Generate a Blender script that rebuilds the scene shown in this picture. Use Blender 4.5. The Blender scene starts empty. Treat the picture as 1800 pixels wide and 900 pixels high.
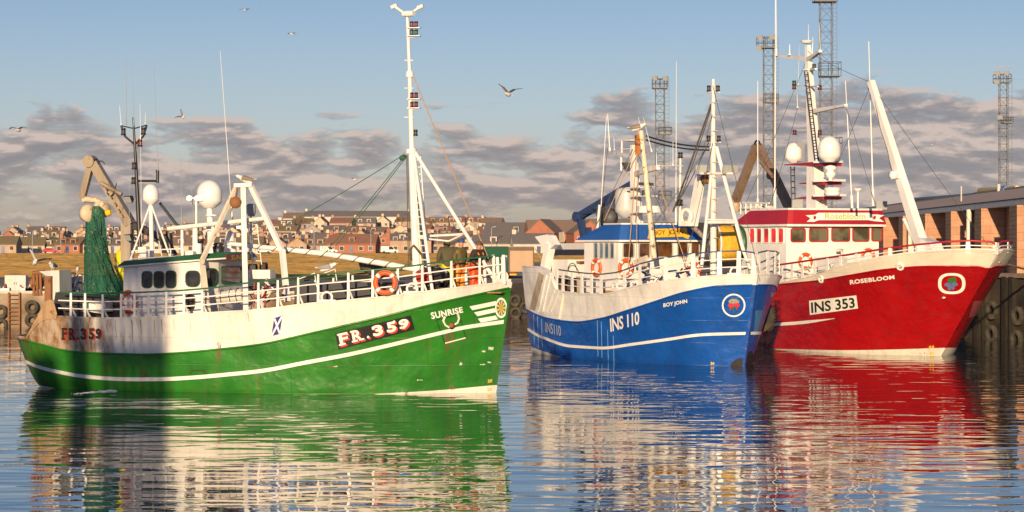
import bpy, bmesh, math, random
import numpy as np
from mathutils import Vector, Matrix
R = math.radians
S = bpy.context.scene
COL = S.collection
random.seed(7)

# ------------------------------------------------------------------ camera, sky, sun, exposure
FPX, EYE, HORIZON = 4200.0, 4.6, 430.0          # focal length in 1800-px units, eye height (m), horizon row
cam = bpy.data.cameras.new('camera')
cam.sensor_width = 36.0
cam.lens = 36.0 * FPX / 1800.0
cam.shift_y = -(450.0 - HORIZON) / 1800.0
cam.clip_start, cam.clip_end = 0.5, 9000
camo = bpy.data.objects.new('camera', cam)
camo.location = (0, 0, EYE)
camo.rotation_euler = (R(90), 0, 0)
COL.objects.link(camo)
S.camera = camo

SUN_EL, SUN_AZ = 10.0, -6.5                      # azimuth: degrees to the right of straight behind the camera
sl = bpy.data.lights.new('sun', 'SUN')
sl.energy = 5.0
sl.angle = R(0.53)
sl.color = (1.0, 0.74, 0.45)
so = bpy.data.objects.new('sun', sl)
so.rotation_euler = (R(90 - SUN_EL), 0, R(SUN_AZ))
so.location = (0, -50, 40)
COL.objects.link(so)

wd = bpy.data.worlds.new("World")
S.world = wd
wd.use_nodes = True
nt = wd.node_tree
nt.nodes.clear()


def N(t, kind, **kw):
    n = t.nodes.new(kind)
    for k, v in kw.items():
        setattr(n, k, v)
    return n


def setin(n, **kw):
    for k, v in kw.items():
        n.inputs[k.replace('_', ' ')].default_value = v
    return n


def math_node(t, op, a, b=None, clamp=False):
    n = N(t, 'ShaderNodeMath', operation=op, use_clamp=clamp)
    for i, v in enumerate((a, b)):
        if v is None:
            continue
        if isinstance(v, (int, float)):
            n.inputs[i].default_value = v
        else:
            t.links.new(v, n.inputs[i])
    return n.outputs[0]


def ramp(t, fac, stops, interp='LINEAR'):
    n = N(t, 'ShaderNodeValToRGB')
    cr = n.color_ramp
    cr.interpolation = interp
    while len(cr.elements) < len(stops):
        cr.elements.new(0.5)
    for e, (p, c) in zip(cr.elements, stops):
        e.position = p
        e.color = (c, c, c, 1) if isinstance(c, (int, float)) else (*c, 1)
    if fac is not None:
        t.links.new(fac, n.inputs[0])
    return n.outputs[0]


def mixcol(t, fac, a, b, blend='MIX'):
    n = N(t, 'ShaderNodeMix', data_type='RGBA', blend_type=blend)
    for i, v in ((0, fac), (6, a), (7, b)):
        if isinstance(v, (int, float)):
            n.inputs[i].default_value = v
        elif isinstance(v, tuple):
            n.inputs[i].default_value = (*v, 1)
        else:
            t.links.new(v, n.inputs[i])
    return n.outputs[2]


def build_sky():
    sky = N(nt, 'ShaderNodeTexSky', sky_type='NISHITA')
    sky.sun_disc = False
    sky.sun_elevation = R(SUN_EL)
    sky.sun_rotation = R(180 - SUN_AZ)
    sky.air_density = 1.0
    sky.dust_density = 0.6
    sky.ozone_density = 2.5
    tc = N(nt, 'ShaderNodeTexCoord')
    sep = N(nt, 'ShaderNodeSeparateXYZ')
    nt.links.new(tc.outputs['Generated'], sep.inputs[0])
    z = sep.outputs[2]
    # cool the low sky a little, as the photograph's white balance does
    tint = ramp(nt, z, [(0.0, (0.86, 0.78, 1.02)), (0.03, (0.82, 0.78, 1.08)), (0.07, (0.72, 0.70, 0.92)), (0.11, (0.60, 0.60, 0.80)), (0.4, (0.45, 0.55, 0.85))])
    base = mixcol(nt, 1.0, sky.outputs[0], tint, 'MULTIPLY')

    def cloud(off):
        mp = N(nt, 'ShaderNodeMapping')
        mp.inputs['Scale'].default_value = (24, 24, 82)
        mp.inputs['Location'].default_value = (3.1, 0.4, off)
        nt.links.new(tc.outputs['Generated'], mp.inputs[0])
        nz = N(nt, 'ShaderNodeTexNoise')
        setin(nz, Scale=1.0, Detail=9.0, Roughness=0.55, Distortion=0.15)
        nt.links.new(mp.outputs[0], nz.inputs['Vector'])
        return nz.outputs[0]
    n0 = cloud(1.3)
    n1 = cloud(1.3 + 0.22)
    cover = ramp(nt, z, [(0.0, 0.66), (0.006, 0.64), (0.012, 0.62), (0.022, 0.70), (0.036, 0.70), (0.050, 0.60), (0.060, 0.45), (0.072, 0.22), (0.085, 0.10), (0.3, 0.05)])
    cover = math_node(nt, 'ADD', cover, math_node(nt, 'MULTIPLY', math_node(nt, 'MULTIPLY', math_node(nt, 'MAXIMUM', sep.outputs[0], 0.0), math_node(nt, 'LESS_THAN', z, 0.085)), 1.25))
    dens = math_node(nt, 'SUBTRACT', math_node(nt, 'ADD', n0, cover), 1.0)
    mask = ramp(nt, dens, [(0.0, 0.0), (0.05, 0.0), (0.085, 0.5), (0.15, 0.95)])
    mask = math_node(nt, 'MULTIPLY', mask, 0.92)
    edge = math_node(nt, 'SUBTRACT', n0, n1)
    lit = ramp(nt, math_node(nt, 'ADD', math_node(nt, 'MULTIPLY', edge, 2.8), 0.5), [(0.28, (1.8, 1.68, 1.84)), (0.50, (2.4, 2.12, 2.15)), (0.70, (4.7, 3.75, 3.3))])
    col = mixcol(nt, mask, base, lit)
    bg = N(nt, 'ShaderNodeBackground')
    bg.inputs[1].default_value = 0.11
    nt.links.new(col, bg.inputs[0])
    out = N(nt, 'ShaderNodeOutputWorld')
    nt.links.new(bg.outputs[0], out.inputs[0])


build_sky()
S.view_settings.view_transform = 'Standard'
S.view_settings.look = 'None'
S.view_settings.gamma = 1.0
S.view_settings.exposure = 0.35
S.view_settings.use_curve_mapping = False
S.cycles.max_bounces = 6
S.cycles.diffuse_bounces = 2
S.cycles.glossy_bounces = 4
S.cycles.use_denoising = True


# ------------------------------------------------------------------ materials (all procedural)
MATS = {}


def new_mat(name):
    m = bpy.data.materials.new(name)
    m.use_nodes = True
    t = m.node_tree
    b = t.nodes['Principled BSDF']
    return m, t, b


def noise(t, vec, scale, detail=4, rough=0.55, dist=0.0):
    n = N(t, 'ShaderNodeTexNoise')
    setin(n, Scale=scale, Detail=detail, Roughness=rough, Distortion=dist)
    t.links.new(vec, n.inputs['Vector'])
    return n.outputs[0]


def mapped(t, scale=(1, 1, 1), loc=(0, 0, 0)):
    tc = N(t, 'ShaderNodeTexCoord')
    mp = N(t, 'ShaderNodeMapping')
    mp.inputs['Scale'].default_value = scale
    mp.inputs['Location'].default_value = loc
    t.links.new(tc.outputs['Object'], mp.inputs[0])
    return mp.outputs[0]


def bump(t, b, h, strength, dist):
    n = N(t, 'ShaderNodeBump')
    n.inputs['Strength'].default_value = strength
    n.inputs['Distance'].default_value = dist
    t.links.new(h, n.inputs['Height'])
    t.links.new(n.outputs[0], b.inputs['Normal'])


def paint(name, col, rough=0.4, rust=0.0, streak=0.0, dirt=0.2, dent=0.0, metal=0.0, vary=0.12, rustcol=(0.16, 0.055, 0.018), spec=0.5, aft=None):
    """Weathered paint: tone variation, grime, rust runs that hang down, chips, and plate dents."""
    if name in MATS:
        return MATS[name]
    m, t, b = new_mat(name)
    v = mapped(t)
    n1 = noise(t, v, 0.7, 5)
    lo = tuple(c * (1 - vary) for c in col)
    hi = tuple(min(1, c * (1 + vary)) for c in col)
    c = mixcol(t, ramp(t, n1, [(0.3, 0.0), (0.7, 1.0)]), lo, hi)
    if dirt:
        vs = mapped(t, (2.6, 2.6, 0.35), (5, 2, 0))
        n2 = noise(t, vs, 1.3, 6, 0.6)
        f = math_node(t, 'MULTIPLY', ramp(t, n2, [(0.48, 0.0), (0.75, 1.0)]), dirt)
        c = mixcol(t, f, c, tuple(x * 0.35 + 0.03 for x in col))
    if streak:
        vr = mapped(t, (3.2, 3.2, 0.22), (1, 7, 3))
        n3 = noise(t, vr, 1.0, 5, 0.6)
        f = math_node(t, 'MULTIPLY', ramp(t, n3, [(0.56, 0.0), (0.74, 1.0)]), streak)
        c = mixcol(t, f, c, rustcol)
    if rust:
        n4 = noise(t, mapped(t, (1, 1, 1), (9, 4, 1)), 3.0, 8, 0.7)
        f = ramp(t, n4, [(0.66 - rust * 0.2, 0.0), (0.72 - rust * 0.2, 1.0)])
        c = mixcol(t, f, c, rustcol)
    if aft:                                               # worn, rust-run after end: (clean from x, solid by x)
        sp = N(t, 'ShaderNodeSeparateXYZ')
        t.links.new(v, sp.inputs[0])
        g = N(t, 'ShaderNodeMapRange')
        for i_, k_ in enumerate((aft[0], aft[1], 0.0, 1.0)):
            g.inputs[i_ + 1].default_value = k_
        t.links.new(sp.outputs[0], g.inputs[0])
        n5 = noise(t, mapped(t, (2.4, 2.4, 0.35), (3, 3, 3)), 1.3, 8, 0.68)
        f = math_node(t, 'ADD', n5, math_node(t, 'SUBTRACT', g.outputs[0], 0.62))
        f = ramp(t, f, [(0.42, 0.0), (0.62, 1.0)])
        n6 = noise(t, mapped(t, (2, 2, 0.7), (6, 1, 2)), 2.2, 6, 0.65)
        rc = mixcol(t, ramp(t, n6, [(0.4, 0.0), (0.62, 1.0)]), aft[2], aft[3])
        c = mixcol(t, f, c, rc)
    t.links.new(c, b.inputs['Base Color'])
    b.inputs['Metallic'].default_value = metal
    b.inputs['Specular IOR Level'].default_value = spec
    rr = ramp(t, n1, [(0.2, max(0.02, rough - 0.08)), (0.8, rough + 0.1)])
    t.links.new(rr, b.inputs['Roughness'])
    if dent:
        nb = noise(t, mapped(t, (1, 1, 1.1)), 1.15, 3, 0.5)
        sp2 = N(t, 'ShaderNodeSeparateXYZ')
        t.links.new(v, sp2.inputs[0])
        cb2 = N(t, 'ShaderNodeCombineXYZ')
        t.links.new(sp2.outputs[0], cb2.inputs[0])
        t.links.new(sp2.outputs[2], cb2.inputs[1])
        pl = N(t, 'ShaderNodeTexBrick')                   # welded plates
        setin(pl, Scale=1.0)
        pl.inputs['Brick Width'].default_value = 2.7
        pl.inputs['Row Height'].default_value = 0.86
        pl.inputs['Mortar Size'].default_value = 0.012
        pl.inputs['Mortar Smooth'].default_value = 0.6
        t.links.new(cb2.outputs[0], pl.inputs['Vector'])
        hh = math_node(t, 'ADD', nb, math_node(t, 'MULTIPLY', pl.outputs[1], 0.10))
        bump(t, b, hh, dent, 0.25)
        c2 = mixcol(t, math_node(t, 'MULTIPLY', pl.outputs[1], 0.35), c, tuple(x * 0.45 for x in col))
        t.links.new(c2, b.inputs['Base Color'])
    MATS[name] = m
    return m


def grain(name, c1, c2, scale=3.0, rough=0.9, bmp=0.3, bdist=0.05, stretch=(1, 1, 1), detail=8, c3=None):
    if name in MATS:
        return MATS[name]
    m, t, b = new_mat(name)
    v = mapped(t, stretch)
    n1 = noise(t, v, scale, detail, 0.62)
    c = mixcol(t, ramp(t, n1, [(0.32, 0.0), (0.68, 1.0)]), c1, c2)
    if c3:
        n2 = noise(t, mapped(t, stretch, (8, 3, 2)), scale * 0.23, 4, 0.55)
        c = mixcol(t, ramp(t, n2, [(0.45, 0.0), (0.65, 1.0)]), c, c3)
    t.links.new(c, b.inputs['Base Color'])
    b.inputs['Roughness'].default_value = rough
    b.inputs['Specular IOR Level'].default_value = 0.25
    if bmp:
        bump(t, b, n1, bmp, bdist)
    MATS[name] = m
    return m


def brick(name, c1, c2, mortar, w=0.45, h=0.22, bmp=0.5, axis='xy'):
    if name in MATS:
        return MATS[name]
    m, t, b = new_mat(name)
    tc = N(t, 'ShaderNodeTexCoord')
    sp = N(t, 'ShaderNodeSeparateXYZ')
    t.links.new(tc.outputs['Object'], sp.inputs[0])
    cb = N(t, 'ShaderNodeCombineXYZ')
    t.links.new(math_node(t, 'ADD', sp.outputs[0], sp.outputs[1]), cb.inputs[0])
    t.links.new(sp.outputs[2], cb.inputs[1])
    bk = N(t, 'ShaderNodeTexBrick')
    bk.inputs['Color1'].default_value = (*c1, 1)
    bk.inputs['Color2'].default_value = (*c2, 1)
    bk.inputs['Mortar'].default_value = (*mortar, 1)
    setin(bk, Scale=1.0)
    bk.inputs['Brick Width'].default_value = w
    bk.inputs['Row Height'].default_value = h
    bk.inputs['Mortar Size'].default_value = 0.014
    t.links.new(cb.outputs[0], bk.inputs['Vector'])
    n1 = noise(t, tc.outputs['Object'], 1.6, 5)
    c = mixcol(t, math_node(t, 'MULTIPLY', ramp(t, n1, [(0.35, 0.0), (0.75, 1.0)]), 0.4), bk.outputs[0], tuple(x * 0.5 for x in c1))
    t.links.new(c, b.inputs['Base Color'])
    b.inputs['Roughness'].default_value = 0.9
    n2 = noise(t, tc.outputs['Object'], 9, 4)
    hgt = math_node(t, 'ADD', math_node(t, 'MULTIPLY', bk.outputs[1], -1.0), n2)
    bump(t, b, hgt, bmp, 0.03)
    MATS[name] = m
    return m


def glass(name='window_glass', col=(0.018, 0.02, 0.024), rough=0.05):
    if name in MATS:
        return MATS[name]
    m, t, b = new_mat(name)
    n1 = noise(t, mapped(t), 1.4, 2)
    c = mixcol(t, ramp(t, n1, [(0.42, 0.0), (0.6, 1.0)]), col, tuple(x * 2.6 for x in col))
    t.links.new(c, b.inputs['Base Color'])
    b.inputs['Roughness'].default_value = rough
    b.inputs['Specular IOR Level'].default_value = 0.7
    MATS[name] = m
    return m


def netting(name, col, col2, scale=30.0):
    """Open knotted mesh: strands with holes between them, folds as darker and lighter lengths."""
    if name in MATS:
        return MATS[name]
    m, t, b = new_mat(name)
    tc = N(t, 'ShaderNodeTexCoord')
    v1 = mapped(t, (2.2, 2.2, 0.3))
    n1 = noise(t, v1, 3.0, 6, 0.6)
    c = mixcol(t, ramp(t, n1, [(0.3, 0.0), (0.7, 1.0)]), col, col2)
    t.links.new(c, b.inputs['Base Color'])
    b.inputs['Roughness'].default_value = 0.8
    n2 = noise(t, mapped(t, (14, 14, 1.2)), 1.5, 3, 0.5)
    bump(t, b, n2, 0.9, 0.06)
    h = noise(t, mapped(t, (1, 1, 0.8)), scale, 2, 0.5)
    a = ramp(t, h, [(0.40, 0.0), (0.47, 1.0)])
    t.links.new(a, b.inputs['Alpha'])
    MATS[name] = m
    return m


WHITE = paint('white_paint', (0.78, 0.76, 0.72), 0.38, dirt=0.28, streak=0.12)
WHITE_CLEAN = paint('clean_white_paint', (0.80, 0.79, 0.76), 0.35, dirt=0.10)
WHITE_WORN = paint('worn_white_paint', (0.74, 0.70, 0.63), 0.45, rust=0.25, streak=0.45, dirt=0.4)
CREAM = paint('cream_paint', (0.76, 0.70, 0.58), 0.4, dirt=0.15)
LETTER_WHITE = paint('lettering_white', (0.82, 0.80, 0.74), 0.5, dirt=0.06)
LETTER_BLACK = paint('lettering_black', (0.02, 0.02, 0.022), 0.5, dirt=0.0)
LETTER_RED = paint('lettering_red', (0.62, 0.045, 0.02), 0.5, dirt=0.05)
BLACK = paint('black_paint', (0.018, 0.018, 0.02), 0.4, dirt=0.1, rust=0.1)
GREY = paint('grey_steel', (0.30, 0.31, 0.33), 0.5, dirt=0.3, streak=0.2)
DARKGREY = paint('dark_steel', (0.07, 0.07, 0.075), 0.55, dirt=0.3, rust=0.2)
RUSTY = paint('rusty_steel', (0.24, 0.10, 0.035), 0.75, rust=0.5, dirt=0.5, rustcol=(0.10, 0.035, 0.012))
TAN = paint('tan_boom_paint', (0.31, 0.25, 0.18), 0.5, rust=0.45, streak=0.7, dirt=0.7, rustcol=(0.10, 0.06, 0.035))
GREEN_TRIM = paint('green_trim_paint', (0.02, 0.11, 0.045), 0.4)
BLUE_TRIM = paint('blue_trim_paint', (0.015, 0.09, 0.34), 0.4)
BLUE_DARK = paint('dark_blue_paint', (0.025, 0.06, 0.17), 0.4, dirt=0.2)
RED_TRIM = paint('red_trim_paint', (0.36, 0.012, 0.02), 0.4)
YELLOW = paint('yellow_paint', (0.78, 0.50, 0.04), 0.45)
ORANGE = paint('orange_plastic', (0.75, 0.09, 0.015), 0.45, dirt=0.1)
ROPE_GREEN = grain('green_rope', (0.03, 0.09, 0.06), (0.06, 0.14, 0.09), 20)
ROPE_TAN = grain('tan_rope', (0.36, 0.22, 0.11), (0.5, 0.33, 0.18), 20)
ROPE_DARK = grain('dark_rope', (0.05, 0.045, 0.04), (0.12, 0.10, 0.085), 20)
RUBBER = grain('tyre_rubber', (0.03, 0.028, 0.025), (0.075, 0.066, 0.052), 5, 0.8, c3=(0.13, 0.105, 0.07))
DECK = grain('deck_paint', (0.05, 0.05, 0.05), (0.12, 0.10, 0.08), 3, 0.85, c3=(0.18, 0.11, 0.06))
GLASS = glass()


# ------------------------------------------------------------------ mesh builder
def basis(d):
    d = Vector(d).normalized()
    u = Vector((0, 0, 1)) if abs(d.z) < 0.95 else Vector((1, 0, 0))
    a = d.cross(u).normalized()
    return a, a.cross(d).normalized()


class MB:
    def __init__(self):
        self.v, self.f, self.m, self.s = [], [], [], []

    def add(self, verts, faces, mat=0, smooth=False):
        o = len(self.v)
        self.v += [tuple(p) for p in verts]
        for f in faces:
            self.f.append(tuple(i + o for i in f))
            self.m.append(mat)
            self.s.append(smooth)
        return self

    def tube(self, pts, r, n=8, r2=None, mat=0, caps=True):
        pts = [Vector(p) for p in pts]
        k = len(pts)
        vs, fs = [], []
        for i, p in enumerate(pts):
            d = (pts[min(i + 1, k - 1)] - pts[max(i - 1, 0)])
            a, b = basis(d)
            if i and (a.dot(pa) < 0):
                a, b = -a, -b
            pa = a
            rr = r if r2 is None else r + (r2 - r) * i / (k - 1)
            for j in range(n):
                t = 2 * math.pi * j / n
                vs.append(p + a * (rr * math.cos(t)) + b * (rr * math.sin(t)))
        for i in range(k - 1):
            for j in range(n):
                fs.append((i * n + j, i * n + (j + 1) % n, (i + 1) * n + (j + 1) % n, (i + 1) * n + j))
        self.add(vs, fs, mat, n > 5)
        if caps:
            self.add(vs[:n], [tuple(range(n))[::-1]], mat)
            self.add(vs[-n:], [tuple(range(n))], mat)
        return self

    def beam(self, p, q, w, h, up=(0, 0, 1), mat=0, w2=None, h2=None):
        p, q = Vector(p), Vector(q)
        d = (q - p).normalized()
        a = d.cross(Vector(up))
        if a.length < 1e-4:
            a = d.cross(Vector((1, 0, 0)))
        a.normalize()
        b = a.cross(d).normalized()
        w2 = w if w2 is None else w2
        h2 = h if h2 is None else h2
        vs = []
        for c, ww, hh in ((p, w, h), (q, w2, h2)):
            for i, j in ((-1, -1), (1, -1), (1, 1), (-1, 1)):
                vs.append(c + a * (i * ww / 2) + b * (j * hh / 2))
        return self.add(vs, [(3, 2, 1, 0), (4, 5, 6, 7), (0, 1, 5, 4), (1, 2, 6, 5), (2, 3, 7, 6), (3, 0, 4, 7)], mat)

    def box(self, c, s, mat=0, rz=0.0):
        c = Vector(c)
        M = Matrix.Rotation(rz, 3, 'Z')
        vs = [c + M @ Vector((i * s[0] / 2, j * s[1] / 2, k * s[2] / 2)) for k in (-1, 1) for i, j in ((-1, -1), (1, -1), (1, 1), (-1, 1))]
        return self.add(vs, [(3, 2, 1, 0), (4, 5, 6, 7), (0, 1, 5, 4), (1, 2, 6, 5), (2, 3, 7, 6), (3, 0, 4, 7)], mat)

    def prism(self, poly, ext, mat=0):
        n = len(poly)
        e = Vector(ext)
        vs = [Vector(p) for p in poly] + [Vector(p) + e for p in poly]
        fs = [tuple(range(n))[::-1], tuple(range(n, 2 * n))] + [(i, (i + 1) % n, n + (i + 1) % n, n + i) for i in range(n)]
        return self.add(vs, fs, mat)

    def lathe(self, prof, o=(0, 0, 0), ax=(0, 0, 1), n=14, mat=0, squash=1.0):
        o = Vector(o)
        ax = Vector(ax).normalized()
        a, b = basis(ax)
        vs, fs = [], []
        for r, h in prof:
            for j in range(n):
                t = 2 * math.pi * j / n
                vs.append(o + ax * h + a * (r * math.cos(t)) + b * (r * math.sin(t) * squash))
        k = len(prof)
        for i in range(k - 1):
            for j in range(n):
                fs.append((i * n + j, i * n + (j + 1) % n, (i + 1) * n + (j + 1) % n, (i + 1) * n + j))
        self.add(vs, fs, mat, True)
        if prof[0][0] > 1e-3:
            self.add(vs[:n], [tuple(range(n))[::-1]], mat)
        if prof[-1][0] > 1e-3:
            self.add(vs[-n:], [tuple(range(n))], mat)
        return self

    def torus(self, c, rr, r, ax=(0, 0, 1), n=24, k=8, mat=0, a0=0.0, a1=2 * math.pi, squash=1.0):
        c = Vector(c)
        ax = Vector(ax).normalized()
        a, b = basis(ax)
        full = abs(a1 - a0 - 2 * math.pi) < 1e-6
        vs, fs = [], []
        m = n if full else n + 1
        for i in range(m):
            t = a0 + (a1 - a0) * i / n
            d = a * math.cos(t) + b * math.sin(t)
            for j in range(k):
                s = 2 * math.pi * j / k
                vs.append(c + d * (rr + r * math.cos(s)) + ax * (r * squash * math.sin(s)))
        for i in range(n):
            for j in range(k):
                i2 = (i + 1) % m
                fs.append((i * k + j, i2 * k + j, i2 * k + (j + 1) % k, i * k + (j + 1) % k))
        return self.add(vs, fs, mat, True)

    def grid(self, fn, nu, nv, mat=0, smooth=True, flip=False):
        vs = [fn(i / nu, j / nv) for i in range(nu + 1) for j in range(nv + 1)]
        fs = []
        for i in range(nu):
            for j in range(nv):
                q = (i * (nv + 1) + j, (i + 1) * (nv + 1) + j, (i + 1) * (nv + 1) + j + 1, i * (nv + 1) + j + 1)
                fs.append(q[::-1] if flip else q)
        return self.add(vs, fs, mat, smooth)

    def build(self, name, mats, parent=None, loc=None, smooth=None):
        me = bpy.data.meshes.new(name)
        me.from_pydata(self.v, [], self.f)
        for mm in (mats if isinstance(mats, (list, tuple)) else [mats]):
            me.materials.append(mm)
        me.polygons.foreach_set('material_index', self.m)
        me.polygons.foreach_set('use_smooth', self.s)
        me.update()
        o = bpy.data.objects.new(name, me)
        COL.objects.link(o)
        if parent is not None:
            o.parent = parent
        if loc is not None:
            o.location = loc
        return o


def empty(name, loc=(0, 0, 0), rz=0.0):
    o = bpy.data.objects.new(name, None)
    o.empty_display_size = 0.3
    COL.objects.link(o)
    o.location = loc
    o.rotation_euler = (0, 0, rz)
    return o


def tag(o, label=None, cat=None, group=None, kind=None):
    for k, v in (('label', label), ('category', cat), ('group', group), ('kind', kind)):
        if v:
            o[k] = v
    return o


KIDS = {}


def dup(root, loc=None, rz=None, scale=None):
    def rec(o, par):
        c = o.copy()
        COL.objects.link(c)
        if par is not None:
            c.parent = par
        for ch in o.children:
            rec(ch, c)
        return c
    r = rec(root, None)
    if loc is not None:
        r.location = loc
    if rz is not None:
        r.rotation_euler = (0, 0, rz)
    if scale is not None:
        r.scale = (scale,) * 3
    return r


def at(px, py, Y):
    """World point seen at photograph pixel (px, py) at distance Y."""
    return Vector(((px - 900) / FPX * Y, Y, EYE - (py - HORIZON) / FPX * Y))


class Frame:
    """A vessel's own axes: x forward from the stern, y to port, z up from the waterline."""

    def __init__(self, stem, length, deg_to_cam):
        a = R(deg_to_cam)                                # angle of the heading below the +X axis (towards the camera)
        self.h = Vector((math.cos(a), -math.sin(a), 0))
        self.l = Vector((math.sin(a), math.cos(a), 0))
        self.o = Vector((stem[0], stem[1], 0)) - self.h * length
        self.rz = -a

    def w(self, p):
        return self.o + self.h * p[0] + self.l * p[1] + Vector((0, 0, p[2]))

    def loc(self, p):
        d = Vector(p) - self.o
        return Vector((d.dot(self.h), d.dot(self.l), p[2]))

    def ray(self, px, py):
        return Vector(((px - 900) / FPX, 1.0, -(py - HORIZON) / FPX))

    def P(self, px, py, y=0.0):
        """Point of the boat's lengthwise plane at offset y that is seen at (px, py)."""
        d = self.ray(px, py)
        c = Vector((0, 0, EYE))
        t = (y - (c - self.o).dot(self.l)) / d.dot(self.l)
        return self.loc(c + d * t)

    def X(self, px, py, x):
        d = self.ray(px, py)
        c = Vector((0, 0, EYE))
        t = (x - (c - self.o).dot(self.h)) / d.dot(self.h)
        return self.loc(c + d * t)

    def on_wall(self, px, py, A, B):
        """Point of the upright wall through A and B (boat coordinates) that is seen at (px, py)."""
        A, B = Vector((A[0], A[1], 0)), Vector((B[0], B[1], 0))
        d = (B - A).normalized()
        n = Vector((d.y, -d.x, 0))
        nw = self.h * n.x + self.l * n.y
        pw = self.w(A)
        c = Vector((0, 0, EYE))
        r = self.ray(px, py)
        t = (pw - c).dot(nw) / r.dot(nw)
        return self.loc(c + r * t)

    def pix(self, p):
        q = self.w(p)
        return 900 + q.x / q.y * FPX, HORIZON + (EYE - q.z) / q.y * FPX

    def z_at(self, x, y, py):
        q = self.w((x, y, 0))
        return EYE - (py - HORIZON) / FPX * q.y


def pchip(pts):
    xs = [p[0] for p in pts]
    ys = [p[1] for p in pts]
    n = len(xs)
    h = [xs[i + 1] - xs[i] for i in range(n - 1)]
    d = [(ys[i + 1] - ys[i]) / h[i] for i in range(n - 1)]
    m = [d[0]] + [0 if d[i - 1] * d[i] <= 0 else 2 * d[i - 1] * d[i] / (d[i - 1] + d[i]) for i in range(1, n - 1)] + [d[-1]]

    def f(x):
        if x <= xs[0]:
            return ys[0]
        if x >= xs[-1]:
            return ys[-1]
        lo, hi = 0, n - 1
        while hi - lo > 1:
            k = (lo + hi) // 2
            if xs[k] <= x:
                lo = k
            else:
                hi = k
        t = (x - xs[lo]) / h[lo]
        t2, t3 = t * t, t * t * t
        return (2 * t3 - 3 * t2 + 1) * ys[lo] + (t3 - 2 * t2 + t) * h[lo] * m[lo] + (-2 * t3 + 3 * t2) * ys[lo + 1] + (t3 - t2) * h[lo] * m[lo + 1]
    return f


class Hull:
    def __init__(self, fr, L, bw, bd, zref, pw, stem, stern, umin=0.0):
        self.fr, self.L, self.umin = fr, L, umin
        g = [i / 400 for i in range(401)]

        def samp(t):
            f = pchip(t)
            return [f(u) for u in g]
        self.bw, self.bd, self.zr, self.pw = samp(bw), samp(bd), samp(zref), samp(pw)
        self.stem, self.stern = stem, stern

    def _s(self, tab, u):
        k = min(max(u, 0.0), 1.0) * 400
        i = min(int(k), 399)
        return tab[i] + (tab[i + 1] - tab[i]) * (k - i)

    def half(self, u, z):
        w, d = self._s(self.bw, u), self._s(self.bd, u)
        if z >= 0:
            return w + (d - w) * min(1.25, z / self._s(self.zr, u)) ** self._s(self.pw, u)
        return max(0.02, w * (1 + z * 0.35))

    def surf(self, u, z, off=0.0, side=-1):
        x0, x1 = self.stern(z), self.L + self.stem(z)
        return Vector((x0 + u * (x1 - x0), side * (self.half(u, z) + off), z))

    def zrow(self, u, py):
        z = 1.5
        for _ in range(4):
            q = self.fr.w(self.surf(u, z))
            z = EYE - (py - HORIZON) / FPX * q.y
        return z

    def solve(self, px, py):
        lo, hi = self.umin, 1.0
        for _ in range(20):
            u = (lo + hi) / 2
            z = self.zrow(u, py)
            if self.fr.pix(self.surf(u, z))[0] < px:
                lo = u
            else:
                hi = u
        return u, self.zrow(u, py)

    def normal(self, u, z, side=-1):
        e = 0.004
        a = self.surf(min(1, u + e), z, 0, side) - self.surf(max(0, u - e), z, 0, side)
        b = self.surf(u, z + 0.05, 0, side) - self.surf(u, z - 0.05, 0, side)
        n = a.cross(b)
        n.normalize()
        return -n if n.y * side < 0 else n

    def on(self, px, py, off=0.0):
        u, z = self.solve(px, py)
        return self.surf(u, z) + self.normal(u, z) * off

    def curve(self, pts):
        uz = sorted(self.solve(px, py) for px, py in pts)
        out = [uz[0]]
        for u, z in uz[1:]:
            if u > out[-1][0] + 0.004:
                out.append((u, z))
        return pchip(out)

    def band(self, lo, hi, us, rows, mb=None, off=0.0, mat=0, stern=True, u0=0.0, u1=1.0):
        """Both sides of the hull between the height curves lo and hi."""
        mb = mb or MB()
        us = [u for u in us if u0 <= u <= u1]
        for side in (-1, 1):
            vs, fs = [], []
            for u in us:
                a, b = lo(u), hi(u)
                for j in range(rows + 1):
                    z = a + (b - a) * j / rows
                    vs.append(self.surf(u, z, off, side))
            k = rows + 1
            for i in range(len(us) - 1):
                for j in range(rows):
                    q = (i * k + j, (i + 1) * k + j, (i + 1) * k + j + 1, i * k + j + 1)
                    fs.append(q if side < 0 else q[::-1])
            mb.add(vs, fs, mat, True)
        if stern and us[0] <= 1e-6:
            vs, fs = [], []
            a, b = lo(0), hi(0)
            for j in range(rows + 1):
                z = a + (b - a) * j / rows
                vs += [self.surf(0, z, off, -1), self.surf(0, z, off, 1)]
            fs = [(2 * j, 2 * j + 2, 2 * j + 3, 2 * j + 1) for j in range(rows)]
            mb.add(vs, fs, mat, False)
        if us[-1] >= 0.9999:
            vs = []
            a, b = lo(1), hi(1)
            for j in range(rows + 1):
                z = a + (b - a) * j / rows
                p = self.surf(1, z, off, -1)
                vs += [p, Vector((p.x + 0.06, 0, z)), Vector((p.x, -p.y, z))]
            fs = [(3 * j + k, 3 * j + 1 + k, 3 * j + 4 + k, 3 * j + 3 + k) for j in range(rows) for k in (0, 1)]
            mb.add(vs, fs, mat, False)
        return mb


def stations(n=70):
    us = []
    for i in range(n + 1):
        t = i / n
        us.append(0.5 - 0.5 * math.cos(math.pi * t))
    return sorted(set([0.0, 0.002, 0.005, 0.01, 0.016] + us + [0.985, 0.992, 0.996, 0.999, 1.0]))


US = stations()


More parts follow.
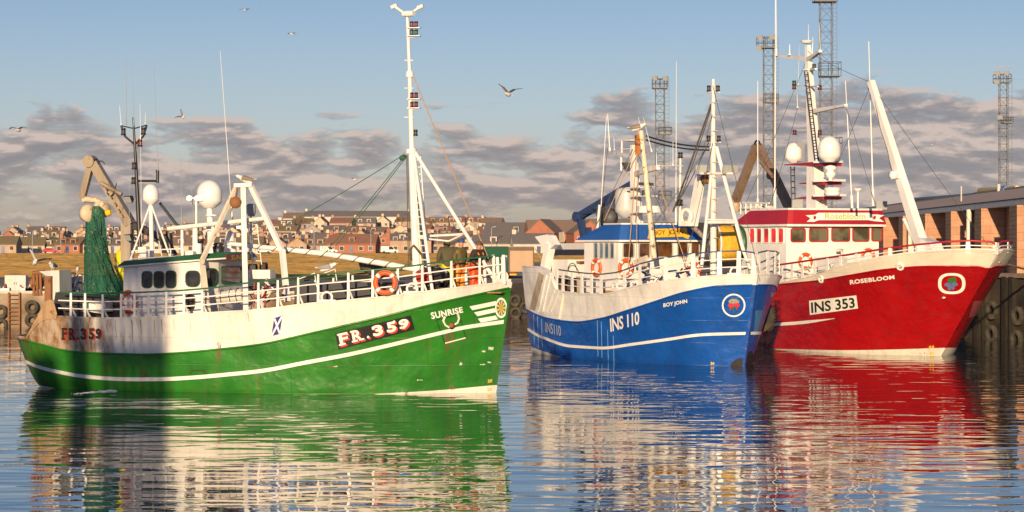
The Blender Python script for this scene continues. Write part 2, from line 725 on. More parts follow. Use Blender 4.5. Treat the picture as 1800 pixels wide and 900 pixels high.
def text_geo(s, bold=0.0, spacing=1.0):
    """Triangles of a line of lettering, fitted to the unit square."""
    cu = bpy.data.curves.new('lettering', 'FONT')
    cu.body = s
    cu.resolution_u = 3
    cu.offset = bold
    cu.space_character = spacing
    o = bpy.data.objects.new('lettering', cu)
    COL.objects.link(o)
    dg = bpy.context.evaluated_depsgraph_get()
    me = bpy.data.meshes.new_from_object(o.evaluated_get(dg))
    vs = [(v.co.x, v.co.y) for v in me.vertices]
    fs = [tuple(p.vertices) for p in me.polygons]
    bpy.data.objects.remove(o)
    bpy.data.curves.remove(cu)
    bpy.data.meshes.remove(me)
    x0, x1 = min(v[0] for v in vs), max(v[0] for v in vs)
    y0, y1 = min(v[1] for v in vs), max(v[1] for v in vs)
    return [((x - x0) / (x1 - x0), (y - y0) / (y1 - y0)) for x, y in vs], fs


def quad_map(q, u, v):
    """q = top left, top right, bottom right, bottom left pixels; v counts up from the bottom."""
    tl, tr, br, bl = q
    x = (bl[0] * (1 - u) + br[0] * u) * (1 - v) + (tl[0] * (1 - u) + tr[0] * u) * v
    y = (bl[1] * (1 - u) + br[1] * u) * (1 - v) + (tl[1] * (1 - u) + tr[1] * u) * v
    return x, y


def shift(q, dx, dy):
    return [(x + dx, y + dy) for x, y in q]


def hull_text(hull, s, q, mat, parent, off=0.02, bold=0.02, spacing=1.0, name='lettering'):
    vs, fs = text_geo(s, bold, spacing)
    mb = MB()
    mb.add([hull.on(*quad_map(q, u, v), off) for u, v in vs], fs, 0)
    return mb.build(name, mat, parent)


def hull_poly(hull, q, mat, parent, off=0.012, nu=8, nv=3, name='name_panel'):
    mb = MB()
    mb.grid(lambda a, b: hull.on(*quad_map(q, a, b), off), nu, nv, 0, False)
    return mb.build(name, mat, parent)


def hull_disc(hull, c, rx, ry, mat, parent, off, r0=0.0, name='emblem', n=32, pw=2.0, mb=None, mi=0, build=True):
    mb = mb or MB()

    def f(a, b):
        t = 2 * math.pi * a
        k = r0 + (1 - r0) * b
        cx, sx = math.cos(t), math.sin(t)
        e = 2.0 / pw
        return hull.on(c[0] + rx * k * math.copysign(abs(cx) ** e, cx), c[1] + ry * k * math.copysign(abs(sx) ** e, sx), off)
    mb.grid(f, n, 3 if r0 == 0 else 1, mi, False)
    return mb.build(name, mat, parent) if build else mb


def lerp(a, b, t):
    return a + (b - a) * t


def sag(p, q, s, n=10):
    p, q = Vector(p), Vector(q)
    return [p.lerp(q, i / n) - Vector((0, 0, s * 4 * (i / n) * (1 - i / n))) for i in range(n + 1)]
# ------------------------------------------------------------------ water
def make_water():
    m, t, b = new_mat('harbour_water')
    b.inputs['Base Color'].default_value = (0.012, 0.022, 0.03, 1)
    b.inputs['Roughness'].default_value = 0.0
    b.inputs['IOR'].default_value = 1.333
    b.inputs['Specular IOR Level'].default_value = 0.8
    n1 = noise(t, mapped(t, (0.55, 1.0, 1)), 0.32, 3, 0.5)
    n2 = noise(t, mapped(t, (0.5, 1.0, 1), (4, 9, 0)), 1.05, 1, 0.4, 0.5)
    n3 = noise(t, mapped(t, (0.7, 1.0, 1), (1, 3, 0)), 4.5, 2, 0.5)
    # calmer in the lee of the hulls, livelier in the open
    cat = noise(t, mapped(t, (0.6, 1.0, 1), (2, 2, 0)), 0.09, 2, 0.5)
    lively = ramp(t, cat, [(0.35, 0.55), (0.65, 1.25)])
    h = math_node(t, 'ADD', math_node(t, 'MULTIPLY', n1, 0.028), math_node(t, 'MULTIPLY', n2, 0.030))
    h = math_node(t, 'ADD', h, math_node(t, 'MULTIPLY', n3, 0.0009))
    h = math_node(t, 'MULTIPLY', h, lively)
    bump(t, b, h, 1.0, 1.0)
    mb = MB()
    mb.add([(-700, -60, 0), (700, -60, 0), (700, 2500, 0), (-700, 2500, 0)], [(0, 1, 2, 3)])
    o = mb.build('water', m)
    tag(o, 'rippled blue harbour water mirroring the three fishing boats', 'water', kind='structure')


make_water()

# ------------------------------------------------------------------ terrain beyond the harbour
def hillness(X, Y):
    a = X / max(Y, 1) * FPX + 900                      # bearing, as a column of the view
    k = min(1, max(0, (a - 200) / 420))
    k = k * k * (3 - 2 * k)
    return 0.55 + 0.45 * k


def ground_z(X, Y):
    if Y < 640:
        return 1.75 + 0.5 * max(0, (Y - 190) / 370)
    t = min(1, (Y - 640) / 480)
    return 2.25 + (12.6 * hillness(X, Y)) * (t * t * (3 - 2 * t))


def make_land():
    mb = MB()
    nx, ny = 70, 90

    def f(a, b):
        Y = 185 + (b ** 1.6) * 1700
        X = (a - 0.5) * 2 * (90 + Y * 0.42)
        return (X, Y, ground_z(X, Y) + (0.15 * math.sin(X * 0.13 + Y * 0.05) if Y < 560 else 0))
    mb.grid(f, nx, ny)
    m, t, b = new_mat('winter_grass')
    n1 = noise(t, mapped(t, (0.12, 0.5, 1)), 0.25, 7, 0.65)
    n2 = noise(t, mapped(t, (1, 1, 1)), 1.5, 8, 0.7)
    c = mixcol(t, ramp(t, n1, [(0.35, 0.0), (0.65, 1.0)]), (0.115, 0.095, 0.028), (0.20, 0.135, 0.05))
    c = mixcol(t, math_node(t, 'MULTIPLY', ramp(t, n2, [(0.4, 0.0), (0.7, 1.0)]), 0.5), c, (0.075, 0.07, 0.025))
    t.links.new(c, b.inputs['Base Color'])
    b.inputs['Roughness'].default_value = 1.0
    b.inputs['Specular IOR Level'].default_value = 0.1
    bump(t, b, n2, 0.6, 0.2)
    o = mb.build('ground', m)
    tag(o, 'golden winter grass field rising to the town hill', 'ground', kind='structure')
    # muddy bank and a creek between the left quay and the field
    bk = MB()
    bk.add([(-140, 188, 1.83), (18, 188, 1.83), (18, 216, 1.86), (-160, 216, 1.86)], [(0, 1, 2, 3)])
    tag(bk.build('bank_path', grain('bank_mud', (0.16, 0.10, 0.06), (0.26, 0.17, 0.11), 0.6, c3=(0.12, 0.08, 0.04))), kind='structure')


make_land()

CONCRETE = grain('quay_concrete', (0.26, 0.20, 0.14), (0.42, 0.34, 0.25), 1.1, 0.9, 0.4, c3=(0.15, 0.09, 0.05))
CONCRETE_SHADE = grain('quay_wall_shade', (0.045, 0.036, 0.03), (0.11, 0.08, 0.06), 0.9, 0.9, 0.5, c3=(0.02, 0.018, 0.016))  # shade on the middle quay wall, put into its colour
TIMBER_DARK = grain('wet_timber', (0.03, 0.025, 0.02), (0.085, 0.06, 0.04), 2.0, 0.85, 0.5, stretch=(3, 3, 0.4))


def slab(name, poly, z, mat, label, top=None):
    mb = MB()
    n = len(poly)
    vs = [(x, y, -1.5) for x, y in poly] + [(x, y, z) for x, y in poly]
    mb.add(vs, [(i, (i + 1) % n, n + (i + 1) % n, n + i) for i in range(n)], 0)
    mb.add([(x, y, z) for x, y in poly], [tuple(range(n))], 1)
    o = mb.build(name, [mat, top or CONCRETE])
    return tag(o, label, 'quay', kind='structure')


slab('quay', [(-220, 133), (-2.5, 133), (-2.5, 189), (-220, 189)], 1.88, CONCRETE, 'low sunlit concrete quay at the far left')
slab('quay', [(-2.45, 150), (22.3, 150), (22.3, 330), (-2.45, 330)], 2.2, CONCRETE_SHADE, 'dark quay wall under the parked lorry')
slab('quay', [(22.4, 118), (30, 103), (90, 60), (160, 60), (160, 420), (22.4, 420)], 3.0, grain('black_quay_face', (0.016, 0.013, 0.011), (0.045, 0.034, 0.026), 0.9, 0.9, 0.6, c3=(0.07, 0.05, 0.035)), 'dark fish market quay beside the red boat')
slab('quay', [(-60, 30), (-8.4, 30), (-8.4, 12), (60, 12), (60, -60), (-60, -60)], 3.0, CONCRETE, 'quay the view is taken from')
# pale coping along the sunlit quay edge
cp = MB()
cp.box((-61.5, 133.25, 1.95), (117, 0.6, 0.14))
tag(cp.build('quay_coping', grain('coping_stone', (0.45, 0.40, 0.33), (0.6, 0.54, 0.45), 2.0)), kind='structure')


def make_caster():
    """Slatted shadow caster added on the near quay, outside the picture on the left; it shades the green boat's quarter."""
    root = empty('shadow_caster', (-18.14, 18, 3.0))
    tag(root, 'unseen slatted shadow caster added on the near quay', 'shadow caster')
    mb = MB()                                             # slats added so that about half the low sun gets through
    for k in range(7):
        mb.box((-1.0 + k * 0.313, 0, 5.5), (0.235, 0.2, 11.0))
        mb.box((-1.0 + k * 0.313, 2.6, 5.5), (0.2, 0.2, 10.6))
    for z in (0.3, 4, 8, 10.9):
        mb.box((-0.06, 1.3, z), (2.08, 2.8, 0.16))
    mb.build('wall', CONCRETE, root)
    rf = MB()
    rf.box((0, 0, 11.1), (1.96, 3.1, 0.2))
    rf.build('roof', GREY, root)
    for k, (x, w, h) in enumerate(((-2.06, 0.66, 9.6), (-3.4, 1.0, 8.3))):
        mb = MB()
        for q in range(4):
            mb.box((x - w / 2 + (q + 0.5) * w / 4, 0, h / 2), (w / 4.9, 1.6, h))
        mb.beam((x, 0, h * 0.9), (x + 1.2, 0, h * 0.9), 0.3, 0.2)
        mb.build('caster_slats', GREY, root)  # lower slats added to part-shade the stern


make_caster()


def make_grass():
    """Upright tufts of dead grass over the field; at this low angle they are all one sees of it."""
    rnd = random.Random(3)
    mb = MB()
    for i in range(15000):
        Y = 200 + 385 * rnd.random() ** 1.25
        X = (rnd.random() - 0.56) * 2 * (0.235 * Y)
        if X > 15 and Y < 335:
            continue
        if -40 < X < 16 and Y < 217:
            continue
        z = ground_z(X, Y)
        h, w = 0.10 + 0.22 * rnd.random(), 1.2 + 3.4 * rnd.random()
        a = rnd.uniform(-0.5, 0.5)
        dx, dy = math.cos(a) * w / 2, math.sin(a) * w / 2
        mi = 0 if rnd.random() < 0.72 else 1
        lean = 0.2 * rnd.random()
        mb.add([(X - dx, Y - dy, z - 0.1), (X + dx, Y + dy, z - 0.1), (X + dx * 0.75, Y + dy + lean, z + h * rnd.uniform(0.4, 1)),
                (X + dx * 0.1, Y + lean, z + h), (X - dx * 0.7, Y - dy + lean, z + h * rnd.uniform(0.4, 1))], [(0, 1, 2, 3, 4)], mi)
    o = mb.build('grass', [grain('dead_grass', (0.25, 0.155, 0.052), (0.34, 0.205, 0.075), 0.08, 1.0, 0, stretch=(0.4, 1, 1), c3=(0.20, 0.14, 0.05)),
                           grain('green_grass', (0.17, 0.12, 0.04), (0.23, 0.155, 0.055), 0.1, 1.0, 0)])
    tag(o, 'dead golden grass covering the field below the town', 'grass', kind='stuff')


make_grass()


def make_haze():
    mb = MB()
    mb.box((0, 1250, 25), (2100, 2750, 56))
    m = bpy.data.materials.new('thin_sea_haze')
    m.use_nodes = True
    t = m.node_tree
    t.nodes.clear()
    v = N(t, 'ShaderNodeVolumePrincipled')
    v.inputs['Color'].default_value = (0.92, 0.90, 0.88, 1)
    v.inputs['Density'].default_value = 0.00006
    v.inputs['Anisotropy'].default_value = 0.2
    o = N(t, 'ShaderNodeOutputMaterial')
    t.links.new(v.outputs[0], o.inputs['Volume'])
    tag(mb.build('haze', m), 'thin warm haze in the air over harbour and town', 'haze', kind='stuff')


make_haze()
# ------------------------------------------------------------------ fittings shared by the boats
def wall_text(fr, s, q, A, B, mat, parent, off=0.03, bold=0.015, spacing=1.0, name='lettering'):
    vs, fs = text_geo(s, bold, spacing)
    d = (Vector((B[0], B[1], 0)) - Vector((A[0], A[1], 0))).normalized()
    n = Vector((d.y, -d.x, 0))
    mb = MB()
    mb.add([fr.on_wall(*quad_map(q, u, v), A, B) + n * off for u, v in vs], fs)
    return mb.build(name, mat, parent)


def wall_poly(fr, pts, A, B, mat, parent, off=0.02, thick=0.02, name='name_board', mb=None, mi=0):
    d = (Vector((B[0], B[1], 0)) - Vector((A[0], A[1], 0))).normalized()
    n = Vector((d.y, -d.x, 0))
    m2 = mb or MB()
    m2.prism([fr.on_wall(px, py, A, B) + n * off for px, py in pts], n * thick, mi)
    return m2.build(name, mat, parent) if mb is None else m2


def window(fr, parent, A, B, rect, frame_m, glass_m=None, fw=0.05, rnd=0.25):
    """A framed window on the wall A-B; rect is its opening in photo pixels."""
    x0, y0, x1, y1 = rect
    d = (Vector((B[0], B[1], 0)) - Vector((A[0], A[1], 0))).normalized()
    n = Vector((d.y, -d.x, 0))
    a = fr.on_wall(x0, (y0 + y1) / 2, A, B)
    b = fr.on_wall(x1, (y0 + y1) / 2, A, B)
    z1 = fr.on_wall((x0 + x1) / 2, y0, A, B).z
    z0 = fr.on_wall((x0 + x1) / 2, y1, A, B).z
    w, h = (b - a).length, z1 - z0
    c = (a + b) / 2
    c.z = (z0 + z1) / 2
    e = (b - a).normalized()
    up = Vector((0, 0, 1))

    def loop(ww, hh, r, off):
        out = []
        for sx, sy, a0 in ((1, 1, 0), (-1, 1, 90), (-1, -1, 180), (1, -1, 270)):
            for k in range(4):
                t = R(a0 + 30 * k)
                out.append(c + e * (sx * (ww / 2 - r) + r * math.cos(t)) + up * (sy * (hh / 2 - r) + r * math.sin(t)) + n * off)
        return out
    r = min(w, h) * rnd
    o1, o2 = loop(w + 2 * fw, h + 2 * fw, r + fw, 0.0), loop(w + 2 * fw, h + 2 * fw, r + fw, 0.045)
    i2, i1 = loop(w, h, r, 0.045), loop(w, h, r, 0.012)
    k = len(o1)
    mb = MB()
    fs = []
    for j in range(k):
        l = (j + 1) % k
        fs += [(j, l, k + l, k + j), (k + j, k + l, 2 * k + l, 2 * k + j), (2 * k + j, 2 * k + l, 3 * k + l, 3 * k + j)]
    mb.add(o1 + o2 + i2 + i1, fs)
    f = mb.build('window', frame_m, parent)
    mb = MB()
    mb.add(i1, [tuple(range(k))])
    mb.build('pane', glass_m or GLASS, f)
    return f


def walls(parent, pts, zb, zt, mat, name='wheelhouse', lean=0.0):
    """Closed house: pts = starboard outline from aft to the front corner (y < 0), mirrored to port. zt(x) = wall top."""
    full = [Vector((p[0], p[1], 0)) for p in pts] + [Vector((p[0], -p[1], 0)) for p in reversed(pts)]
    n = len(full)
    mb = MB()
    vs = [Vector((p.x, p.y, zb)) for p in full] + [Vector((p.x, p.y, zt(p.x))) for p in full]
    mb.add(vs, [(i, (i + 1) % n, n + (i + 1) % n, n + i) for i in range(n)] + [tuple(range(n, 2 * n))])
    return mb.build(name, mat, parent)


def rail(fr, H, ftop, parent, top_px, base_px, fracs, posts, m_top, m_bar, inset=0.07, r=0.024, r_top=0.03, post_w=0.085, brace=True, port=True, lift=0.04):
    fbase = pchip(base_px)

    def pt(px, py):
        u, _ = H.solve(px, fbase(px))
        z = ftop(u)
        y = -(H.half(u, z) - inset)
        base = H.surf(u, z)
        base = Vector((base.x, y, z + lift))
        return base, fr.P(px, py, y), u
    tops, bases = [], []
    for px, py in top_px:
        b, t, _ = pt(px, py)
        t = Vector((b.x, b.y, max(t.z, b.z + 0.2)))
        bases.append(b)
        tops.append(t)
    ft = pchip(top_px)
    mb = MB()
    for side in (1, -1) if port else (1,):
        sg = lambda v: Vector((v.x, v.y * side, v.z))
        mb.tube([sg(t) for t in tops], r_top, 6, mat=0)
        for f in fracs:
            mb.tube([sg(b.lerp(t, f)) for b, t in zip(bases, tops)], r, 6, mat=1)
    rl = mb.build('guard_rail', [m_top, m_bar], parent)
    for px in posts:
        b, _, u = pt(px, ft(px))
        t = fr.P(px, ft(px), b.y)
        h = t.z - b.z
        for side in (1, -1) if port else (1,):
            mb = MB()
            s = lambda v: Vector((v.x, v.y * side, v.z))
            d = (H.surf(min(1, u + .01), b.z) - H.surf(max(0, u - .01), b.z)).normalized()
            d = Vector((d.x, d.y * side, 0))
            mb.beam(s(b) - Vector((0, 0, 0.12)), s(b) + Vector((0, 0, h)), 0.03, post_w, up=d, h2=post_w * 0.75)
            if brace:
                q = s(b + Vector((0.10, 0.26, -0.1)))
                mb.beam(s(b) + Vector((0, 0, h * 0.42)), q, 0.025, 0.06, up=d)
            mb.build('stanchion', m_bar, rl)
    return rl


def radome(parent, c, r, h, mat=None, name='radar_dome', ped=True):
    mb = MB()
    prof = [(r * 0.45, -0.18 * h), (r * 0.88, 0.0), (r * 0.98, 0.08 * h), (r, 0.3 * h)]
    for k in range(1, 9):
        t = R(90 * k / 8)
        prof.append((r * math.cos(t) if k < 8 else 0.001, 0.42 * h + 0.58 * h * math.sin(t)))
    mb.lathe(prof, c, n=24)
    mb.torus(Vector(c) + Vector((0, 0, 0.1 * h)), r * 1.0, 0.012, n=24, k=5)
    return mb.build(name, mat or WHITE_CLEAN, parent)


def antenna(parent, p, q, r=0.018, mat=None):
    mb = MB()
    p, q = Vector(p), Vector(q)
    mb.tube([p, p.lerp(q, 0.1)], r * 1.7, 6)
    mb.tube([p, p.lerp(q, 0.55), q], r * 0.85, 6, r2=r * 0.4)
    return mb.build('whip_antenna', mat or WHITE, parent)


def ladder(parent, p, q, w, n, mat, side=(1, 0, 0), r=0.018):
    p, q = Vector(p), Vector(q)
    s = Vector(side).normalized() * (w / 2)
    mb = MB()
    mb.tube([p - s, q - s], r, 6)
    mb.tube([p + s, q + s], r, 6)
    for i in range(n):
        c = p.lerp(q, (i + 0.5) / n)
        mb.tube([c - s, c + s], r * 0.8, 5)
    return mb.build('ladder', mat, parent)


def light_lens(name, col, em=0.0):
    m, t, b = new_mat(name)
    b.inputs['Base Color'].default_value = (*col, 1)
    b.inputs['Roughness'].default_value = 0.15
    return m


LENS_RED = light_lens('red_lens', (0.18, 0.008, 0.008))
LENS_GREEN = light_lens('green_lens', (0.005, 0.08, 0.09))
LENS_CLEAR = light_lens('clear_lens', (0.05, 0.05, 0.06))
LAMP_GLASS = light_lens('floodlight_glass', (0.35, 0.36, 0.34))


def nav_light(parent, c, mat, r=0.075, h=0.2):
    mb = MB()
    mb.lathe([(r * 1.05, 0), (r * 1.05, h * 0.22), (r * .85, h * 0.22), (r * .85, h * 0.72), (r * 1.05, h * 0.72), (r * 0.8, h)], c, n=10, mat=0)
    mb.lathe([(r * 0.9, h * 0.24), (r * 0.9, h * 0.7)], c, n=10, mat=1)
    return mb.build('navigation_light', [BLACK, mat], parent)


def floodlight(parent, c, d, s=0.3, mat=None):
    c, d = Vector(c), Vector(d).normalized()
    a, b = basis(d)
    mb = MB()
    mb.beam(c, c - d * s * 0.6, s * 1.25, s * 0.95, h2=s * 0.6, w2=s * 0.8)
    f = mb.build('floodlight', mat or GREY, parent)
    mb = MB()
    mb.beam(c + d * 0.012, c + d * 0.003, s * 1.1, s * 0.8)
    mb.build('lamp_glass', LAMP_GLASS, f)
    return f


def platform(parent, poly, z, th, mats, name='platform'):
    mb = MB()
    n = len(poly)
    mb.prism([(x, y, z) for x, y in poly], (0, 0, th), 0)
    return mb.build(name, mats, parent)


def mooring_eye(parent, H, px, py, w, h, mat):
    """White eye plate welded on top of the bulwark."""
    u, z = H.solve(px, py)
    b = H.surf(u, z)
    d = (H.surf(min(1, u + .01), z) - H.surf(max(0, u - .01), z)).normalized()
    n = Vector((d.y, -d.x, 0)).normalized()
    mb = MB()
    mb.torus(b + Vector((0, 0.03, h * 0.45)), w * 0.32, 0.04, ax=n, n=20, k=8)
    mb.beam(b - d * w * 0.55 + Vector((0, 0.03, 0.03)), b + d * w * 0.55 + Vector((0, 0.03, 0.03)), 0.07, 0.12)
    return mb.build('fairlead', mat, parent)


LIFE_PROTO = []


def lifebuoy(world_p, face, label, group, rr=0.30, r=0.075):
    """Orange ring with four white bands; face = direction the ring looks at."""
    rz = math.atan2(face[1], face[0])
    if not LIFE_PROTO:
        root = empty('lifebuoy', (0, 0, 0))
        mb = MB()
        mb.torus((0, 0, 0), 0.30, 0.075, ax=(1, 0, 0), n=32, k=10, squash=0.8)
        mb.build('ring', ORANGE, root)
        for k in range(4):
            a = R(45 + 90 * k)
            mb = MB()
            mb.torus((0, 0, 0), 0.30, 0.079, ax=(1, 0, 0), n=4, k=10, a0=a - 0.15, a1=a + 0.15, squash=0.82)
            mb.build('reflective_band', LETTER_WHITE, root)
        mb = MB()
        mb.torus((0, 0, 0), 0.375, 0.012, ax=(1, 0, 0), n=32, k=5)
        mb.build('grab_line', ROPE_TAN, root)
        LIFE_PROTO.append(root)
        o = root
    else:
        o = dup(LIFE_PROTO[0])
    o.location = world_p
    o.rotation_euler = (0, 0, rz)
    tag(o, label, 'lifebuoy', group)
    return o


def slab_letters(hull, q, mat, parent, off, name, dx=0.0, dy=0.0):
    """FR. 359 in heavy slab-serif letters set out along the panel q."""
    q = shift(q, dx, dy)
    mb = MB()
    for ch, a, b in (('F', 0.0, .125), ('R', .185, .325), ('.', .385, .42), ('3', .486, .625), ('5', .686, .815), ('9', .86, 1.0)):
        vs, fs = text_geo(ch, 0.028 if ch in 'FR' else 0.045)
        h = 0.24 if ch == '.' else 1.0
        mb.add([hull.on(*quad_map(q, lerp(a, b, u), v * h), off) for u, v in vs], fs)
        w = b - a
        bars = {'F': ((-.14, .62, 0, .14), (-.14, .2, .86, 1.0), (.9, 1.04, .74, 1.0)), 'R': ((-.12, .5, 0, .14), (.62, 1.14, 0, .14), (-.12, .2, .86, 1.0)),
                '3': ((-.06, .2, .66, .92), (-.06, .18, .1, .32)), '5': ((.82, 1.02, .8, 1.06), (-.08, .2, .1, .32)), '9': ((.0, .26, .1, .3),), '.': ()}[ch]
        for x0, x1, y0, y1 in bars:
            pts = [(a + w * x0, y0), (a + w * x1, y0), (a + w * x1, y1), (a + w * x0, y1)]
            mb.add([hull.on(*quad_map(q, u, v), off + 0.0015) for u, v in pts], [(0, 1, 2, 3)])
    return mb.build(name, mat, parent)


def simple_thing(name, mb, mats, label, cat, origin, group=None):
    """A thing that is one mesh, with its origin at its own base."""
    o = Vector(origin)
    mb.v = [tuple(Vector(p) - o) for p in mb.v]
    ob = mb.build(name, mats, None, o)
    return tag(ob, label, cat, group)
# ------------------------------------------------------------------ fish market shed on the right-hand quay
ORANGE_BRICK = brick('orange_blockwork', (0.50, 0.26, 0.155), (0.56, 0.31, 0.19), (0.34, 0.17, 0.10), 0.9, 0.45, 0.3)
ROUGH_BRICK = brick('rough_brown_brick', (0.44, 0.27, 0.15), (0.36, 0.22, 0.12), (0.12, 0.08, 0.05), 0.5, 0.24, 1.0)
TRIM = paint('pale_fascia', (0.52, 0.50, 0.46), 0.5, dirt=0.3)


def corrugated():
    m, t, b = new_mat('corrugated_roof')
    v = mapped(t)
    n1 = noise(t, v, 0.5, 5)
    c = mixcol(t, ramp(t, n1, [(0.35, 0.0), (0.7, 1.0)]), (0.28, 0.22, 0.175), (0.40, 0.32, 0.26))
    t.links.new(c, b.inputs['Base Color'])
    b.inputs['Roughness'].default_value = 0.7
    return m


def make_shed():
    root = empty('fish_market', (26.4, 96, 3.0), R(-2.0))
    tag(root, 'long brick fish market with corrugated roof behind the red boat', 'market hall')
    L, he = 236.0, 3.75
    mb = MB()
    mb.box((1.0 + 6, L / 2, he / 2), (12, L, he))
    mb.build('wall', ROUGH_BRICK, root)
    # pillars: orange ends face the harbour mouth, rough brown flanks
    for i in range(19):
        y = 8.3 + i * 11.9
        if y > L - 4:
            break
        mb = MB()
        mb.box((0.27, y + 1.2, he / 2 - 0.01), (1.44, 2.4, he - 0.04), 1)
        mb.add([(-0.45, y - 0.02, 0), (0.9, y - 0.02, 0), (0.9, y - 0.02, he - 0.03), (-0.45, y - 0.02, he - 0.03)], [(0, 1, 2, 3)], 0)
        mb.build('pillar', [ORANGE_BRICK, ROUGH_BRICK], root)
        if i < 16:
            mb = MB()
            mb.box((0.95, y + 6.6, 1.35), (0.14, 3.4, 2.7))
            d = mb.build('door', paint('shed_door_grey', (0.12, 0.14, 0.18), 0.5, dirt=0.3), root)
            mb = MB()
            mb.box((0.93, y + 6.6, 2.82), (0.22, 3.8, 0.2))
            mb.build('lintel', TRIM, d)
    mb = MB()
    mb.box((0.1, L / 2, he + 0.15), (0.4, L + 1, 0.32))
    mb.box((0.6, L / 2, he + 0.06), (0.59, L + 1, 0.1))
    mb.build('fascia', TRIM, root)
    mb = MB()
    n = 620
    vs = []
    for i in range(n + 1):
        y = -0.5 + (L + 1) * i / n
        dz = 0.05 if i % 2 else 0
        vs += [(-0.15, y, he + 0.34 + dz), (12.5, y, he + 2.55 + dz), (25, y, he + 0.34 + dz)]
    mb.add(vs, [(3 * i + k, 3 * i + 3 + k, 3 * i + 4 + k, 3 * i + 1 + k) for i in range(n) for k in (0, 1)])
    rf = mb.build('roof', corrugated(), root)
    mb = MB()
    mb.box((12.5, L / 2, he + 2.62), (0.7, L + 1, 0.12))
    mb.build('ridge_cap', paint('ridge_grey', (0.16, 0.17, 0.18), 0.5), rf)
    for y in (50.5, 78.0):
        mb = MB()
        mb.tube([(-0.15, y, 0), (-0.15, y, he)], 0.16, 10)
        mb.build('downpipe', CREAM, root)
    # plant on the roof
    def rl(px, py, x=39.5):
        Y = x * FPX / (px - 900)
        return Vector((x - 27.0, Y - 96, EYE - (py - HORIZON) / FPX * Y - 3.0))
    mb = MB()
    for k in range(9):
        p = rl(1655 + 4 * k, 341)
        mb.tube([p, p + Vector((0, 0, 0.55))], 0.13, 8, mat=0)
    mb.tube([rl(1650, 336), rl(1694, 335)], 0.32, 10, mat=0)
    mb.tube([rl(1696, 335), rl(1722, 333)], 0.32, 10, mat=0)
    mb.tube([rl(1692, 337), rl(1704, 336)], 0.48, 12, mat=1)
    mb.tube([rl(1640, 342), rl(1800, 333)], 0.22, 8, mat=2)
    mb.tube([rl(1500, 352), rl(1640, 343)], 0.2, 8, mat=2)
    mb.build('roof_pipework', [paint('pipe_yellow', (0.62, 0.42, 0.05), 0.5, dirt=0.3), paint('tank_blue', (0.03, 0.10, 0.26), 0.4), paint('pipe_slate', (0.10, 0.13, 0.16), 0.5)], rf)
    for px in (1640, 1687):
        mb = MB()
        p = rl(px, 352 if px == 1640 else 344, 30.0 if px == 1640 else 39)
        mb.tube([p - Vector((0, 0, 0.3)), p + Vector((0, 0, 1.0))], 0.06 if px == 1640 else 0.16, 8)
        mb.build('roof_vent_pipe', TRIM, rf)


make_shed()


# ------------------------------------------------------------------ timber fendering and hanging tyres
TYRE = []


def tyre(p, face, label, group, size=1.0):
    if not TYRE:
        mb = MB()
        mb.torus((0, 0, 0), 0.30, 0.125, ax=(1, 0, 0), n=28, k=12, squash=0.95)
        for k in range(28):
            a = 2 * math.pi * k / 28
            for s in (-1, 1):
                c = Vector((s * 0.06, math.cos(a) * 0.42, math.sin(a) * 0.42))
                mb.beam(c, c + Vector((s * 0.05, math.cos(a) * -0.03, math.sin(a) * -0.03)), 0.04, 0.03)
        o = mb.build('tyre_fender', RUBBER)
        TYRE.append(o)
    else:
        o = TYRE[0].copy()
        COL.objects.link(o)
    o.location = p
    o.rotation_euler = (0, 0, math.atan2(face[1], face[0]))
    o.scale = (size,) * 3
    return tag(o, label, 'tyre', group)


def quay_point(px, py):
    """Point on the slanting quay face (23,118)-(30,103) seen at a pixel."""
    a, d = Vector((22.4, 118)), Vector((7.6, -15)).normalized()
    k = (px - 900) / FPX
    t = (k * a.y - a.x) / (d.x - k * d.y)
    X, Y = a.x + d.x * t, a.y + d.y * t
    return Vector((X, Y, EYE - (py - HORIZON) / FPX * Y))


QN = Vector((-15, -7.6, 0)).normalized()
for i, (px, py, s, lb) in enumerate(((1716, 538, 1.0, 'upper'), (1703, 578, 1.0, 'middle'), (1700, 604, .95, 'lowest'),
                                     (1752, 545, 1.05, 'upper'), (1751, 587, 1.05, 'lower'), (1797, 555, 1.05, 'upper'), (1795, 596, 1.05, 'lower'))):
    col = ('first', 'second', 'third')[0 if px < 1730 else 1 if px < 1770 else 2]
    tyre(quay_point(px, py) + QN * 0.3, QN, f'{lb} black tyre in the {col} hanging column right of the red bow', 'tyre fenders on the fish market quay', s)
PILE = grain('dark_pile', (0.010, 0.009, 0.008), (0.035, 0.027, 0.02), 2.0, 0.8, 0.6, stretch=(3, 3, 0.4), c3=(0.05, 0.045, 0.02))  # near-black brown over the whole pile
for i, px in enumerate((1724, 1738, 1773, 1786)):
    p = quay_point(px, 500)
    mb = MB()
    mb.beam((p.x, p.y, -1.2), (p.x, p.y, 3.06 - 0.25 * (i == 1)), 0.3, 0.32, up=(QN.x, QN.y, 0))
    o = mb.build('quay_pile', PILE)
    o.location = QN * 0.17
    tag(o, f'dark timber fender pile on the fish market quay, {("first", "second", "third", "fourth")[i]} right of the red bow', 'pile', 'fender piles on the fish market quay')
mb = MB()
a, b = quay_point(1716, 492), quay_point(1830, 497)
mb.beam((a.x, a.y, 3.12), (b.x, b.y, 3.12), 0.5, 0.22)
tag(mb.build('quay_edge_beam', grain('edge_timber', (0.12, 0.09, 0.065), (0.26, 0.2, 0.15), 3, stretch=(1, 1, 4))), 'weathered edge beam along the fish market quay', 'beam', kind='structure')
mb = MB()
p = quay_point(1795, 487) - QN * 1.2
mb.lathe([(0.3, 0), (0.42, .1), (0.2, .25), (0.02, .3)], (0, 0, 0), n=14, squash=0.6)
mb.lathe([(0.5, -.05), (0.6, .02), (0.4, .1)], (0.3, -0.4, 0), n=14, squash=0.7, mat=1)
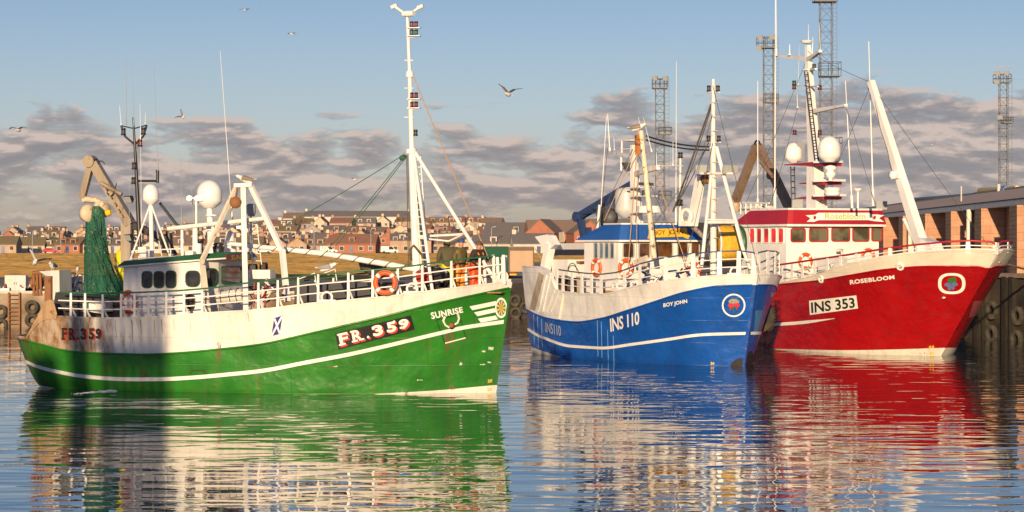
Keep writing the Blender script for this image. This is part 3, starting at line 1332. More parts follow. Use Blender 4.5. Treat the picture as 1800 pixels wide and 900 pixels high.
o = mb.build('net_pile', [grain('orange_net', (0.6, 0.14, 0.02), (0.8, 0.25, 0.05), 9), CREAM], None, (p.x, p.y, 3.02))
tag(o, 'small orange net pile on the quay edge at the far right', 'net pile')


# ------------------------------------------------------------------ lattice floodlight towers
STEEL = paint('tower_galvanised', (0.11, 0.108, 0.105), 0.5, dirt=0.2)


def tower(px, top_py, wpx, Y, plats, label, z0=2.2, lean=0.0):
    p = at(px, top_py, Y)
    s = FPX / Y
    w = wpx / s
    root = empty('floodlight_tower', (p.x, Y, z0))
    tag(root, label, 'floodlight tower', 'lattice floodlight towers behind the quay')
    h = p.z - z0
    mb = MB()
    c4 = [(-w / 2, -w / 2), (w / 2, -w / 2), (w / 2, w / 2), (-w / 2, w / 2)]
    for x, y in c4:
        mb.tube([(x, y, 0), (x, y, h)], 0.042, 5)
    n = int(h / (w * 0.95))
    for i in range(n):
        za, zb = h * i / n, h * (i + 1) / n
        for k in range(4):
            a, b = c4[k], c4[(k + 1) % 4]
            if (i + k) % 2:
                a, b = b, a
            mb.tube([(*a, za), (*b, zb)], 0.016, 4, caps=False)
            mb.tube([(*a, zb), (*b, zb)], 0.016, 4, caps=False)
    mb.build('lattice_frame', STEEL, root)
    ladder(root, (w / 2 + 0.28, 0, 0), (w / 2 + 0.28, 0, h), 0.42, min(90, int(h / 0.4)), STEEL, (1, 0.2, 0), 0.015)
    for (x0, x1, py, hpx) in plats:
        a, b = (x0 - px) / s, (x1 - px) / s
        z = EYE - (py - HORIZON) / s - z0
        mb = MB()
        mb.box(((a + b) / 2, 0, z), (b - a, w * 1.7, 0.12))
        hh = hpx / s
        for x in (a, (a + b) / 2, b):
            for y in (-w * .85, w * .85):
                mb.tube([(x, y, z), (x, y, z + hh)], 0.03, 4)
        for k in (0.5, 1.0):
            for y in (-w * .85, w * .85):
                mb.tube([(a, y, z + hh * k), (b, y, z + hh * k)], 0.028, 4)
            for x in (a, b):
                mb.tube([(x, -w * .85, z + hh * k), (x, w * .85, z + hh * k)], 0.028, 4)
        mb.build('platform', STEEL, root)
    return root, w, h, s


for px, tp, w, Y, pl, lb, lamps in ((1160, 140, 15, 240, [(1147, 1173, 155, 16), (1158, 1180, 236, 12), (1158, 1180, 350, 14)], 'slim lattice tower right of the blue boat signal mast', ((1150, 139), (1168, 139))),
                             (1351, 66, 17, 240, [(1331, 1363, 84, 18), (1344, 1367, 180, 14)], 'lattice tower behind the brown crane of the red boat', ((1334, 68), (1332, 86), (1355, 67))),
                             (1452, -25, 21, 235, [(1430, 1470, 3, 18), (1441, 1476, 134, 24), (1448, 1478, 262, 20)], 'tallest lattice tower, rising out of the picture behind the red boat mast', ()),
                             (1764, 131, 14, 250, [(1748, 1775, 145, 14), (1762, 1779, 216, 10)], 'lattice tower standing alone behind the fish market roof', ((1750, 130), (1766, 130), (1749, 145), (1755, 207)))):
    r, w_, h_, s_ = tower(px, tp, w, Y, pl, lb, 2.2 if px < 1300 else 3.0)
    for lx, ly in lamps:
        floodlight(r, Vector(((lx - px) / s_, -w_, h_ - (ly - tp) / s_)), (-0.5, -0.7, -0.3), 0.5)


# ------------------------------------------------------------------ lorry on the middle quay
def make_lorry():
    p = at(916, 489, 170)
    root = empty('lorry', (p.x, 170, 2.204), R(18))
    tag(root, 'green sided lorry with a beige rear shutter parked on the quay', 'lorry')
    mb = MB()
    w, L, z0, z1 = 1.86, 6.2, 0.42, 2.22
    mb.box((-0.0, L / 2, (z0 + z1) / 2), (w, L, z1 - z0), 0)
    for k in range(24):
        mb.box((-w / 2 - 0.012, 0.3 + k * 0.245, (z0 + z1) / 2), (0.024, 0.12, z1 - z0 - 0.1), 0)
    mb.box((0, L / 2, z1 + 0.03), (w + 0.06, L + 0.05, 0.06), 1)
    bx = mb.build('cargo_box', [paint('lorry_green', (0.015, 0.13, 0.06), 0.45, dirt=0.3), GREY], root)
    mb = MB()
    mb.box((0, -0.035, (z0 + z1) / 2 - 0.1), (w - 0.12, 0.06, z1 - z0 - 0.3))
    mb.build('rear_shutter', paint('beige_shutter', (0.50, 0.34, 0.22), 0.6, dirt=0.2, vary=0.06), bx)
    mb = MB()
    mb.box((0, -0.04, z1 - 0.12), (w, 0.07, 0.22))
    for s in (-1, 1):
        mb.box((s * (w / 2 - 0.02), -0.04, (z0 + z1) / 2), (0.1, 0.07, z1 - z0))
    mb.build('rear_frame', paint('frame_brown', (0.17, 0.11, 0.06), 0.6, rust=0.3), bx)
    mb = MB()
    mb.box((0, L / 2, 0.34), (w - 0.3, L, 0.14))
    mb.box((0, 0.05, 0.22), (w - 0.1, 0.1, 0.09))
    mb.build('chassis', DARKGREY, root)
    for s in (-1, 1):
        mb = MB()
        mb.box((s * 0.66, -0.03, 0.36), (0.42, 0.05, 0.09))
        mb.build('tail_lamp', light_lens('tail_red', (0.6, 0.04, 0.02)), root)
        for y in (1.1, 4.9):
            mb = MB()
            mb.lathe([(0.1, -0.12), (0.28, -0.11), (0.3, -0.05), (0.3, 0.05), (0.28, 0.11), (0.1, 0.12)], (s * 0.74, y, 0.3), (1, 0, 0), 18)
            mb.build('wheel', RUBBER, root)
    mb = MB()
    mb.box((-0.62, -0.066, 0.27), (0.5, 0.02, 0.11))
    mb.build('number_plate', YELLOW, root)
    mb = MB()
    mb.box((0, L + 0.9, 1.0), (w - 0.1, 1.5, 1.5))
    mb.build('cab', MATS['lorry_green'], root)


make_lorry()
for i, (px, py, n_) in enumerate(((905, 528, 'upper'), (906, 550, 'lower'), (924, 540, 'right hand'))):
    p = at(px, py, 149.75)
    tyre(p, (0, -1), f'{n_} dark tyre on the quay wall under the lorry', 'tyre fenders on the quay wall', 0.95)


# ------------------------------------------------------------------ left quay furniture
def left_quay():
    Y = 137.0
    p0, p1 = at(10, 516, Y), at(47, 516, Y)
    root = empty('control_cabinet', ((p0.x + p1.x) / 2, Y, 1.88))
    tag(root, 'grey double-door metal cabinet on the left quay', 'cabinet')
    w = p1.x - p0.x
    mb = MB()
    mb.box((0, 0, 0.5), (w, 0.5, 0.92))
    mb.box((0, 0, 0.03), (w - 0.1, 0.42, 0.06))
    mb.build('body', paint('cabinet_grey', (0.40, 0.41, 0.42), 0.4, dirt=0.2), root)
    for s in (-1, 1):
        mb = MB()
        mb.box((s * w / 4, -0.262, 0.5), (w / 2 - 0.03, 0.03, 0.86))
        d = mb.build('door', MATS['cabinet_grey'], root)
        mb = MB()
        mb.box((s * 0.06, -0.29, 0.5), (0.03, 0.04, 0.14))
        mb.build('handle', DARKGREY, d)
    mb = MB()
    mb.box((-w / 4, -0.283, 0.68), (0.16, 0.012, 0.16))
    mb.build('warning_plate', YELLOW, root)
    # rusty ladder down the quay wall
    r2 = empty('quay_ladder', (at(25, 575, 132.85).x, 132.8, 0))
    tag(r2, 'rusty iron ladder fixed down the left quay wall', 'ladder')
    mb = MB()
    for s in (-1, 1):
        mb.beam((s * 0.3, 0, -0.8), (s * 0.3, 0, 1.95), 0.09, 0.09)
    mb.build('stile', RUSTY, r2)
    for k in range(11):
        mb = MB()
        mb.tube([(-0.3, 0, -0.5 + k * 0.23), (0.3, 0, -0.5 + k * 0.23)], 0.024, 6)
        mb.build('rung', RUSTY, r2)
    for i, (px, py, n_) in enumerate(((1, 548, 'upper tyre at the left edge'), (2, 572, 'lower tyre at the left edge'), (56, 540, 'upper tyre right of the ladder'), (56, 563, 'lower tyre right of the ladder'))):
        tyre(at(px, py, 132.75), (0, -1), f'{n_}, hanging on the sunlit left quay wall', 'tyre fenders on the left quay', 0.92)
    # tangle of gear and boxes along the edge
    rnd = random.Random(8)
    for i, px in enumerate((4, 52, 60)):
        mb = MB()
        for k in range(9):
            a = Vector((rnd.uniform(-.5, .5), rnd.uniform(-.3, .3), rnd.uniform(0.02, .3)))
            mb.tube([a, a + Vector((rnd.uniform(-.3, .3), 0.1, rnd.uniform(.0, .35)))], rnd.uniform(.03, .08), 6, mat=rnd.choice((0, 1)))
        mb.box((0, 0, 0.1), (0.9, 0.5, 0.2), 1)
        o = mb.build('gear_heap', [RUSTY, WHITE_WORN], None, (at(px, 0, 134.2).x, 134.2, 1.95))
        tag(o, ('heap of gear at the left end of the quay', 'heap of gear just right of the grey cabinet', 'heap of gear beside the stern of the green boat')[i], 'gear heap')


left_quay()
# ------------------------------------------------------------------ the town on the hill
WALLS = {'cream': paint('harl_cream', (0.55, 0.45, 0.33), 0.9, dirt=0.2), 'grey': paint('harl_grey', (0.36, 0.31, 0.27), 0.9, dirt=0.2), 'white': paint('harl_white', (0.62, 0.55, 0.46), 0.9, dirt=0.15),
         'tan': paint('stone_tan', (0.44, 0.30, 0.20), 0.9, dirt=0.25), 'pinkish': paint('stone_pink', (0.42, 0.27, 0.20), 0.9, dirt=0.25), 'red brick': paint('brick_red', (0.38, 0.14, 0.08), 0.9, dirt=0.2)}
ROOFS = {'slate': grain('roof_slate', (0.12, 0.11, 0.11), (0.19, 0.17, 0.165), 3, 0.8, 0), 'brown': grain('roof_brown', (0.18, 0.125, 0.09), (0.26, 0.185, 0.135), 3, 0.85, 0),
         'red tile': grain('roof_red', (0.20, 0.10, 0.065), (0.28, 0.15, 0.10), 3, 0.85, 0), 'mossy': grain('roof_moss', (0.15, 0.12, 0.06), (0.22, 0.17, 0.09), 3, 0.9, 0)}
TOWN_GLASS = glass('town_glass', (0.03, 0.03, 0.035), 0.1)


def house(X, Y, w, d, eave, rise, wall, roof, rz, gable, dormers, chim, nwin, floors, rnd, label, cat='house'):
    z = ground_z(X, Y)
    root = empty('terrace' if w > 24 else 'house', (X, Y, z - 0.1), rz)
    tag(root, label, cat, 'houses of the town')
    W, Rf = WALLS[wall], ROOFS[roof]
    mb = MB()
    mb.box((0, 0, eave / 2 - 0.4), (w, d, eave + 0.8))
    if gable:                                             # gable faces the harbour: ridge runs away from the view
        mb.add([(-w / 2, -d / 2, eave), (w / 2, -d / 2, eave), (0, -d / 2, eave + rise), (-w / 2, d / 2, eave), (w / 2, d / 2, eave), (0, d / 2, eave + rise)], [(0, 1, 2), (5, 4, 3)])
        e = [(-w / 2 - .25, eave - .22), (0, eave + rise), (w / 2 + .25, eave - .22)]
        pr = [(x, -d / 2 - .2, zz + .02) for x, zz in e] + [(x, -d / 2 - .2, zz + .24) for x, zz in reversed(e)]
        ext = (0, d + .4, 0)
    else:
        mb.add([(-w / 2, -d / 2, eave), (-w / 2, d / 2, eave), (-w / 2, 0, eave + rise), (w / 2, -d / 2, eave), (w / 2, d / 2, eave), (w / 2, 0, eave + rise)], [(0, 2, 1), (3, 4, 5)])
        e = [(-d / 2 - .25, eave - .2), (0, eave + rise), (d / 2 + .25, eave - .2)]
        pr = [(-w / 2 - .15, y, zz + .02) for y, zz in e] + [(-w / 2 - .15, y, zz + .24) for y, zz in reversed(e)]
        ext = (w + .3, 0, 0)
    mb.build('wall', W, root)
    mb = MB()
    n = 3
    a, b = pr[:3], pr[3:][::-1]
    E = Vector(ext)
    vs = [Vector(p) for p in a] + [Vector(p) for p in b] + [Vector(p) + E for p in a] + [Vector(p) + E for p in b]
    mb.add(vs, [(0, 1, 7, 6), (1, 2, 8, 7), (3, 9, 10, 4), (4, 10, 11, 5), (0, 3, 4, 1), (1, 4, 5, 2), (6, 7, 10, 9), (7, 8, 11, 10), (0, 6, 9, 3), (2, 5, 11, 8)])
    rf = mb.build('roof', Rf, root)
    for k in range(chim):
        mb = MB()
        cx = (-1 if k == 0 else 1) * (w / 2 - 0.5) if not gable else 0
        cy = 0 if not gable else (-1 if k == 0 else 1) * (d / 2 - .5)
        mb.box((cx, cy, eave + rise + 0.35), (0.9, 0.8, 1.5))
        mb.lathe([(0.14, 0), (0.12, 0.35)], (cx - .2, cy, eave + rise + 1.1), n=7, mat=1)
        mb.lathe([(0.14, 0), (0.12, 0.35)], (cx + .2, cy, eave + rise + 1.1), n=7, mat=1)
        mb.build('chimney', [W, ROOFS['red tile']], rf)
    for k in range(dormers):
        x = (k - (dormers - 1) / 2) * (w / max(dormers, 1)) * 0.8
        mb = MB()
        mb.box((x, -d * 0.28, eave + rise * 0.42), (1.7, d * 0.28, 1.5))
        dm = mb.build('dormer', WALLS['white'] if rnd.random() < .3 else W, rf)
        mb = MB()
        mb.box((x, -d * 0.42 - .03, eave + rise * 0.42 + 0.05), (1.1, 0.06, 0.95))
        mb.build('window', TOWN_GLASS, dm)
    for fl in range(floors):
        for k in range(nwin):
            x = (k - (nwin - 1) / 2) * (w / nwin)
            door = fl == 0 and k == nwin // 2 and nwin > 2 and not gable
            mb = MB()
            zz = 1.0 if door else 1.45 + fl * 2.5
            mb.box((x, -d / 2 - 0.03, zz), (0.95 if door else 1.25, 0.10, 2.0 if door else 1.25))
            f = mb.build('door' if door else 'window', WALLS['white'] if not door else BLUE_DARK, root)
            if not door:
                mb = MB()
                mb.box((x, -d / 2 - 0.09, zz), (1.0, 0.03, 1.0))
                mb.build('pane', TOWN_GLASS, f)
    return root


def ordinal(n):
    return f"{n}{'th' if 10 <= n % 100 <= 20 else {1: 'st', 2: 'nd', 3: 'rd'}.get(n % 10, 'th')}"


def town():
    rnd = random.Random(12)
    rows = (('front row', 645, -25, 560, 40, 14, .92), ('second row', 700, -20, 600, 37, 10, .9), ('third row', 770, -30, 880, 36, 12, .95), ('fourth row', 850, -20, 900, 36, 14, .95), ('hill row', 940, 440, 900, 33, 14, 1.0), ('far left crest', 1000, -20, 440, 46, 26, .9))
    for rname, Y0, x0, x1, step, jit, sc in rows:
        px, i = x0, 0
        while px < x1:
            Y = Y0 + rnd.uniform(-jit, jit)
            p = at(px, 430, Y)
            i += 1
            wall = rnd.choices(['cream', 'grey', 'white', 'tan', 'pinkish', 'red brick'], [5, 3, 3, 4, 3, 1])[0]
            roof = rnd.choices(['slate', 'brown', 'red tile', 'mossy'], [4, 4, 3, 1])[0]
            gable = rnd.random() < 0.3
            w = rnd.uniform(4.6, 6.2) if gable else rnd.uniform(6, 9)
            d = rnd.uniform(7, 9)
            eave = rnd.choice((2.3, 2.5, 2.7)) * sc
            rise = rnd.uniform(1.6, 2.2) * sc
            dm = 0 if gable else rnd.choice((0, 1, 2, 2))
            house(p.x, Y, w, d, eave, rise, wall, roof, rnd.uniform(-.25, .25), gable, dm, rnd.choice((1, 1, 2)), 2 if gable else 3, 1, rnd,
                  f'{wall} {"gabled house" if gable else "cottage"}, {roof} roof, {ordinal(i)} from left in town {rname}')
            px += step * rnd.uniform(0.75, 1.3)
    # recognisable buildings of the middle stretch
    def big(px, Y, *a, **k):
        p = at(px, 430, Y)
        return house(p.x, Y, *a, **k)
    big(622, 640, 13, 8, 2.7, 2.4, 'red brick', 'red tile', -.1, False, 1, 1, 5, 1, rnd, 'red brick house with red tile roof left of the pale gabled pair')
    big(722, 645, 11, 8, 3.6, 1.9, 'tan', 'slate', 0.04, False, 2, 2, 4, 2, rnd, 'two storey stone house with white dormers left of the foremast')
    big(575, 655, 14, 9, 2.6, 2.6, 'cream', 'slate', 0.1, False, 1, 1, 5, 1, rnd, 'low cream cottage with dark roof at the end of the front row')
    big(780, 650, 13, 9, 2.8, 2.6, 'pinkish', 'brown', -.1, False, 0, 2, 4, 1, rnd, 'pinkish stone cottage behind the crew on the green boat')
    big(835, 640, 12, 8, 2.8, 2.3, 'cream', 'brown', 0.2, True, 0, 1, 2, 1, rnd, 'cream gable fronted house behind the green bow rail')
    big(870, 600, 11, 8, 2.7, 2.2, 'cream', 'slate', -0.1, False, 1, 2, 4, 1, rnd, 'broad cream house with slate roof and dormer above the lorry')
    big(935, 590, 10, 8, 2.7, 2.3, 'white', 'slate', 0.1, False, 0, 1, 4, 1, rnd, 'white walled house with hipped slate roof right above the lorry')
    big(912, 720, 20, 11, 4.8, 3.2, 'grey', 'slate', -.18, False, 1, 0, 6, 2, rnd, 'long grey block with big slate roof beside the red brick flats', cat='apartment block')
    big(992, 690, 22, 11, 5.4, 3.6, 'red brick', 'brown', 0.12, False, 0, 0, 8, 2, rnd, 'red brick flats with brown roof left of the blue crane', cat='apartment block')
    big(958, 660, 8, 10, 5.6, 3.6, 'red brick', 'brown', -.3, True, 0, 0, 2, 2, rnd, 'gabled red brick wing at the left end of the flats', cat='apartment block')
    big(1030, 660, 9, 10, 5.6, 3.2, 'red brick', 'brown', 0.2, True, 0, 0, 3, 2, rnd, 'gabled red brick wing behind the blue crane', cat='apartment block')
    big(1060, 760, 20, 10, 5, 3.5, 'tan', 'slate', 0.1, False, 0, 1, 5, 2, rnd, 'tan block behind the blue boat wheelhouse', cat='apartment block')
    big(628, 1010, 44, 9, 3.4, 2.2, 'white', 'slate', 0.02, False, 0, 2, 12, 1, rnd, 'long white terrace along the skyline, left of the foremast', cat='terrace')
    big(545, 1015, 22, 9, 3.0, 2.2, 'white', 'brown', 0.0, False, 0, 1, 6, 1, rnd, 'short white terrace on the skyline above the derrick boom', cat='terrace')
    # vans and cars parked along the front row
    for px, kind, mt, lb in ((577, 'van', WHITE_CLEAN, 'white van parked in front of the red brick house'), (684, 'van', WHITE_CLEAN, 'white van parked left of the foremast'), (463, 'car', WHITE, 'pale car parked beside the gantry leg'),
                             (510, 'car', GREY, 'silver grey car parked before the low cottages'), (88, 'car', paint('car_red', (0.5, 0.02, 0.02), 0.3), 'small red car parked before the cottages at the left')):
        Y = 628
        p = at(px, 430, Y)
        root = empty('parked_van' if kind == 'van' else 'parked_car', (p.x, Y, ground_z(p.x, Y)), 0.2)
        tag(root, lb, kind, 'vehicles parked by the town')
        L, hh, w = (4.6, 1.9, 1.8) if kind == 'van' else (4.0, 1.35, 1.7)
        prof = [(-L / 2, .3), (L / 2, .3), (L / 2, .85), (L / 2 - .9, .95), (L / 2 - 1.6, hh), (-L / 2 + (.1 if kind == 'van' else .8), hh), (-L / 2, .9)]
        mb = MB()
        mb.prism([(x, -w / 2, zz) for x, zz in prof], (0, w, 0))
        mb.build('body', mt, root)
        mb = MB()
        mb.prism([(L / 2 - 1.1, -w / 2 - .01, .98), (L / 2 - 1.62, -w / 2 - .01, hh - .12), (-.2 if kind == 'van' else -L / 2 + 1, -w / 2 - .01, hh - .12), (-.2 if kind == 'van' else -L / 2 + .7, -w / 2 - .01, .98)], (0, .02, 0))
        mb.build('side_window', GLASS, root)
        for x in (-L / 2 + .8, L / 2 - .8):
            mb = MB()
            mb.lathe([(.1, -.1), (.32, -.1), (.32, .1), (.1, .1)], (x, -w / 2 + .08, .32), (0, 1, 0), 12)
            mb.build('wheel', RUBBER, root)
    # street lamps
    for i, (px, Y, h, nm) in enumerate(((57, 620, 5.6, 'behind the flying gull at the far left'), (107, 625, 6, 'left of the green net'), (552, 615, 6, 'above the middle of the derrick boom'), (652, 620, 6.2, 'between the white vans'),
                                        (769, 600, 6.2, 'behind the crew of the green boat'), (864, 585, 6.4, 'above the green lorry'), (443, 620, 5.5, 'behind the gantry'))):
        p = at(px, 430, Y)
        root = empty('street_lamp', (p.x, Y, ground_z(p.x, Y)))
        tag(root, f'slim grey street lamp {nm}', 'street lamp', 'street lamps of the town')
        mb = MB()
        mb.tube([(0, 0, 0), (0, 0, h), (0.5, 0, h + 0.25)], 0.10, 6, r2=0.07)
        mb.build('post', GREY, root)
        mb = MB()
        mb.beam((0.3, 0, h + .22), (1.1, 0, h + .34), 0.3, 0.16)
        mb.build('lamp_head', GREY, root)
    # bare winter trees on the skyline
    TW = grain('bare_twigs', (0.10, 0.055, 0.03), (0.17, 0.10, 0.055), 4, 1.0, 0)
    for i, (px, Y, h, nm) in enumerate(((92, 880, 6.0, 'on the far left crest'), (528, 900, 6.5, 'left of the skyline terrace'), (704, 905, 6, 'right of the skyline terrace'), (868, 820, 7, 'above the crew of the green boat'),
                                        (885, 830, 6, 'beside the long grey block'), (1000, 830, 7, 'behind the red brick flats'), (760, 900, 5.5, 'on the skyline right of the foremast'))):
        p = at(px, 430, Y)
        root = empty('bare_tree', (p.x, Y, ground_z(p.x, Y)))
        tag(root, f'brown leafless tree {nm}', 'tree', 'trees of the town')
        mb = MB()
        tips = []
        mb.tube([(0, 0, -.3), (0.1, 0, h * .4)], 0.22, 6, r2=0.14)
        for k in range(9):
            a = rnd.uniform(0, 6.28)
            q = Vector((math.cos(a) * h * rnd.uniform(.15, .42), math.sin(a) * h * .3, h * rnd.uniform(.6, .95)))
            mb.tube([(0.1, 0, h * rnd.uniform(.25, .4)), q * 0.6 + Vector((0, 0, h * .15)), q], 0.10, 5, r2=0.03)
            tips.append(q)
        mb.build('trunk', TW, root)
        mb = MB()
        for q in tips:
            for k in range(26):
                a = q * rnd.uniform(.55, 1)
                a.z = q.z * rnd.uniform(.75, 1)
                e = a + Vector((rnd.gauss(0, h * .09), rnd.gauss(0, h * .09), rnd.uniform(0, h * .14)))
                d = (e - a).normalized().cross(Vector((0, 1, 0))) * 0.05
                mb.add([a - d, a + d, e], [(0, 1, 2)])
        mb.build('crown', TW, root)


town()
# ------------------------------------------------------------------ the three boats: frames and hulls
FG = Frame((-0.55, 74.3), 15.3, 15.0)
FB = Frame((8.79, 90.7), 12.6, 60.0)
FR = Frame((17.76, 99.06), 16.0, 64.0)

HG = Hull(FG, 15.3,
          [(0, 0.0), (.012, .62), (.05, 1.35), (.14, 1.95), (.3, 2.3), (.5, 2.4), (.7, 2.05), (.85, 1.2), (.95, .42), (1, .03)],
          [(0, 0.0), (.006, .75), (.03, 1.6), (.09, 2.15), (.2, 2.5), (.4, 2.65), (.65, 2.6), (.8, 2.2), (.9, 1.5), (.97, .6), (1, .07)],
          [(0, 1.8), (.4, 2.1), (1, 3.3)], [(0, .6), (.3, .7), (.7, 1.2), (1, 1.6)],
          lambda z: 0.15 * z, lambda z: -0.62 * min(1, max(0, z / 1.6)) ** 0.7, 0.012)
HB = Hull(FB, 12.6,
          [(0, 1.9), (.1, 2.2), (.3, 2.45), (.5, 2.45), (.7, 2.15), (.85, 1.7), (.93, 1.05), (.975, .5), (1, .06)],
          [(0, 2.2), (.1, 2.5), (.3, 2.75), (.55, 2.85), (.75, 2.75), (.87, 2.3), (.95, 1.45), (.985, .72), (1, .12)],
          [(0, 2.6), (.5, 2.4), (1, 3.2)], [(0, .8), (.5, .9), (1, 1.5)],
          lambda z: 0.24 * z, lambda z: -0.05 * max(0, z))
HR = Hull(FR, 16.0,
          [(0, 2.6), (.3, 2.95), (.55, 3.0), (.72, 2.85), (.84, 2.35), (.91, 1.75), (.96, 1.05), (.985, .55), (1, .08)],
          [(0, 2.9), (.4, 3.25), (.7, 3.3), (.82, 2.95), (.91, 2.1), (.97, 1.0), (1, .14)],
          [(0, 2.6), (.5, 2.6), (1, 3.6)], [(0, .8), (.5, 1.0), (1, 1.7)],
          lambda z: 0.88 * z, lambda z: -0.05 * max(0, z))

HULL_GREEN = paint('green_hull_paint', (0.021, 0.165, 0.014), 0.33, streak=0.3, dirt=0.35, dent=0.35, rust=0.03, vary=0.25, aft=(3.2, -1.4, (0.13, 0.07, 0.03), (0.05, 0.035, 0.02)))
BULWARK_G = paint('stained_white_bulwark', (0.78, 0.74, 0.67), 0.42, rust=0.0, streak=0.3, dirt=0.35, dent=0.25, rustcol=(0.30, 0.17, 0.09), aft=(8.5, -0.2, (0.42, 0.33, 0.24), (0.19, 0.085, 0.03)))
HULL_BLUE = paint('blue_hull_paint', (0.007, 0.078, 0.36), 0.28, streak=0.0, dirt=0.3, dent=0.4, vary=0.18)
BULWARK_B = paint('white_bulwark', (0.74, 0.72, 0.69), 0.4, streak=0.08, dirt=0.3, dent=0.25)
HULL_RED = paint('red_hull_paint', (0.34, 0.004, 0.006), 0.27, streak=0.0, dirt=0.25, dent=0.4, vary=0.16)
BULWARK_R = paint('cream_bulwark', (0.76, 0.70, 0.58), 0.38, streak=0.08, dirt=0.2, dent=0.2)
BOOT_WHITE = paint('boot_top_white', (0.72, 0.68, 0.58), 0.45, rust=0.12, streak=0.35, dirt=0.4)


def make_hull(name, fr, H, label, top, bound, stripe, boot, mats, stripe_w=0.13, bul=0.5, stripe_u=(0.0, 1.0), flat_boot=None):
    root = empty(name, fr.o, fr.rz)
    tag(root, label, 'fishing boat', 'fishing boats in the harbour')
    ftop, fb = H.curve(top), H.curve(bound)
    fs = H.curve(stripe) if stripe else None
    fboot = H.curve(boot)
    hull_m, bul_m, boot_m, stripe_m = mats
    low = lambda u: -0.7
    mb = MB()
    H.band(low, fboot, US, 5, mb, 0, 1)
    H.band(fboot, fb, US, 14, mb, 0, 0)
    hull = mb.build('hull', [hull_m, boot_m], root)
    # bulwark: outer skin, inner skin, top
    mb = MB()
    e = lambda u: fb(u) + 0.004
    H.band(e, ftop, US, 6, mb, 0.006, 0)
    H.band(lambda u: ftop(u) - bul, ftop, US, 2, mb, -0.09, 0)
    for side in (-1, 1):
        vs = []
        for u in US:
            z = ftop(u)
            vs += [H.surf(u, z, 0.035, side), H.surf(u, z, -0.12, side), H.surf(u, z + 0.05, 0.035, side), H.surf(u, z + 0.05, -0.12, side)]
        fsx = []
        for i in range(len(US) - 1):
            a, b = 4 * i, 4 * i + 4
            fsx += [(a, b, b + 2, a + 2), (a + 2, b + 2, b + 3, a + 3), (a + 3, b + 3, b + 1, a + 1), (a + 1, b + 1, b, a)]
        mb.add(vs, fsx, 0, False)
    mb.build('bulwark', bul_m, root)
    # moulding where the two colours meet
    mb = MB()
    for side in (-1, 1):
        mb.tube([H.surf(u, fb(u), 0.01, side) for u in US], 0.035, 6)
    mb.build('moulding', hull_m, root)
    if fs:
        mb = MB()
        us = [u for u in US if stripe_u[0] <= u <= stripe_u[1]]
        for side in (-1, 1):
            vs, fx = [], []
            for u in us:
                z = fs(u)
                w = stripe_w if stripe_u[1] == 1.0 else stripe_w * max(0.05, min(1, (stripe_u[1] - u) / 0.12))
                vs += [H.surf(u, z - w / 2, 0.0, side), H.surf(u, z - w / 2, 0.045, side), H.surf(u, z + w / 2, 0.045, side), H.surf(u, z + w / 2, 0.0, side)]
            for i in range(len(us) - 1):
                for j in range(3):
                    fx.append((4 * i + j, 4 * i + 4 + j, 4 * i + 5 + j, 4 * i + 1 + j))
            mb.add(vs, fx, 0, False)
        mb.build('rubbing_strake', stripe_m, root)
    mb = MB()
    vs, fx = [], []
    ud = [u for u in US if 0.004 < u < 0.985]
    for u in ud:
        z = ftop(u) - bul + 0.02
        a = H.surf(u, z, -0.05, -1)
        vs += [a, Vector((a.x, 0, z + 0.05)), Vector((a.x, -a.y, z))]
    for i in range(len(ud) - 1):
        for j in range(2):
            fx.append((3 * i + j, 3 * i + 3 + j, 3 * i + 4 + j, 3 * i + 1 + j))
    mb.add(vs, fx, 0)
    mb.build('deck', DECK, root)
    return root, ftop, fb, fs


# green boat
G_TOP = [(46, 594), (58, 577), (72, 563), (86, 558), (101, 557.6), (174, 560.7), (242.6, 559.7), (311, 555.7), (373, 551), (457, 545.7), (540, 535.4), (611, 529), (700, 520.5), (760, 512.3), (820, 505), (860, 500.5), (895, 496)]
G_BOUND = [(44, 597), (71.5, 604.9), (124.4, 617.3), (186.6, 621.4), (248.8, 623), (311, 620.5), (373.3, 615), (460, 605), (540, 587.3), (611, 571), (682, 554.3), (753.4, 536.5), (824.5, 520.5), (895, 506.2)]
G_STRIPE = [(50, 637), (65.3, 643.8), (93, 651.5), (155.5, 662.4), (217.7, 666.5), (280, 666.5), (342, 663.4), (404, 657.8), (460, 652), (540, 636.8), (611, 623.6), (682, 607.6), (771, 586.3), (817.4, 575.6), (885, 565.7)]
G_BOOT = [(75, 678), (150, 692), (250, 697), (400, 702), (540, 700), (640, 693.5), (771, 686), (868, 677)]
green, G_t, G_b, G_s = make_hull('fishing_boat', FG, HG, 'green fishing boat with white bulwark and FR.359 on its bow', G_TOP, G_BOUND, G_STRIPE, G_BOOT,
                                 (HULL_GREEN, BULWARK_G, BOOT_WHITE, WHITE), 0.12, 0.45)
# blue boat
B_TOP = [(946, 470), (955, 473), (966, 480), (978, 511), (1000, 515), (1024, 517), (1055.5, 518), (1118, 504), (1180, 493.5), (1242, 487), (1290, 484), (1318, 483.5), (1334, 484)]
B_BOUND = [(928, 545), (962, 559), (1009, 565.7), (1055.5, 560), (1102, 546), (1149, 531), (1211, 512), (1273, 502), (1328, 501)]
B_STRIPE = [(923, 579), (962, 596), (1006, 608.6), (1055, 611.7), (1118, 604.5), (1180, 596), (1242, 588), (1316, 586)]
B_BOOT = [(926, 609), (960, 619), (990, 629), (1010, 637), (1030, 645), (1300, 660)]
blue, B_t, B_b, B_s = make_hull('fishing_boat', FB, HB, 'blue and white fishing boat moored in the middle', B_TOP, B_BOUND, B_STRIPE, B_BOOT,
                                (HULL_BLUE, BULWARK_B, BOOT_WHITE, WHITE), 0.11, 0.5)
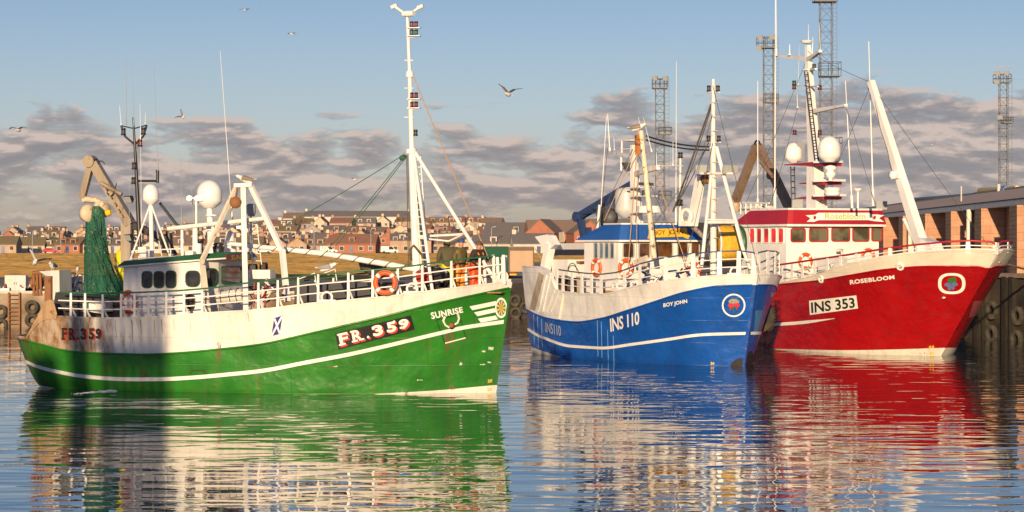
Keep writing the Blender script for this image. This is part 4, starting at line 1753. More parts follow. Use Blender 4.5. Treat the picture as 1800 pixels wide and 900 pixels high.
# red boat
R_TOP = [(1340, 503), (1369, 498), (1426, 486.5), (1487, 467), (1547, 454), (1600, 446.6), (1676, 441.7), (1736, 441), (1763, 444)]
R_BOUND = [(1340, 505.5), (1362, 501), (1441, 493), (1502, 482.5), (1562, 473), (1638, 468), (1713, 468), (1750, 471)]
R_STRIPE = [(1330, 572), (1347, 571), (1400, 568), (1475, 559), (1550, 548), (1650, 530)]
R_BOOT = [(1332, 612), (1400, 614), (1487, 615.6), (1580, 614), (1660, 611.5)]
red, R_t, R_b, R_s = make_hull('fishing_boat', FR, HR, 'red fishing boat with cream bulwark beside the fish market', R_TOP, R_BOUND, R_STRIPE, R_BOOT,
                               (HULL_RED, BULWARK_R, BOOT_WHITE, WHITE), 0.14, 0.6, (0.0, HR.solve(1478, 559)[0]))
# ------------------------------------------------------------------ green boat: fittings
def green_fittings():
    f, H, root = FG, HG, green
    P = f.P
    # rails
    base = [(93, 557), (174, 560.7), (242.6, 559.7), (311, 555.7), (373, 551), (457, 545.7), (540, 535.4), (611, 529), (700, 520.5), (760, 512.3), (820, 505), (860, 500.5), (895, 496)]
    top = [(101, 514), (174, 516), (242, 514), (311, 511), (373, 506), (428, 498), (480, 492), (540, 484), (611, 478), (696, 471), (740, 465), (789, 458), (840, 452.5), (880, 449)]
    posts = [123, 148, 179, 211.5, 235, 260, 291, 322, 354, 453, 487, 523, 558, 611, 654, 698, 741, 792, 842, 867, 882]
    rail(f, H, G_t, root, top, base, (0.33, 0.66), posts, GREEN_TRIM, WHITE)
    for px, py in ((574, 530), (724, 515), (884, 494)):
        mooring_eye(root, H, px, py + 2, 0.5, 0.36, WHITE)
    # wheelhouse
    ys = -1.75
    a0 = P(217, 500, ys)
    a1 = P(353, 500, ys)
    a2 = P(384, 500, -1.05)
    zt_a, zt_f = P(217, 470, ys).z, P(384, 457, -1.0).z
    slope = (zt_f - zt_a) / (a2.x - a0.x)
    zt = lambda x: zt_a + (x - a0.x) * slope
    W_ = [(a0.x, ys), (a1.x, ys), (a2.x, -1.05)]
    hs = walls(root, W_, 1.6, zt, paint('wheelhouse_white', (0.78, 0.76, 0.72), 0.4, dirt=0.3, streak=0.18, dent=0.1), 'wheelhouse')
    FRM = paint('dark_green_frame', (0.015, 0.06, 0.025), 0.4, dirt=0.05)
    for r in ((251, 478, 267, 505), (272, 478, 288, 505), (293, 477, 309, 505), (328, 477, 351, 503)):
        window(f, hs, W_[0], W_[1], r, FRM, fw=0.03, rnd=0.32)
    window(f, hs, W_[1], W_[2], (361, 474, 380, 501), FRM, rnd=0.3)
    fa, fb_ = W_[2], (a2.x, 1.05)
    for r in ((389, 470, 424, 497), (437, 466, 450, 475), (457, 464, 468, 473)):
        window(f, hs, fa, fb_, r, FRM, rnd=0.25)
    # roof: sloping green eave with a white edge line
    rp = [(a0.x - 0.15, ys - 0.16), (a1.x + 0.02, ys - 0.16), (a2.x + 0.42, -1.25), (a2.x + 0.42, 1.25), (a1.x + 0.02, -ys + 0.16), (a0.x - 0.15, -ys + 0.16)]
    mb = MB()
    n = len(rp)
    lo = [Vector((x, y, zt(x) + 0.004)) for x, y in rp]
    mid = [Vector((x, y, zt(x) + 0.05)) for x, y in rp]
    cx = sum(p[0] for p in rp) / n
    hi = [Vector((cx + (x - cx) * 0.93, y * 0.88, zt(x) + 0.22)) for x, y in rp]
    mb.add(lo + mid, [tuple(range(n))[::-1]] + [(i, (i + 1) % n, n + (i + 1) % n, n + i) for i in range(n)], 1)
    mb.add(mid + hi, [(i, (i + 1) % n, n + (i + 1) % n, n + i) for i in range(n)], 0)
    mb.add(hi, [tuple(range(n))], 1)
    rf = mb.build('roof', [GREEN_TRIM, WHITE], root)
    # name board on the front eave
    q = [(396, 447), (438, 445), (439, 457), (397, 459)]
    A, B = (a2.x + 0.44, -1.2), (a2.x + 0.44, 1.2)
    nb = wall_poly(f, [q[0], q[3], q[2], q[1]], A, B, paint('board_dark_red', (0.12, 0.012, 0.012), 0.4), rf, 0.01, 0.04)
    wall_text(f, 'SUNRISE', [(404, 448.5), (436, 447), (436, 455.5), (404, 457)], A, B, YELLOW, nb, 0.056, 0.01)
    # liferaft canister on the foredeck side of the house
    mb = MB()
    c0, c1 = P(383, 524, -1.95), P(427, 519, -1.95)
    ax = (c1 - c0).normalized()
    L = (c1 - c0).length
    mb.lathe([(0.16, 0), (0.21, 0.03), (0.22, L * 0.48), (0.235, L * 0.49), (0.235, L * 0.51), (0.22, L * 0.52), (0.21, L - 0.03), (0.16, L)], c0, ax, 18)
    lr = mb.build('liferaft_canister', WHITE_WORN, root)
    mb = MB()
    for k in (0.2, 0.55, 0.82):
        mb.torus(c0 + ax * (L * k), 0.236, 0.014, ax=ax, n=20, k=5)
    mb.build('lashing', ROPE_DARK, lr)
    # net scupper door / dark casing and hanging outboard on the side of the house
    mb = MB()
    c = P(334, 530, -1.9)
    mb.lathe([(0.05, -0.25), (0.12, -0.2), (0.15, 0.0), (0.14, 0.18), (0.05, 0.24)], c, n=10)
    mb.build('fender_buoy', BLACK, root)
    # black signal mast with its arms
    mb = MB()
    m0, m1, m2 = P(247, 462, 0), P(239, 290, 0), P(234, 206, 0)
    mb.tube([m0, m1, m2], 0.085, 8, r2=0.03)
    j = P(237, 246, 0)
    for ex in ((213, 221), (258, 220)):
        e = P(*ex, 0)
        k = j.lerp(e, 0.72) - Vector((0, 0, 0.1))
        mb.tube([j - Vector((0, 0, 0.15)), Vector((k.x, 0, j.z + 0.12)), e], 0.035, 6)
        mb.tube([j.lerp(m2, 0.5), e], 0.022, 6)
    a = P(241, 318, 0)
    mb.tube([a, P(277, 318, 0)], 0.045, 6)
    mb.tube([P(277, 322, 0), P(277, 298, 0)], 0.05, 6)
    sm = mb.build('signal_mast', BLACK, root)
    for px, py, mt in ((217, 232, LENS_CLEAR), (252, 231, LENS_CLEAR), (246, 252, LENS_RED), (236, 292, LENS_CLEAR), (235, 318, LENS_CLEAR)):
        nav_light(sm, P(px, py + 6, -0.05), mt, 0.08, 0.24)
    floodlight(sm, P(225, 351, -0.25), (-0.4, -0.8, -0.4), 0.26, BLACK)
    floodlight(sm, P(225, 418, -0.25), (-0.4, -0.8, -0.4), 0.24, BLACK)
    for p, q_ in (((213, 220), (210, 185)), ((222, 220), (222, 100)), ((235, 222), (233, 112)), ((247, 245), (246, 183)), ((249, 455), (247, 222)), ((278, 300), (270, 105)),
                  ((255, 218), (256, 198)), ((226, 455), (229, 262))):
        antenna(root, P(*p, -0.1), P(*q_, -0.1), 0.011, GREY if p[0] in (222, 235, 278, 226) else None)
    for p, q_ in (((319, 392), (318, 275)), ((341, 390), (333, 280))):
        antenna(root, P(*p, 0.3), P(*q_, 0.3), 0.014, GREY)
    antenna(root, P(409, 392, 0.2), P(387, 90, 0.2), 0.015)
    # small dome on a tripod
    c = P(265, 357, -0.2)
    mb = MB()
    mb.tube([P(267, 452, -0.2), c], 0.075, 10)
    for px, py, yy in ((228, 460, -0.9), (300, 455, -0.9), (285, 452, 0.7)):
        mb.tube([c, P(px, py, yy)], 0.032, 6)
    tp = mb.build('dome_tripod', WHITE, root)
    radome(tp, c + Vector((0, 0, 0.06)), 0.265, 0.56)
    mb = MB()
    mb.tube([P(281, 357, 0.3), P(313, 398, 0.3)], 0.045, 6)
    mb.build('mast_stay', BLACK, root)
    # big dome
    c = P(368, 358, 0.1)
    mb = MB()
    mb.tube([P(372, 455, 0.1), c - Vector((0, 0, 0.05))], 0.12, 12, r2=0.10)
    mb.lathe([(0.2, 0), (0.2, 0.05)], P(372, 380, 0.1), n=14)
    mb.lathe([(0.3, 0), (0.3, 0.05)], P(372, 405, 0.1), n=14)
    pd = mb.build('dome_pedestal', WHITE, root)
    radome(pd, c, 0.41, 0.76)
    # searchlights and radar scanner around the dome
    mb = MB()
    mb.tube([P(345, 430, -0.3), P(345, 352, -0.3)], 0.04, 8)
    mb.tube([P(333, 348, -0.3), P(352, 348, -0.3)], 0.03, 6)
    sp = mb.build('searchlight_post', WHITE, root)
    for px in (333, 347, 353):
        mb = MB()
        mb.lathe([(0.02, -0.11), (0.1, -0.08), (0.105, 0.05), (0.085, 0.07)], P(px, 349, -0.3), (0.25, -0.9, 0.1), 12)
        mb.build('searchlight', WHITE_CLEAN, sp)
    # horizontal cross-beam and pipe frames over the house
    mb = MB()
    mb.tube([P(295, 402, -0.6), P(464, 384, -0.6)], 0.07, 10)
    mb.build('cross_beam', WHITE_WORN, root)
    mb = MB()
    for px in (343, 320, 374):
        mb.tube([P(px, 458, -0.5), P(px, 396, -0.5)], 0.09 if px == 343 else 0.05, 8)
    mb.tube([P(347, 455, -0.5), P(347, 428, -0.5)], 0.14, 10)
    mb.build('roof_post', WHITE, root)
    mb = MB()
    for px in (232, 262, 300, 322):
        mb.tube([P(px, 470 - (px - 217) * 0.09, -1.5), P(px, 442 - (px - 217) * 0.05, -1.5)], 0.02, 5)
    mb.tube([P(232, 441, -1.5), P(322, 437, -1.5)], 0.02, 5)
    mb.tube([P(232, 455, -1.5), P(322, 450, -1.5)], 0.018, 5)
    mb.build('roof_rail', WHITE, root)
    mb = MB()
    mb.box(P(253, 448, -0.9), (0.28, 0.3, 0.5))
    mb.box(P(332, 448, -1.2), (0.4, 0.3, 0.22))
    mb.build('roof_locker', WHITE_WORN, root)
    mb = MB()
    mb.lathe([(0.16, 0), (0.17, 0.12), (0.2, 0.3), (0.13, 0.32), (0.19, 0.36), (0.12, 0.42)], P(384, 450, -0.9), n=12)
    mb.build('exhaust_cap', BLACK, root)
    mb = MB()
    mb.lathe([(0.22, 0), (0.24, 0.1), (0.17, 0.4), (0.13, 0.72), (0.02, 0.78)], P(404, 448, 0.3), n=12)
    mb.build('ventilator', WHITE, root)
    mb = MB()
    mb.lathe([(0.12, 0), (0.16, 0.1), (0.16, 0.34), (0.1, 0.4)], P(441, 380, 0.3), n=12)
    mb.tube([P(441, 445, 0.3), P(441, 380, 0.3)], 0.03, 6)
    mb.build('bell', GREY, root)
    mb = MB()
    mb.beam(P(418, 400, -0.5), P(438, 398, -0.5), 0.25, 0.1)
    mb.beam(P(392, 400, 0), P(432, 395, 0), 0.1, 0.08)
    mb.build('radar_scanner', WHITE_CLEAN, root)
    # midship gantry
    yg = -1.7
    cap = [P(414, 326, -0.6), P(445, 325, -0.6)]
    mb = MB()
    mb.beam(cap[0], cap[1], 0.3, 0.12)
    mb.beam(P(427, 326, -0.6), P(432, 548, yg - 0.35), 0.16, 0.16, h2=0.2)
    mb.beam(P(441, 327, -0.6), P(496, 441, yg + 0.6), 0.12, 0.15)
    mb.beam(P(496, 439, yg + 0.6), P(505, 530, yg + 0.4), 0.14, 0.16)
    ga = mb.build('gantry', WHITE, root)
    mb = MB()
    mb.beam(P(416, 327, -0.6), P(355, 458, yg - 0.25), 0.11, 0.12)
    mb.beam(P(355, 457, yg - 0.25), P(366, 549, yg - 0.45), 0.12, 0.13)
    lg = mb.build('gantry_leg', paint('rust_streaked_white', (0.74, 0.66, 0.52), 0.5, rust=0.35, streak=0.8, dirt=0.4), root)
    lg['label'] = 'rust stained after leg of the gantry'
    mb = MB()
    c = P(414, 356, -1.0)
    mb.lathe([(0.02, -0.09), (0.17, -0.08), (0.19, 0), (0.17, 0.08), (0.02, 0.09)], c, (0.3, -1, 0), 14)
    mb.tube([P(417, 330, -0.9), c], 0.03, 6)
    mb.tube([P(405, 375, -0.9), P(418, 332, -0.9)], 0.02, 5)
    mb.build('hanging_block', RUSTY, ga)
    ladder(root, P(452, 465, -0.2), P(443, 388, -0.2), 0.3, 6, WHITE, (1, 0, 0))
    # white locker and gear forward of the house
    mb = MB()
    mb.box(P(460, 482, -0.7), (0.75, 0.5, 0.28))
    mb.build('deck_locker', WHITE_WORN, root)
    mb = MB()
    rnd = random.Random(5)
    for k in range(26):
        x, y_ = rnd.uniform(443, 492), rnd.uniform(497, 540)
        a = P(x, y_, rnd.uniform(-1.6, -0.6))
        d = Vector((rnd.uniform(-.4, .4), rnd.uniform(-.3, .3), rnd.uniform(-.25, .3)))
        mb.tube([a, a + d], rnd.uniform(0.015, 0.04), 6, mat=rnd.choice((0, 0, 1, 2)))
    for x in (446, 466, 488):
        mb.tube([P(x, 540, -1.3), P(x + 1, 495, -1.3)], 0.022, 6, mat=1)
    mb.build('hose_rack', [WHITE, paint('red_pipe', (0.4, 0.03, 0.02), 0.4), DARKGREY], root)
    # dark hatches and winch bases along the working deck
    for px, w in ((548, 0.8), (596, 0.75), (640, 0.8), (690, 0.7)):
        mb = MB()
        c = P(px, 512, -0.6)
        mb.prism([(c.x - w / 2, -1.1, c.z - 0.5), (c.x + w / 2 + 0.2, -1.1, c.z - 0.5), (c.x + w / 2 - 0.15, -1.1, c.z + 0.28), (c.x - w / 2, -1.1, c.z + 0.28)], (0, 1.1, 0))
        mb.build('hatch', paint('dark_hatch', (0.035, 0.035, 0.045), 0.55, rust=0.1, dirt=0.3), root)
    # port bulwark gear
    mb = MB()
    a = P(628, 470, 0.9)
    mb.lathe([(0.05, -0.5), (0.22, -0.35), (0.26, 0), (0.2, 0.4), (0.05, 0.55)], P(655, 470, 0.9), (0.9, -0.1, -0.35), 10)
    mb.build('rubber_fender', RUBBER, root)
    mb = MB()
    for px, py in ((556, 487), (592, 480)):
        pts = [P(px - 33, py + 32, -1.0), P(px - 32, py + 4, -1.0), P(px - 3, py - 7, -1.0), P(px + 2, py + 26, -1.0)]
        mb.tube(pts, 0.02, 6)
    mb.build('hoop_rail', WHITE, root)
    # foremast
    mb = MB()
    p0, p1, p2, p3 = P(734, 508, 0), P(724, 268, 0), P(720, 130, 0), P(716, 30, 0)
    mb.tube([p0, P(729, 400, 0), p1], 0.145, 14, r2=0.11)
    mb.tube([p1, p2], 0.085, 12, r2=0.07)
    mb.tube([p2, p3], 0.06, 10, r2=0.05)
    mb.lathe([(0.17, 0), (0.17, 0.14)], P(723, 270, 0), n=14)
    mb.lathe([(0.12, 0), (0.13, 0.1), (0.1, 0.2)], P(720, 136, 0), n=12)
    for py in (106, 206, 155):
        mb.tube([P(711, py, 0), P(727, py, 0)], 0.018, 6)
    fm = mb.build('foremast', WHITE, root)
    mb = MB()
    for ex in ((693, 11), (739, 12)):
        mb.tube([P(716, 27, 0), P(*ex, 0)], 0.045, 8)
        mb.lathe([(0.07, -0.1), (0.07, 0.1)], P(*ex, 0), (1, 0, 0.4), 10)
    mb.lathe([(0.09, -0.2), (0.1, 0), (0.09, 0.2)], P(718, 24, -0.1), (1, -0.3, 0), 10)
    mb.build('masthead_lamp_arm', WHITE_CLEAN, fm)
    for py, mt in ((48, LENS_RED), (62, LENS_GREEN), (173, LENS_RED), (189, LENS_RED)):
        mb = MB()
        mb.box(P(728, py + 1, -0.05), (0.42, 0.2, 0.03))
        mb.tube([P(719, py + 4, 0), P(731, py + 2, -0.05)], 0.02, 5)
        sh = mb.build('lamp_shelf', WHITE, fm)
        for px in (724, 731.5):
            nav_light(sh, P(px, py, -0.05), mt, 0.062, 0.19)
    nav_light(fm, P(730.5, 239, -0.05), LENS_CLEAR, 0.07, 0.2)
    ladder(fm, P(748, 488, -0.05), P(733, 275, -0.05), 0.22, 17, WHITE, (1, 0, 0), 0.02)
    mb = MB()
    mb.tube([P(726, 262, 0), P(872, 496, -0.35)], 0.062, 10)
    mb.tube([P(726, 262, 0), P(760, 511, -1.5)], 0.055, 8)
    mb.tube([P(726, 262, 0), P(752, 505, 1.5)], 0.05, 8)
    mb.tube([P(733, 416, 0), P(814, 412, -0.1)], 0.045, 8)
    mb.tube([P(733, 418, 0), P(789, 424, -1.0), P(814, 412, -0.1)], 0.03, 8)
    mb.build('mast_leg', WHITE, root)
    # derrick boom, wound with rope
    b0, b1, b2 = P(737, 475, -0.1), P(571, 446, -0.25), P(400, 428, -0.4)
    mb = MB()
    mb.tube([b0, P(690, 466, -0.12)], 0.07, 10, r2=0.095)
    mb.tube([P(690, 466, -0.12), b1], 0.095, 12, r2=0.095)
    mb.tube([b1, b2], 0.095, 12, r2=0.065)
    bm = mb.build('derrick_boom', WHITE, root)
    d = (b0 - b2).normalized()
    a, b_ = basis(d)
    mb = MB()
    pts = []
    Lb = (b0 - b2).length
    for i in range(220):
        t = i / 219
        th = t * 2 * math.pi * 12
        c = (b2.lerp(b1, t * 2) if t < 0.5 else b1.lerp(b0, t * 2 - 1))
        rr = 0.104 if t > 0.5 else lerp(0.075, 0.104, t * 2)
        pts.append(c + a * rr * math.cos(th) + b_ * rr * math.sin(th))
    mb.tube(pts, 0.014, 5)
    mb.build('rope_wrap', ROPE_DARK, bm)
    mb = MB()
    mb.torus(P(573, 440, -0.25), 0.09, 0.03, ax=(0, 1, 0), n=16, k=8)
    mb.build('boom_eye', CREAM, bm)
    # stays and falls
    mb = MB()
    mb.tube(sag(P(711, 271, 0), P(487, 404, -0.6), 0.05), 0.014, 6)
    mb.tube(sag(P(712, 274, 0), P(573, 443, -0.25), 0.04), 0.014, 6)
    mb.tube(sag(P(714, 276, -0.05), P(590, 432, -0.25), 0.04), 0.014, 6)
    mb.lathe([(0.02, -0.12), (0.09, -0.1), (0.09, 0.1), (0.02, 0.12)], P(708, 277, 0), (0, 1, 0.2), 10)
    mb.build('topping_lift', ROPE_GREEN, root)
    mb = MB()
    mb.tube([P(724, 128, 0), P(865, 470, -0.1)], 0.018, 6)
    mb.build('forestay', ROPE_TAN, root)
    mb = MB()
    mb.tube([P(715, 272, 0), P(718, 470, 0.15)], 0.016, 5)
    mb.tube([P(717, 272, 0), P(721, 470, 0.15)], 0.012, 5)
    mb.tube([P(722, 458, -0.2), P(721, 438, -0.2), P(727, 431, -0.2), P(745, 452, -0.2)], 0.04, 6)
    mb.build('halyard', ROPE_DARK, root)
    # anchor winch at the foot of the mast
    mb = MB()
    rnd = random.Random(11)
    c = P(766, 500, -0.5)
    mb.lathe([(0.36, -0.3), (0.36, -0.25), (0.2, -0.24), (0.2, 0.24), (0.36, 0.25), (0.36, 0.3)], P(766, 490, -0.6), (0.2, 1, 0), 16)
    mb.lathe([(0.24, -0.2), (0.16, 0), (0.24, 0.2)], P(748, 487, -0.9), (0.2, 1, 0), 14, mat=1)
    mb.box(P(768, 512, -0.5), (1.1, 0.8, 0.25))
    for k in range(22):
        a = P(rnd.uniform(748, 790), rnd.uniform(468, 505), rnd.uniform(-1.0, -0.5))
        mb.tube([a, a + Vector((rnd.uniform(-.22, .22), rnd.uniform(-.2, .2), rnd.uniform(-.2, .2)))], rnd.uniform(0.015, 0.045), 6, mat=rnd.choice((0, 2, 0, 1)))
    mb.build('anchor_winch', [BLACK, paint('red_winch', (0.35, 0.02, 0.015), 0.4), GREY], root)
    mb = MB()
    c = P(820, 505, 0)
    mb.box((c.x, 0, c.z - 0.15), (2.6, 1.3, 0.04))
    mb.build('fore_platform', grain('platform_wood', (0.24, 0.14, 0.06), (0.36, 0.22, 0.11), 4), root)
    for px, py0, py1 in ((853, 455, 500), (869, 448, 498), (876, 450, 498), (887, 448, 500), (820, 470, 500)):
        mb = MB()
        mb.tube([P(px, py1, -0.25), P(px - 2, py0, -0.25)], 0.055, 8)
        mb.build('bollard_post', WHITE, root)
    # stern: net crane
    mb = MB()
    c0, c1 = P(224, 468, 0.3), P(224, 393, 0.3)
    mb.beam(c0, c1, 0.3, 0.34, up=(1, 0, 0))
    cr = mb.build('crane', paint('crane_post', (0.36, 0.30, 0.23), 0.55, rust=0.15, streak=0.3, dirt=0.4), root)
    mb = MB()
    e1 = P(165, 287, 0.3)
    mb.beam(P(230, 395, 0.3), e1, 0.30, 0.36, up=(0, 1, 0), h2=0.26)
    mb.tube([P(214, 342, -0.02), P(178, 322, -0.02)], 0.07, 8)
    for k in (0.12, 0.2, 0.3, 0.42, 0.55):
        p = P(230, 395, 0.3).lerp(e1, k)
        mb.beam(p + Vector((0, -0.17, 0)), p + (e1 - p).normalized() * 0.12 + Vector((0, -0.17, 0)), 0.03, 0.3, up=(0, 1, 0))
    mb.build('main_boom', TAN, cr)
    mb = MB()
    mb.beam(P(160, 289, 0.3), P(144, 350, 0.3), 0.2, 0.22, up=(0, 1, 0), h2=0.16)
    mb.lathe([(0.2, -0.2), (0.2, 0.2)], P(159, 284, 0.3), (0, 1, 0), 14)
    mb.build('jib', TAN, cr)
    mb = MB()
    for k in range(3):
        mb.torus(P(160 + 9 * k, 286 + 3 * k, 0.2), 0.17, 0.018, ax=(0.3, 1, 0.1 * k), n=18, k=5, a0=0.3, a1=3.9)
    mb.tube(sag(P(205, 322, 0.05), P(188, 338, 0.05), 0.25), 0.018, 5)
    mb.build('hydraulic_hose', BLACK, cr)
    mb = MB()
    mb.beam(P(234, 396, 0.4), P(294, 422, 0.5), 0.22, 0.24, up=(0, 1, 0))
    mb.tube([P(285, 415, 0.5), P(305, 450, 0.5)], 0.16, 8)
    mb.tube([P(297, 410, 0.3), P(300, 445, 0.3)], 0.11, 8)
    mb.build('hydraulic_ram', BLACK, cr)
    mb = MB()
    for px, py in ((155, 375), (178, 368)):
        mb.lathe([(0.05, -0.14), (0.28, -0.12), (0.3, 0), (0.28, 0.12), (0.05, 0.14)], P(px, py, 0.0 + (0.35 if px > 160 else 0)), (0.75, -0.65, 0.05), 18)
    mb.tube([P(146, 352, 0.3), P(152, 350, 0.3), P(170, 352, 0.3), P(182, 362, 0.3)], 0.1, 8)
    mb.lathe([(0.1, -0.2), (0.1, 0.2)], P(167, 372, 0.18), (0.75, -0.65, 0.05), 10)
    mb.build('power_block', paint('dirty_cream_block', (0.56, 0.46, 0.32), 0.55, rust=0.35, dirt=0.5), cr)
    mb = MB()
    mb.lathe([(0.09, -0.1), (0.12, 0), (0.08, 0.12)], P(190, 374, 0.3), (1, -0.2, 0.1), 10)
    mb.build('block_motor', YELLOW, cr)
    # stern gallows, ramp plates, net bin
    mb = MB()
    fin = pchip([(46, 592), (56, 574), (66, 555), (76, 538), (84, 527), (92, 527), (100, 551)])
    gt = pchip(G_TOP)
    for side in (-1, 1):
        mb = MB()
        vs = []
        cols = [46, 50, 55, 60, 66, 72, 78, 84, 88, 92, 96, 100]
        for px in cols:
            u, z = H.solve(px, gt(px))
            b = H.surf(u, z - 0.05, 0.045)
            t_ = P(px, fin(px), b.y)
            for j in range(4):
                q = b.lerp(t_, j / 3)
                vs.append(Vector((q.x, q.y * -side, q.z)))
        mb.add(vs, [(i * 4 + j, i * 4 + 4 + j, i * 4 + 5 + j, i * 4 + 1 + j) for i in range(len(cols) - 1) for j in range(3)], 0, True)
        mb.build('stern_bulwark', paint('rust_worn_stern', (0.46, 0.30, 0.16), 0.6, rust=0.3, streak=0.8, dirt=0.6, rustcol=(0.20, 0.075, 0.02)), root)
    mb = MB()
    a = P(72, 476, -0.4)
    c = [P(69, 477, -0.9), P(104, 475, -0.9), P(105, 527, -0.9), P(92, 527, -0.9), P(91, 492, -0.9)]
    mb.prism(c, (0, 0.9, 0))
    mb.build('net_chute', paint('grey_white_chute', (0.55, 0.55, 0.54), 0.45, dirt=0.4, streak=0.3), root)
    mb = MB()
    mb.beam(P(86, 530, -0.95), P(86, 485, -0.95), 0.2, 0.22)
    for x in (60, 66, 72):
        mb.tube([P(x, 520, -0.5), P(x - 1, 480, -0.5)], 0.05, 6)
    mb.tube([P(58, 480, -0.5), P(78, 478, -0.5)], 0.07, 8)
    mb.lathe([(0.2, -0.15), (0.2, 0.15)], P(65, 498, -0.3), (1, 0, 0), 12)
    mb.build('stern_roller', RUSTY, root)
    mb = MB()
    c = P(150, 541, -1.2)
    mb.prism([(c.x - 1.0, -1.6, c.z - 0.4), (c.x + 2.0, -1.6, c.z - 0.4), (c.x + 1.6, -1.6, c.z + 0.3), (c.x - 0.85, -1.6, c.z + 0.5)], (0, 2.6, 0))
    mb.build('net_pound', BLACK, root)
    # hoses behind the pound
    mb = MB()
    rnd = random.Random(2)
    for k in range(14):
        x = 108 + k * 4.3
        mb.tube(sag(P(x, 505 + rnd.uniform(-4, 10), 1.2), P(x + rnd.uniform(10, 26), 492 + rnd.uniform(-12, 12), 1.2), rnd.uniform(-.3, .35), 8), 0.028, 6, mat=rnd.choice((0, 1, 2)))
    for x in (110, 128, 147):
        mb.tube([P(x, 530, 1.3), P(x, 484, 1.3)], 0.05, 6, mat=1)
    mb.build('hose_coil', [BLACK, GREY, WHITE_WORN], root)
    mb = MB()
    mb.lathe([(0.3, 0), (0.34, 0.25), (0.3, 0.28)], P(168, 548, -1.9), (0.2, 0, 1), 12)
    mb.box(P(172, 540, -1.95), (0.8, 0.5, 0.28))
    mb.build('fish_tub', WHITE_WORN, root)
    # lettering on the hull
    q = [(589, 586), (722, 554), (729, 579), (595, 615)]
    pn = hull_poly(H, q, paint('number_panel_black', (0.012, 0.012, 0.013), 0.45, dirt=0.05), root, 0.012, 10, 3, 'number_panel')
    q2 = [(594, 587), (716, 559), (720, 575.5), (598, 608)]
    slab_letters(H, q2, LETTER_RED, pn, 0.018, 'letter_shadow', 3.5, 2.0)
    slab_letters(H, q2, LETTER_WHITE, pn, 0.026, 'lettering', 0.5, -0.5)
    q3 = [(110, 576), (178, 577), (179, 596), (110, 597)]
    a = slab_letters(H, q3, LETTER_RED, root, 0.022, 'registration_number', 2.5, 1.5)
    slab_letters(H, q3, LETTER_BLACK, a, 0.03, 'lettering')
    hull_text(H, 'SUNRISE', [(756, 549), (812, 539), (814, 549), (759, 561)], LETTER_WHITE, root, 0.02, 0.03, 1.08, 'ship_name')
    # three white flashes and the sunburst roundel
    for q in ([(825, 538.5), (871, 529), (873, 536), (830, 545)], [(833, 549), (869, 541.5), (871, 548.5), (839, 555.5)], [(840, 560), (871, 554.5), (875, 561), (845, 567)]):
        hull_poly(H, q, LETTER_WHITE, root, 0.014, 5, 1, 'bow_flash')
    em = hull_disc(H, (880.5, 541), 10.5, 18, LETTER_WHITE, root, 0.016, 0.78, 'bow_roundel')
    hull_disc(H, (880.5, 541), 8.4, 14.2, paint('roundel_blue', (0.05, 0.15, 0.16), 0.5), em, 0.012, 0, 'roundel_field')
    mb = MB()
    for k in range(9):
        t = 2 * math.pi * k / 9
        pts = [(880.5, 541), (880.5 + 7.6 * math.cos(t - .17), 541 + 13 * math.sin(t - .17)), (880.5 + 7.6 * math.cos(t + .17), 541 + 13 * math.sin(t + .17))]
        mb.add([H.on(x, y, 0.022) for x, y in pts], [(0, 1, 2)])
    mb.build('sunburst', YELLOW, em)
    # anchor recess with painted antlers
    mb = MB()
    q = [(767, 562), (807, 552), (819, 594), (782, 604)]
    for i in range(4):
        a, b = q[i], q[(i + 1) % 4]
        mb.tube([H.on(lerp(a[0], b[0], t / 6), lerp(a[1], b[1], t / 6), 0.012) for t in range(7)], 0.016, 5)
    pk = mb.build('anchor_recess', paint('dark_seam', (0.015, 0.05, 0.02), 0.6), root)
    mb = MB()
    for sx in (-1, 1):
        pts = [(793 + sx * 4, 573), (793 + sx * 11, 569), (793 + sx * 14, 561), (793 + sx * 11, 554)]
        mb.tube([H.on(x, y - sx * 2, 0.03) for x, y in pts], 0.03, 6, r2=0.045)
    mb.lathe([(0.05, -0.02), (0.12, 0), (0.05, 0.05)], H.on(793, 572, 0.02), (-0.1, -1, 0), 10, mat=1)
    mb.build('anchor_fluke', [CREAM, RUSTY], pk)
    mb = MB()
    mb.tube([H.on(782 + 4 * k, 603 - k * 1.05, 0.03) for k in range(10)], 0.022, 5)
    mb.build('draft_lip', CREAM, pk)
    # pale blue flash with a white cross on the bulwark
    q = [(482, 559), (497, 554), (492, 587), (477, 591)]
    bl = hull_poly(H, q, paint('emblem_blue', (0.02, 0.025, 0.22), 0.45, dirt=0.05), root, 0.014, 3, 3, 'emblem')
    mb = MB()
    for a, b in (((483, 560), (492, 586)), ((496, 556), (478, 590))):
        dx, dy = b[0] - a[0], b[1] - a[1]
        l = math.hypot(dx, dy)
        nx, ny = -dy / l * 1.5, dx / l * 1.5
        mb.add([H.on(a[0] + nx, a[1] + ny, 0.024), H.on(b[0] + nx, b[1] + ny, 0.024), H.on(b[0] - nx, b[1] - ny, 0.024), H.on(a[0] - nx, a[1] - ny, 0.024)], [(0, 1, 2, 3)])
    mb.build('saltire', LETTER_WHITE, bl)
    hull_text(H, '30', [(857, 667), (865, 666), (865, 672), (857, 673)], YELLOW, root, 0.02, 0.03, 1.0, 'draft_mark')
    hull_text(H, '28', [(856, 682), (864, 681), (864, 687), (856, 688)], YELLOW, root, 0.02, 0.03, 1.0, 'draft_mark')
    # scrapes, rust runs and freeing ports, each with its own outline
    rnd = random.Random(9)
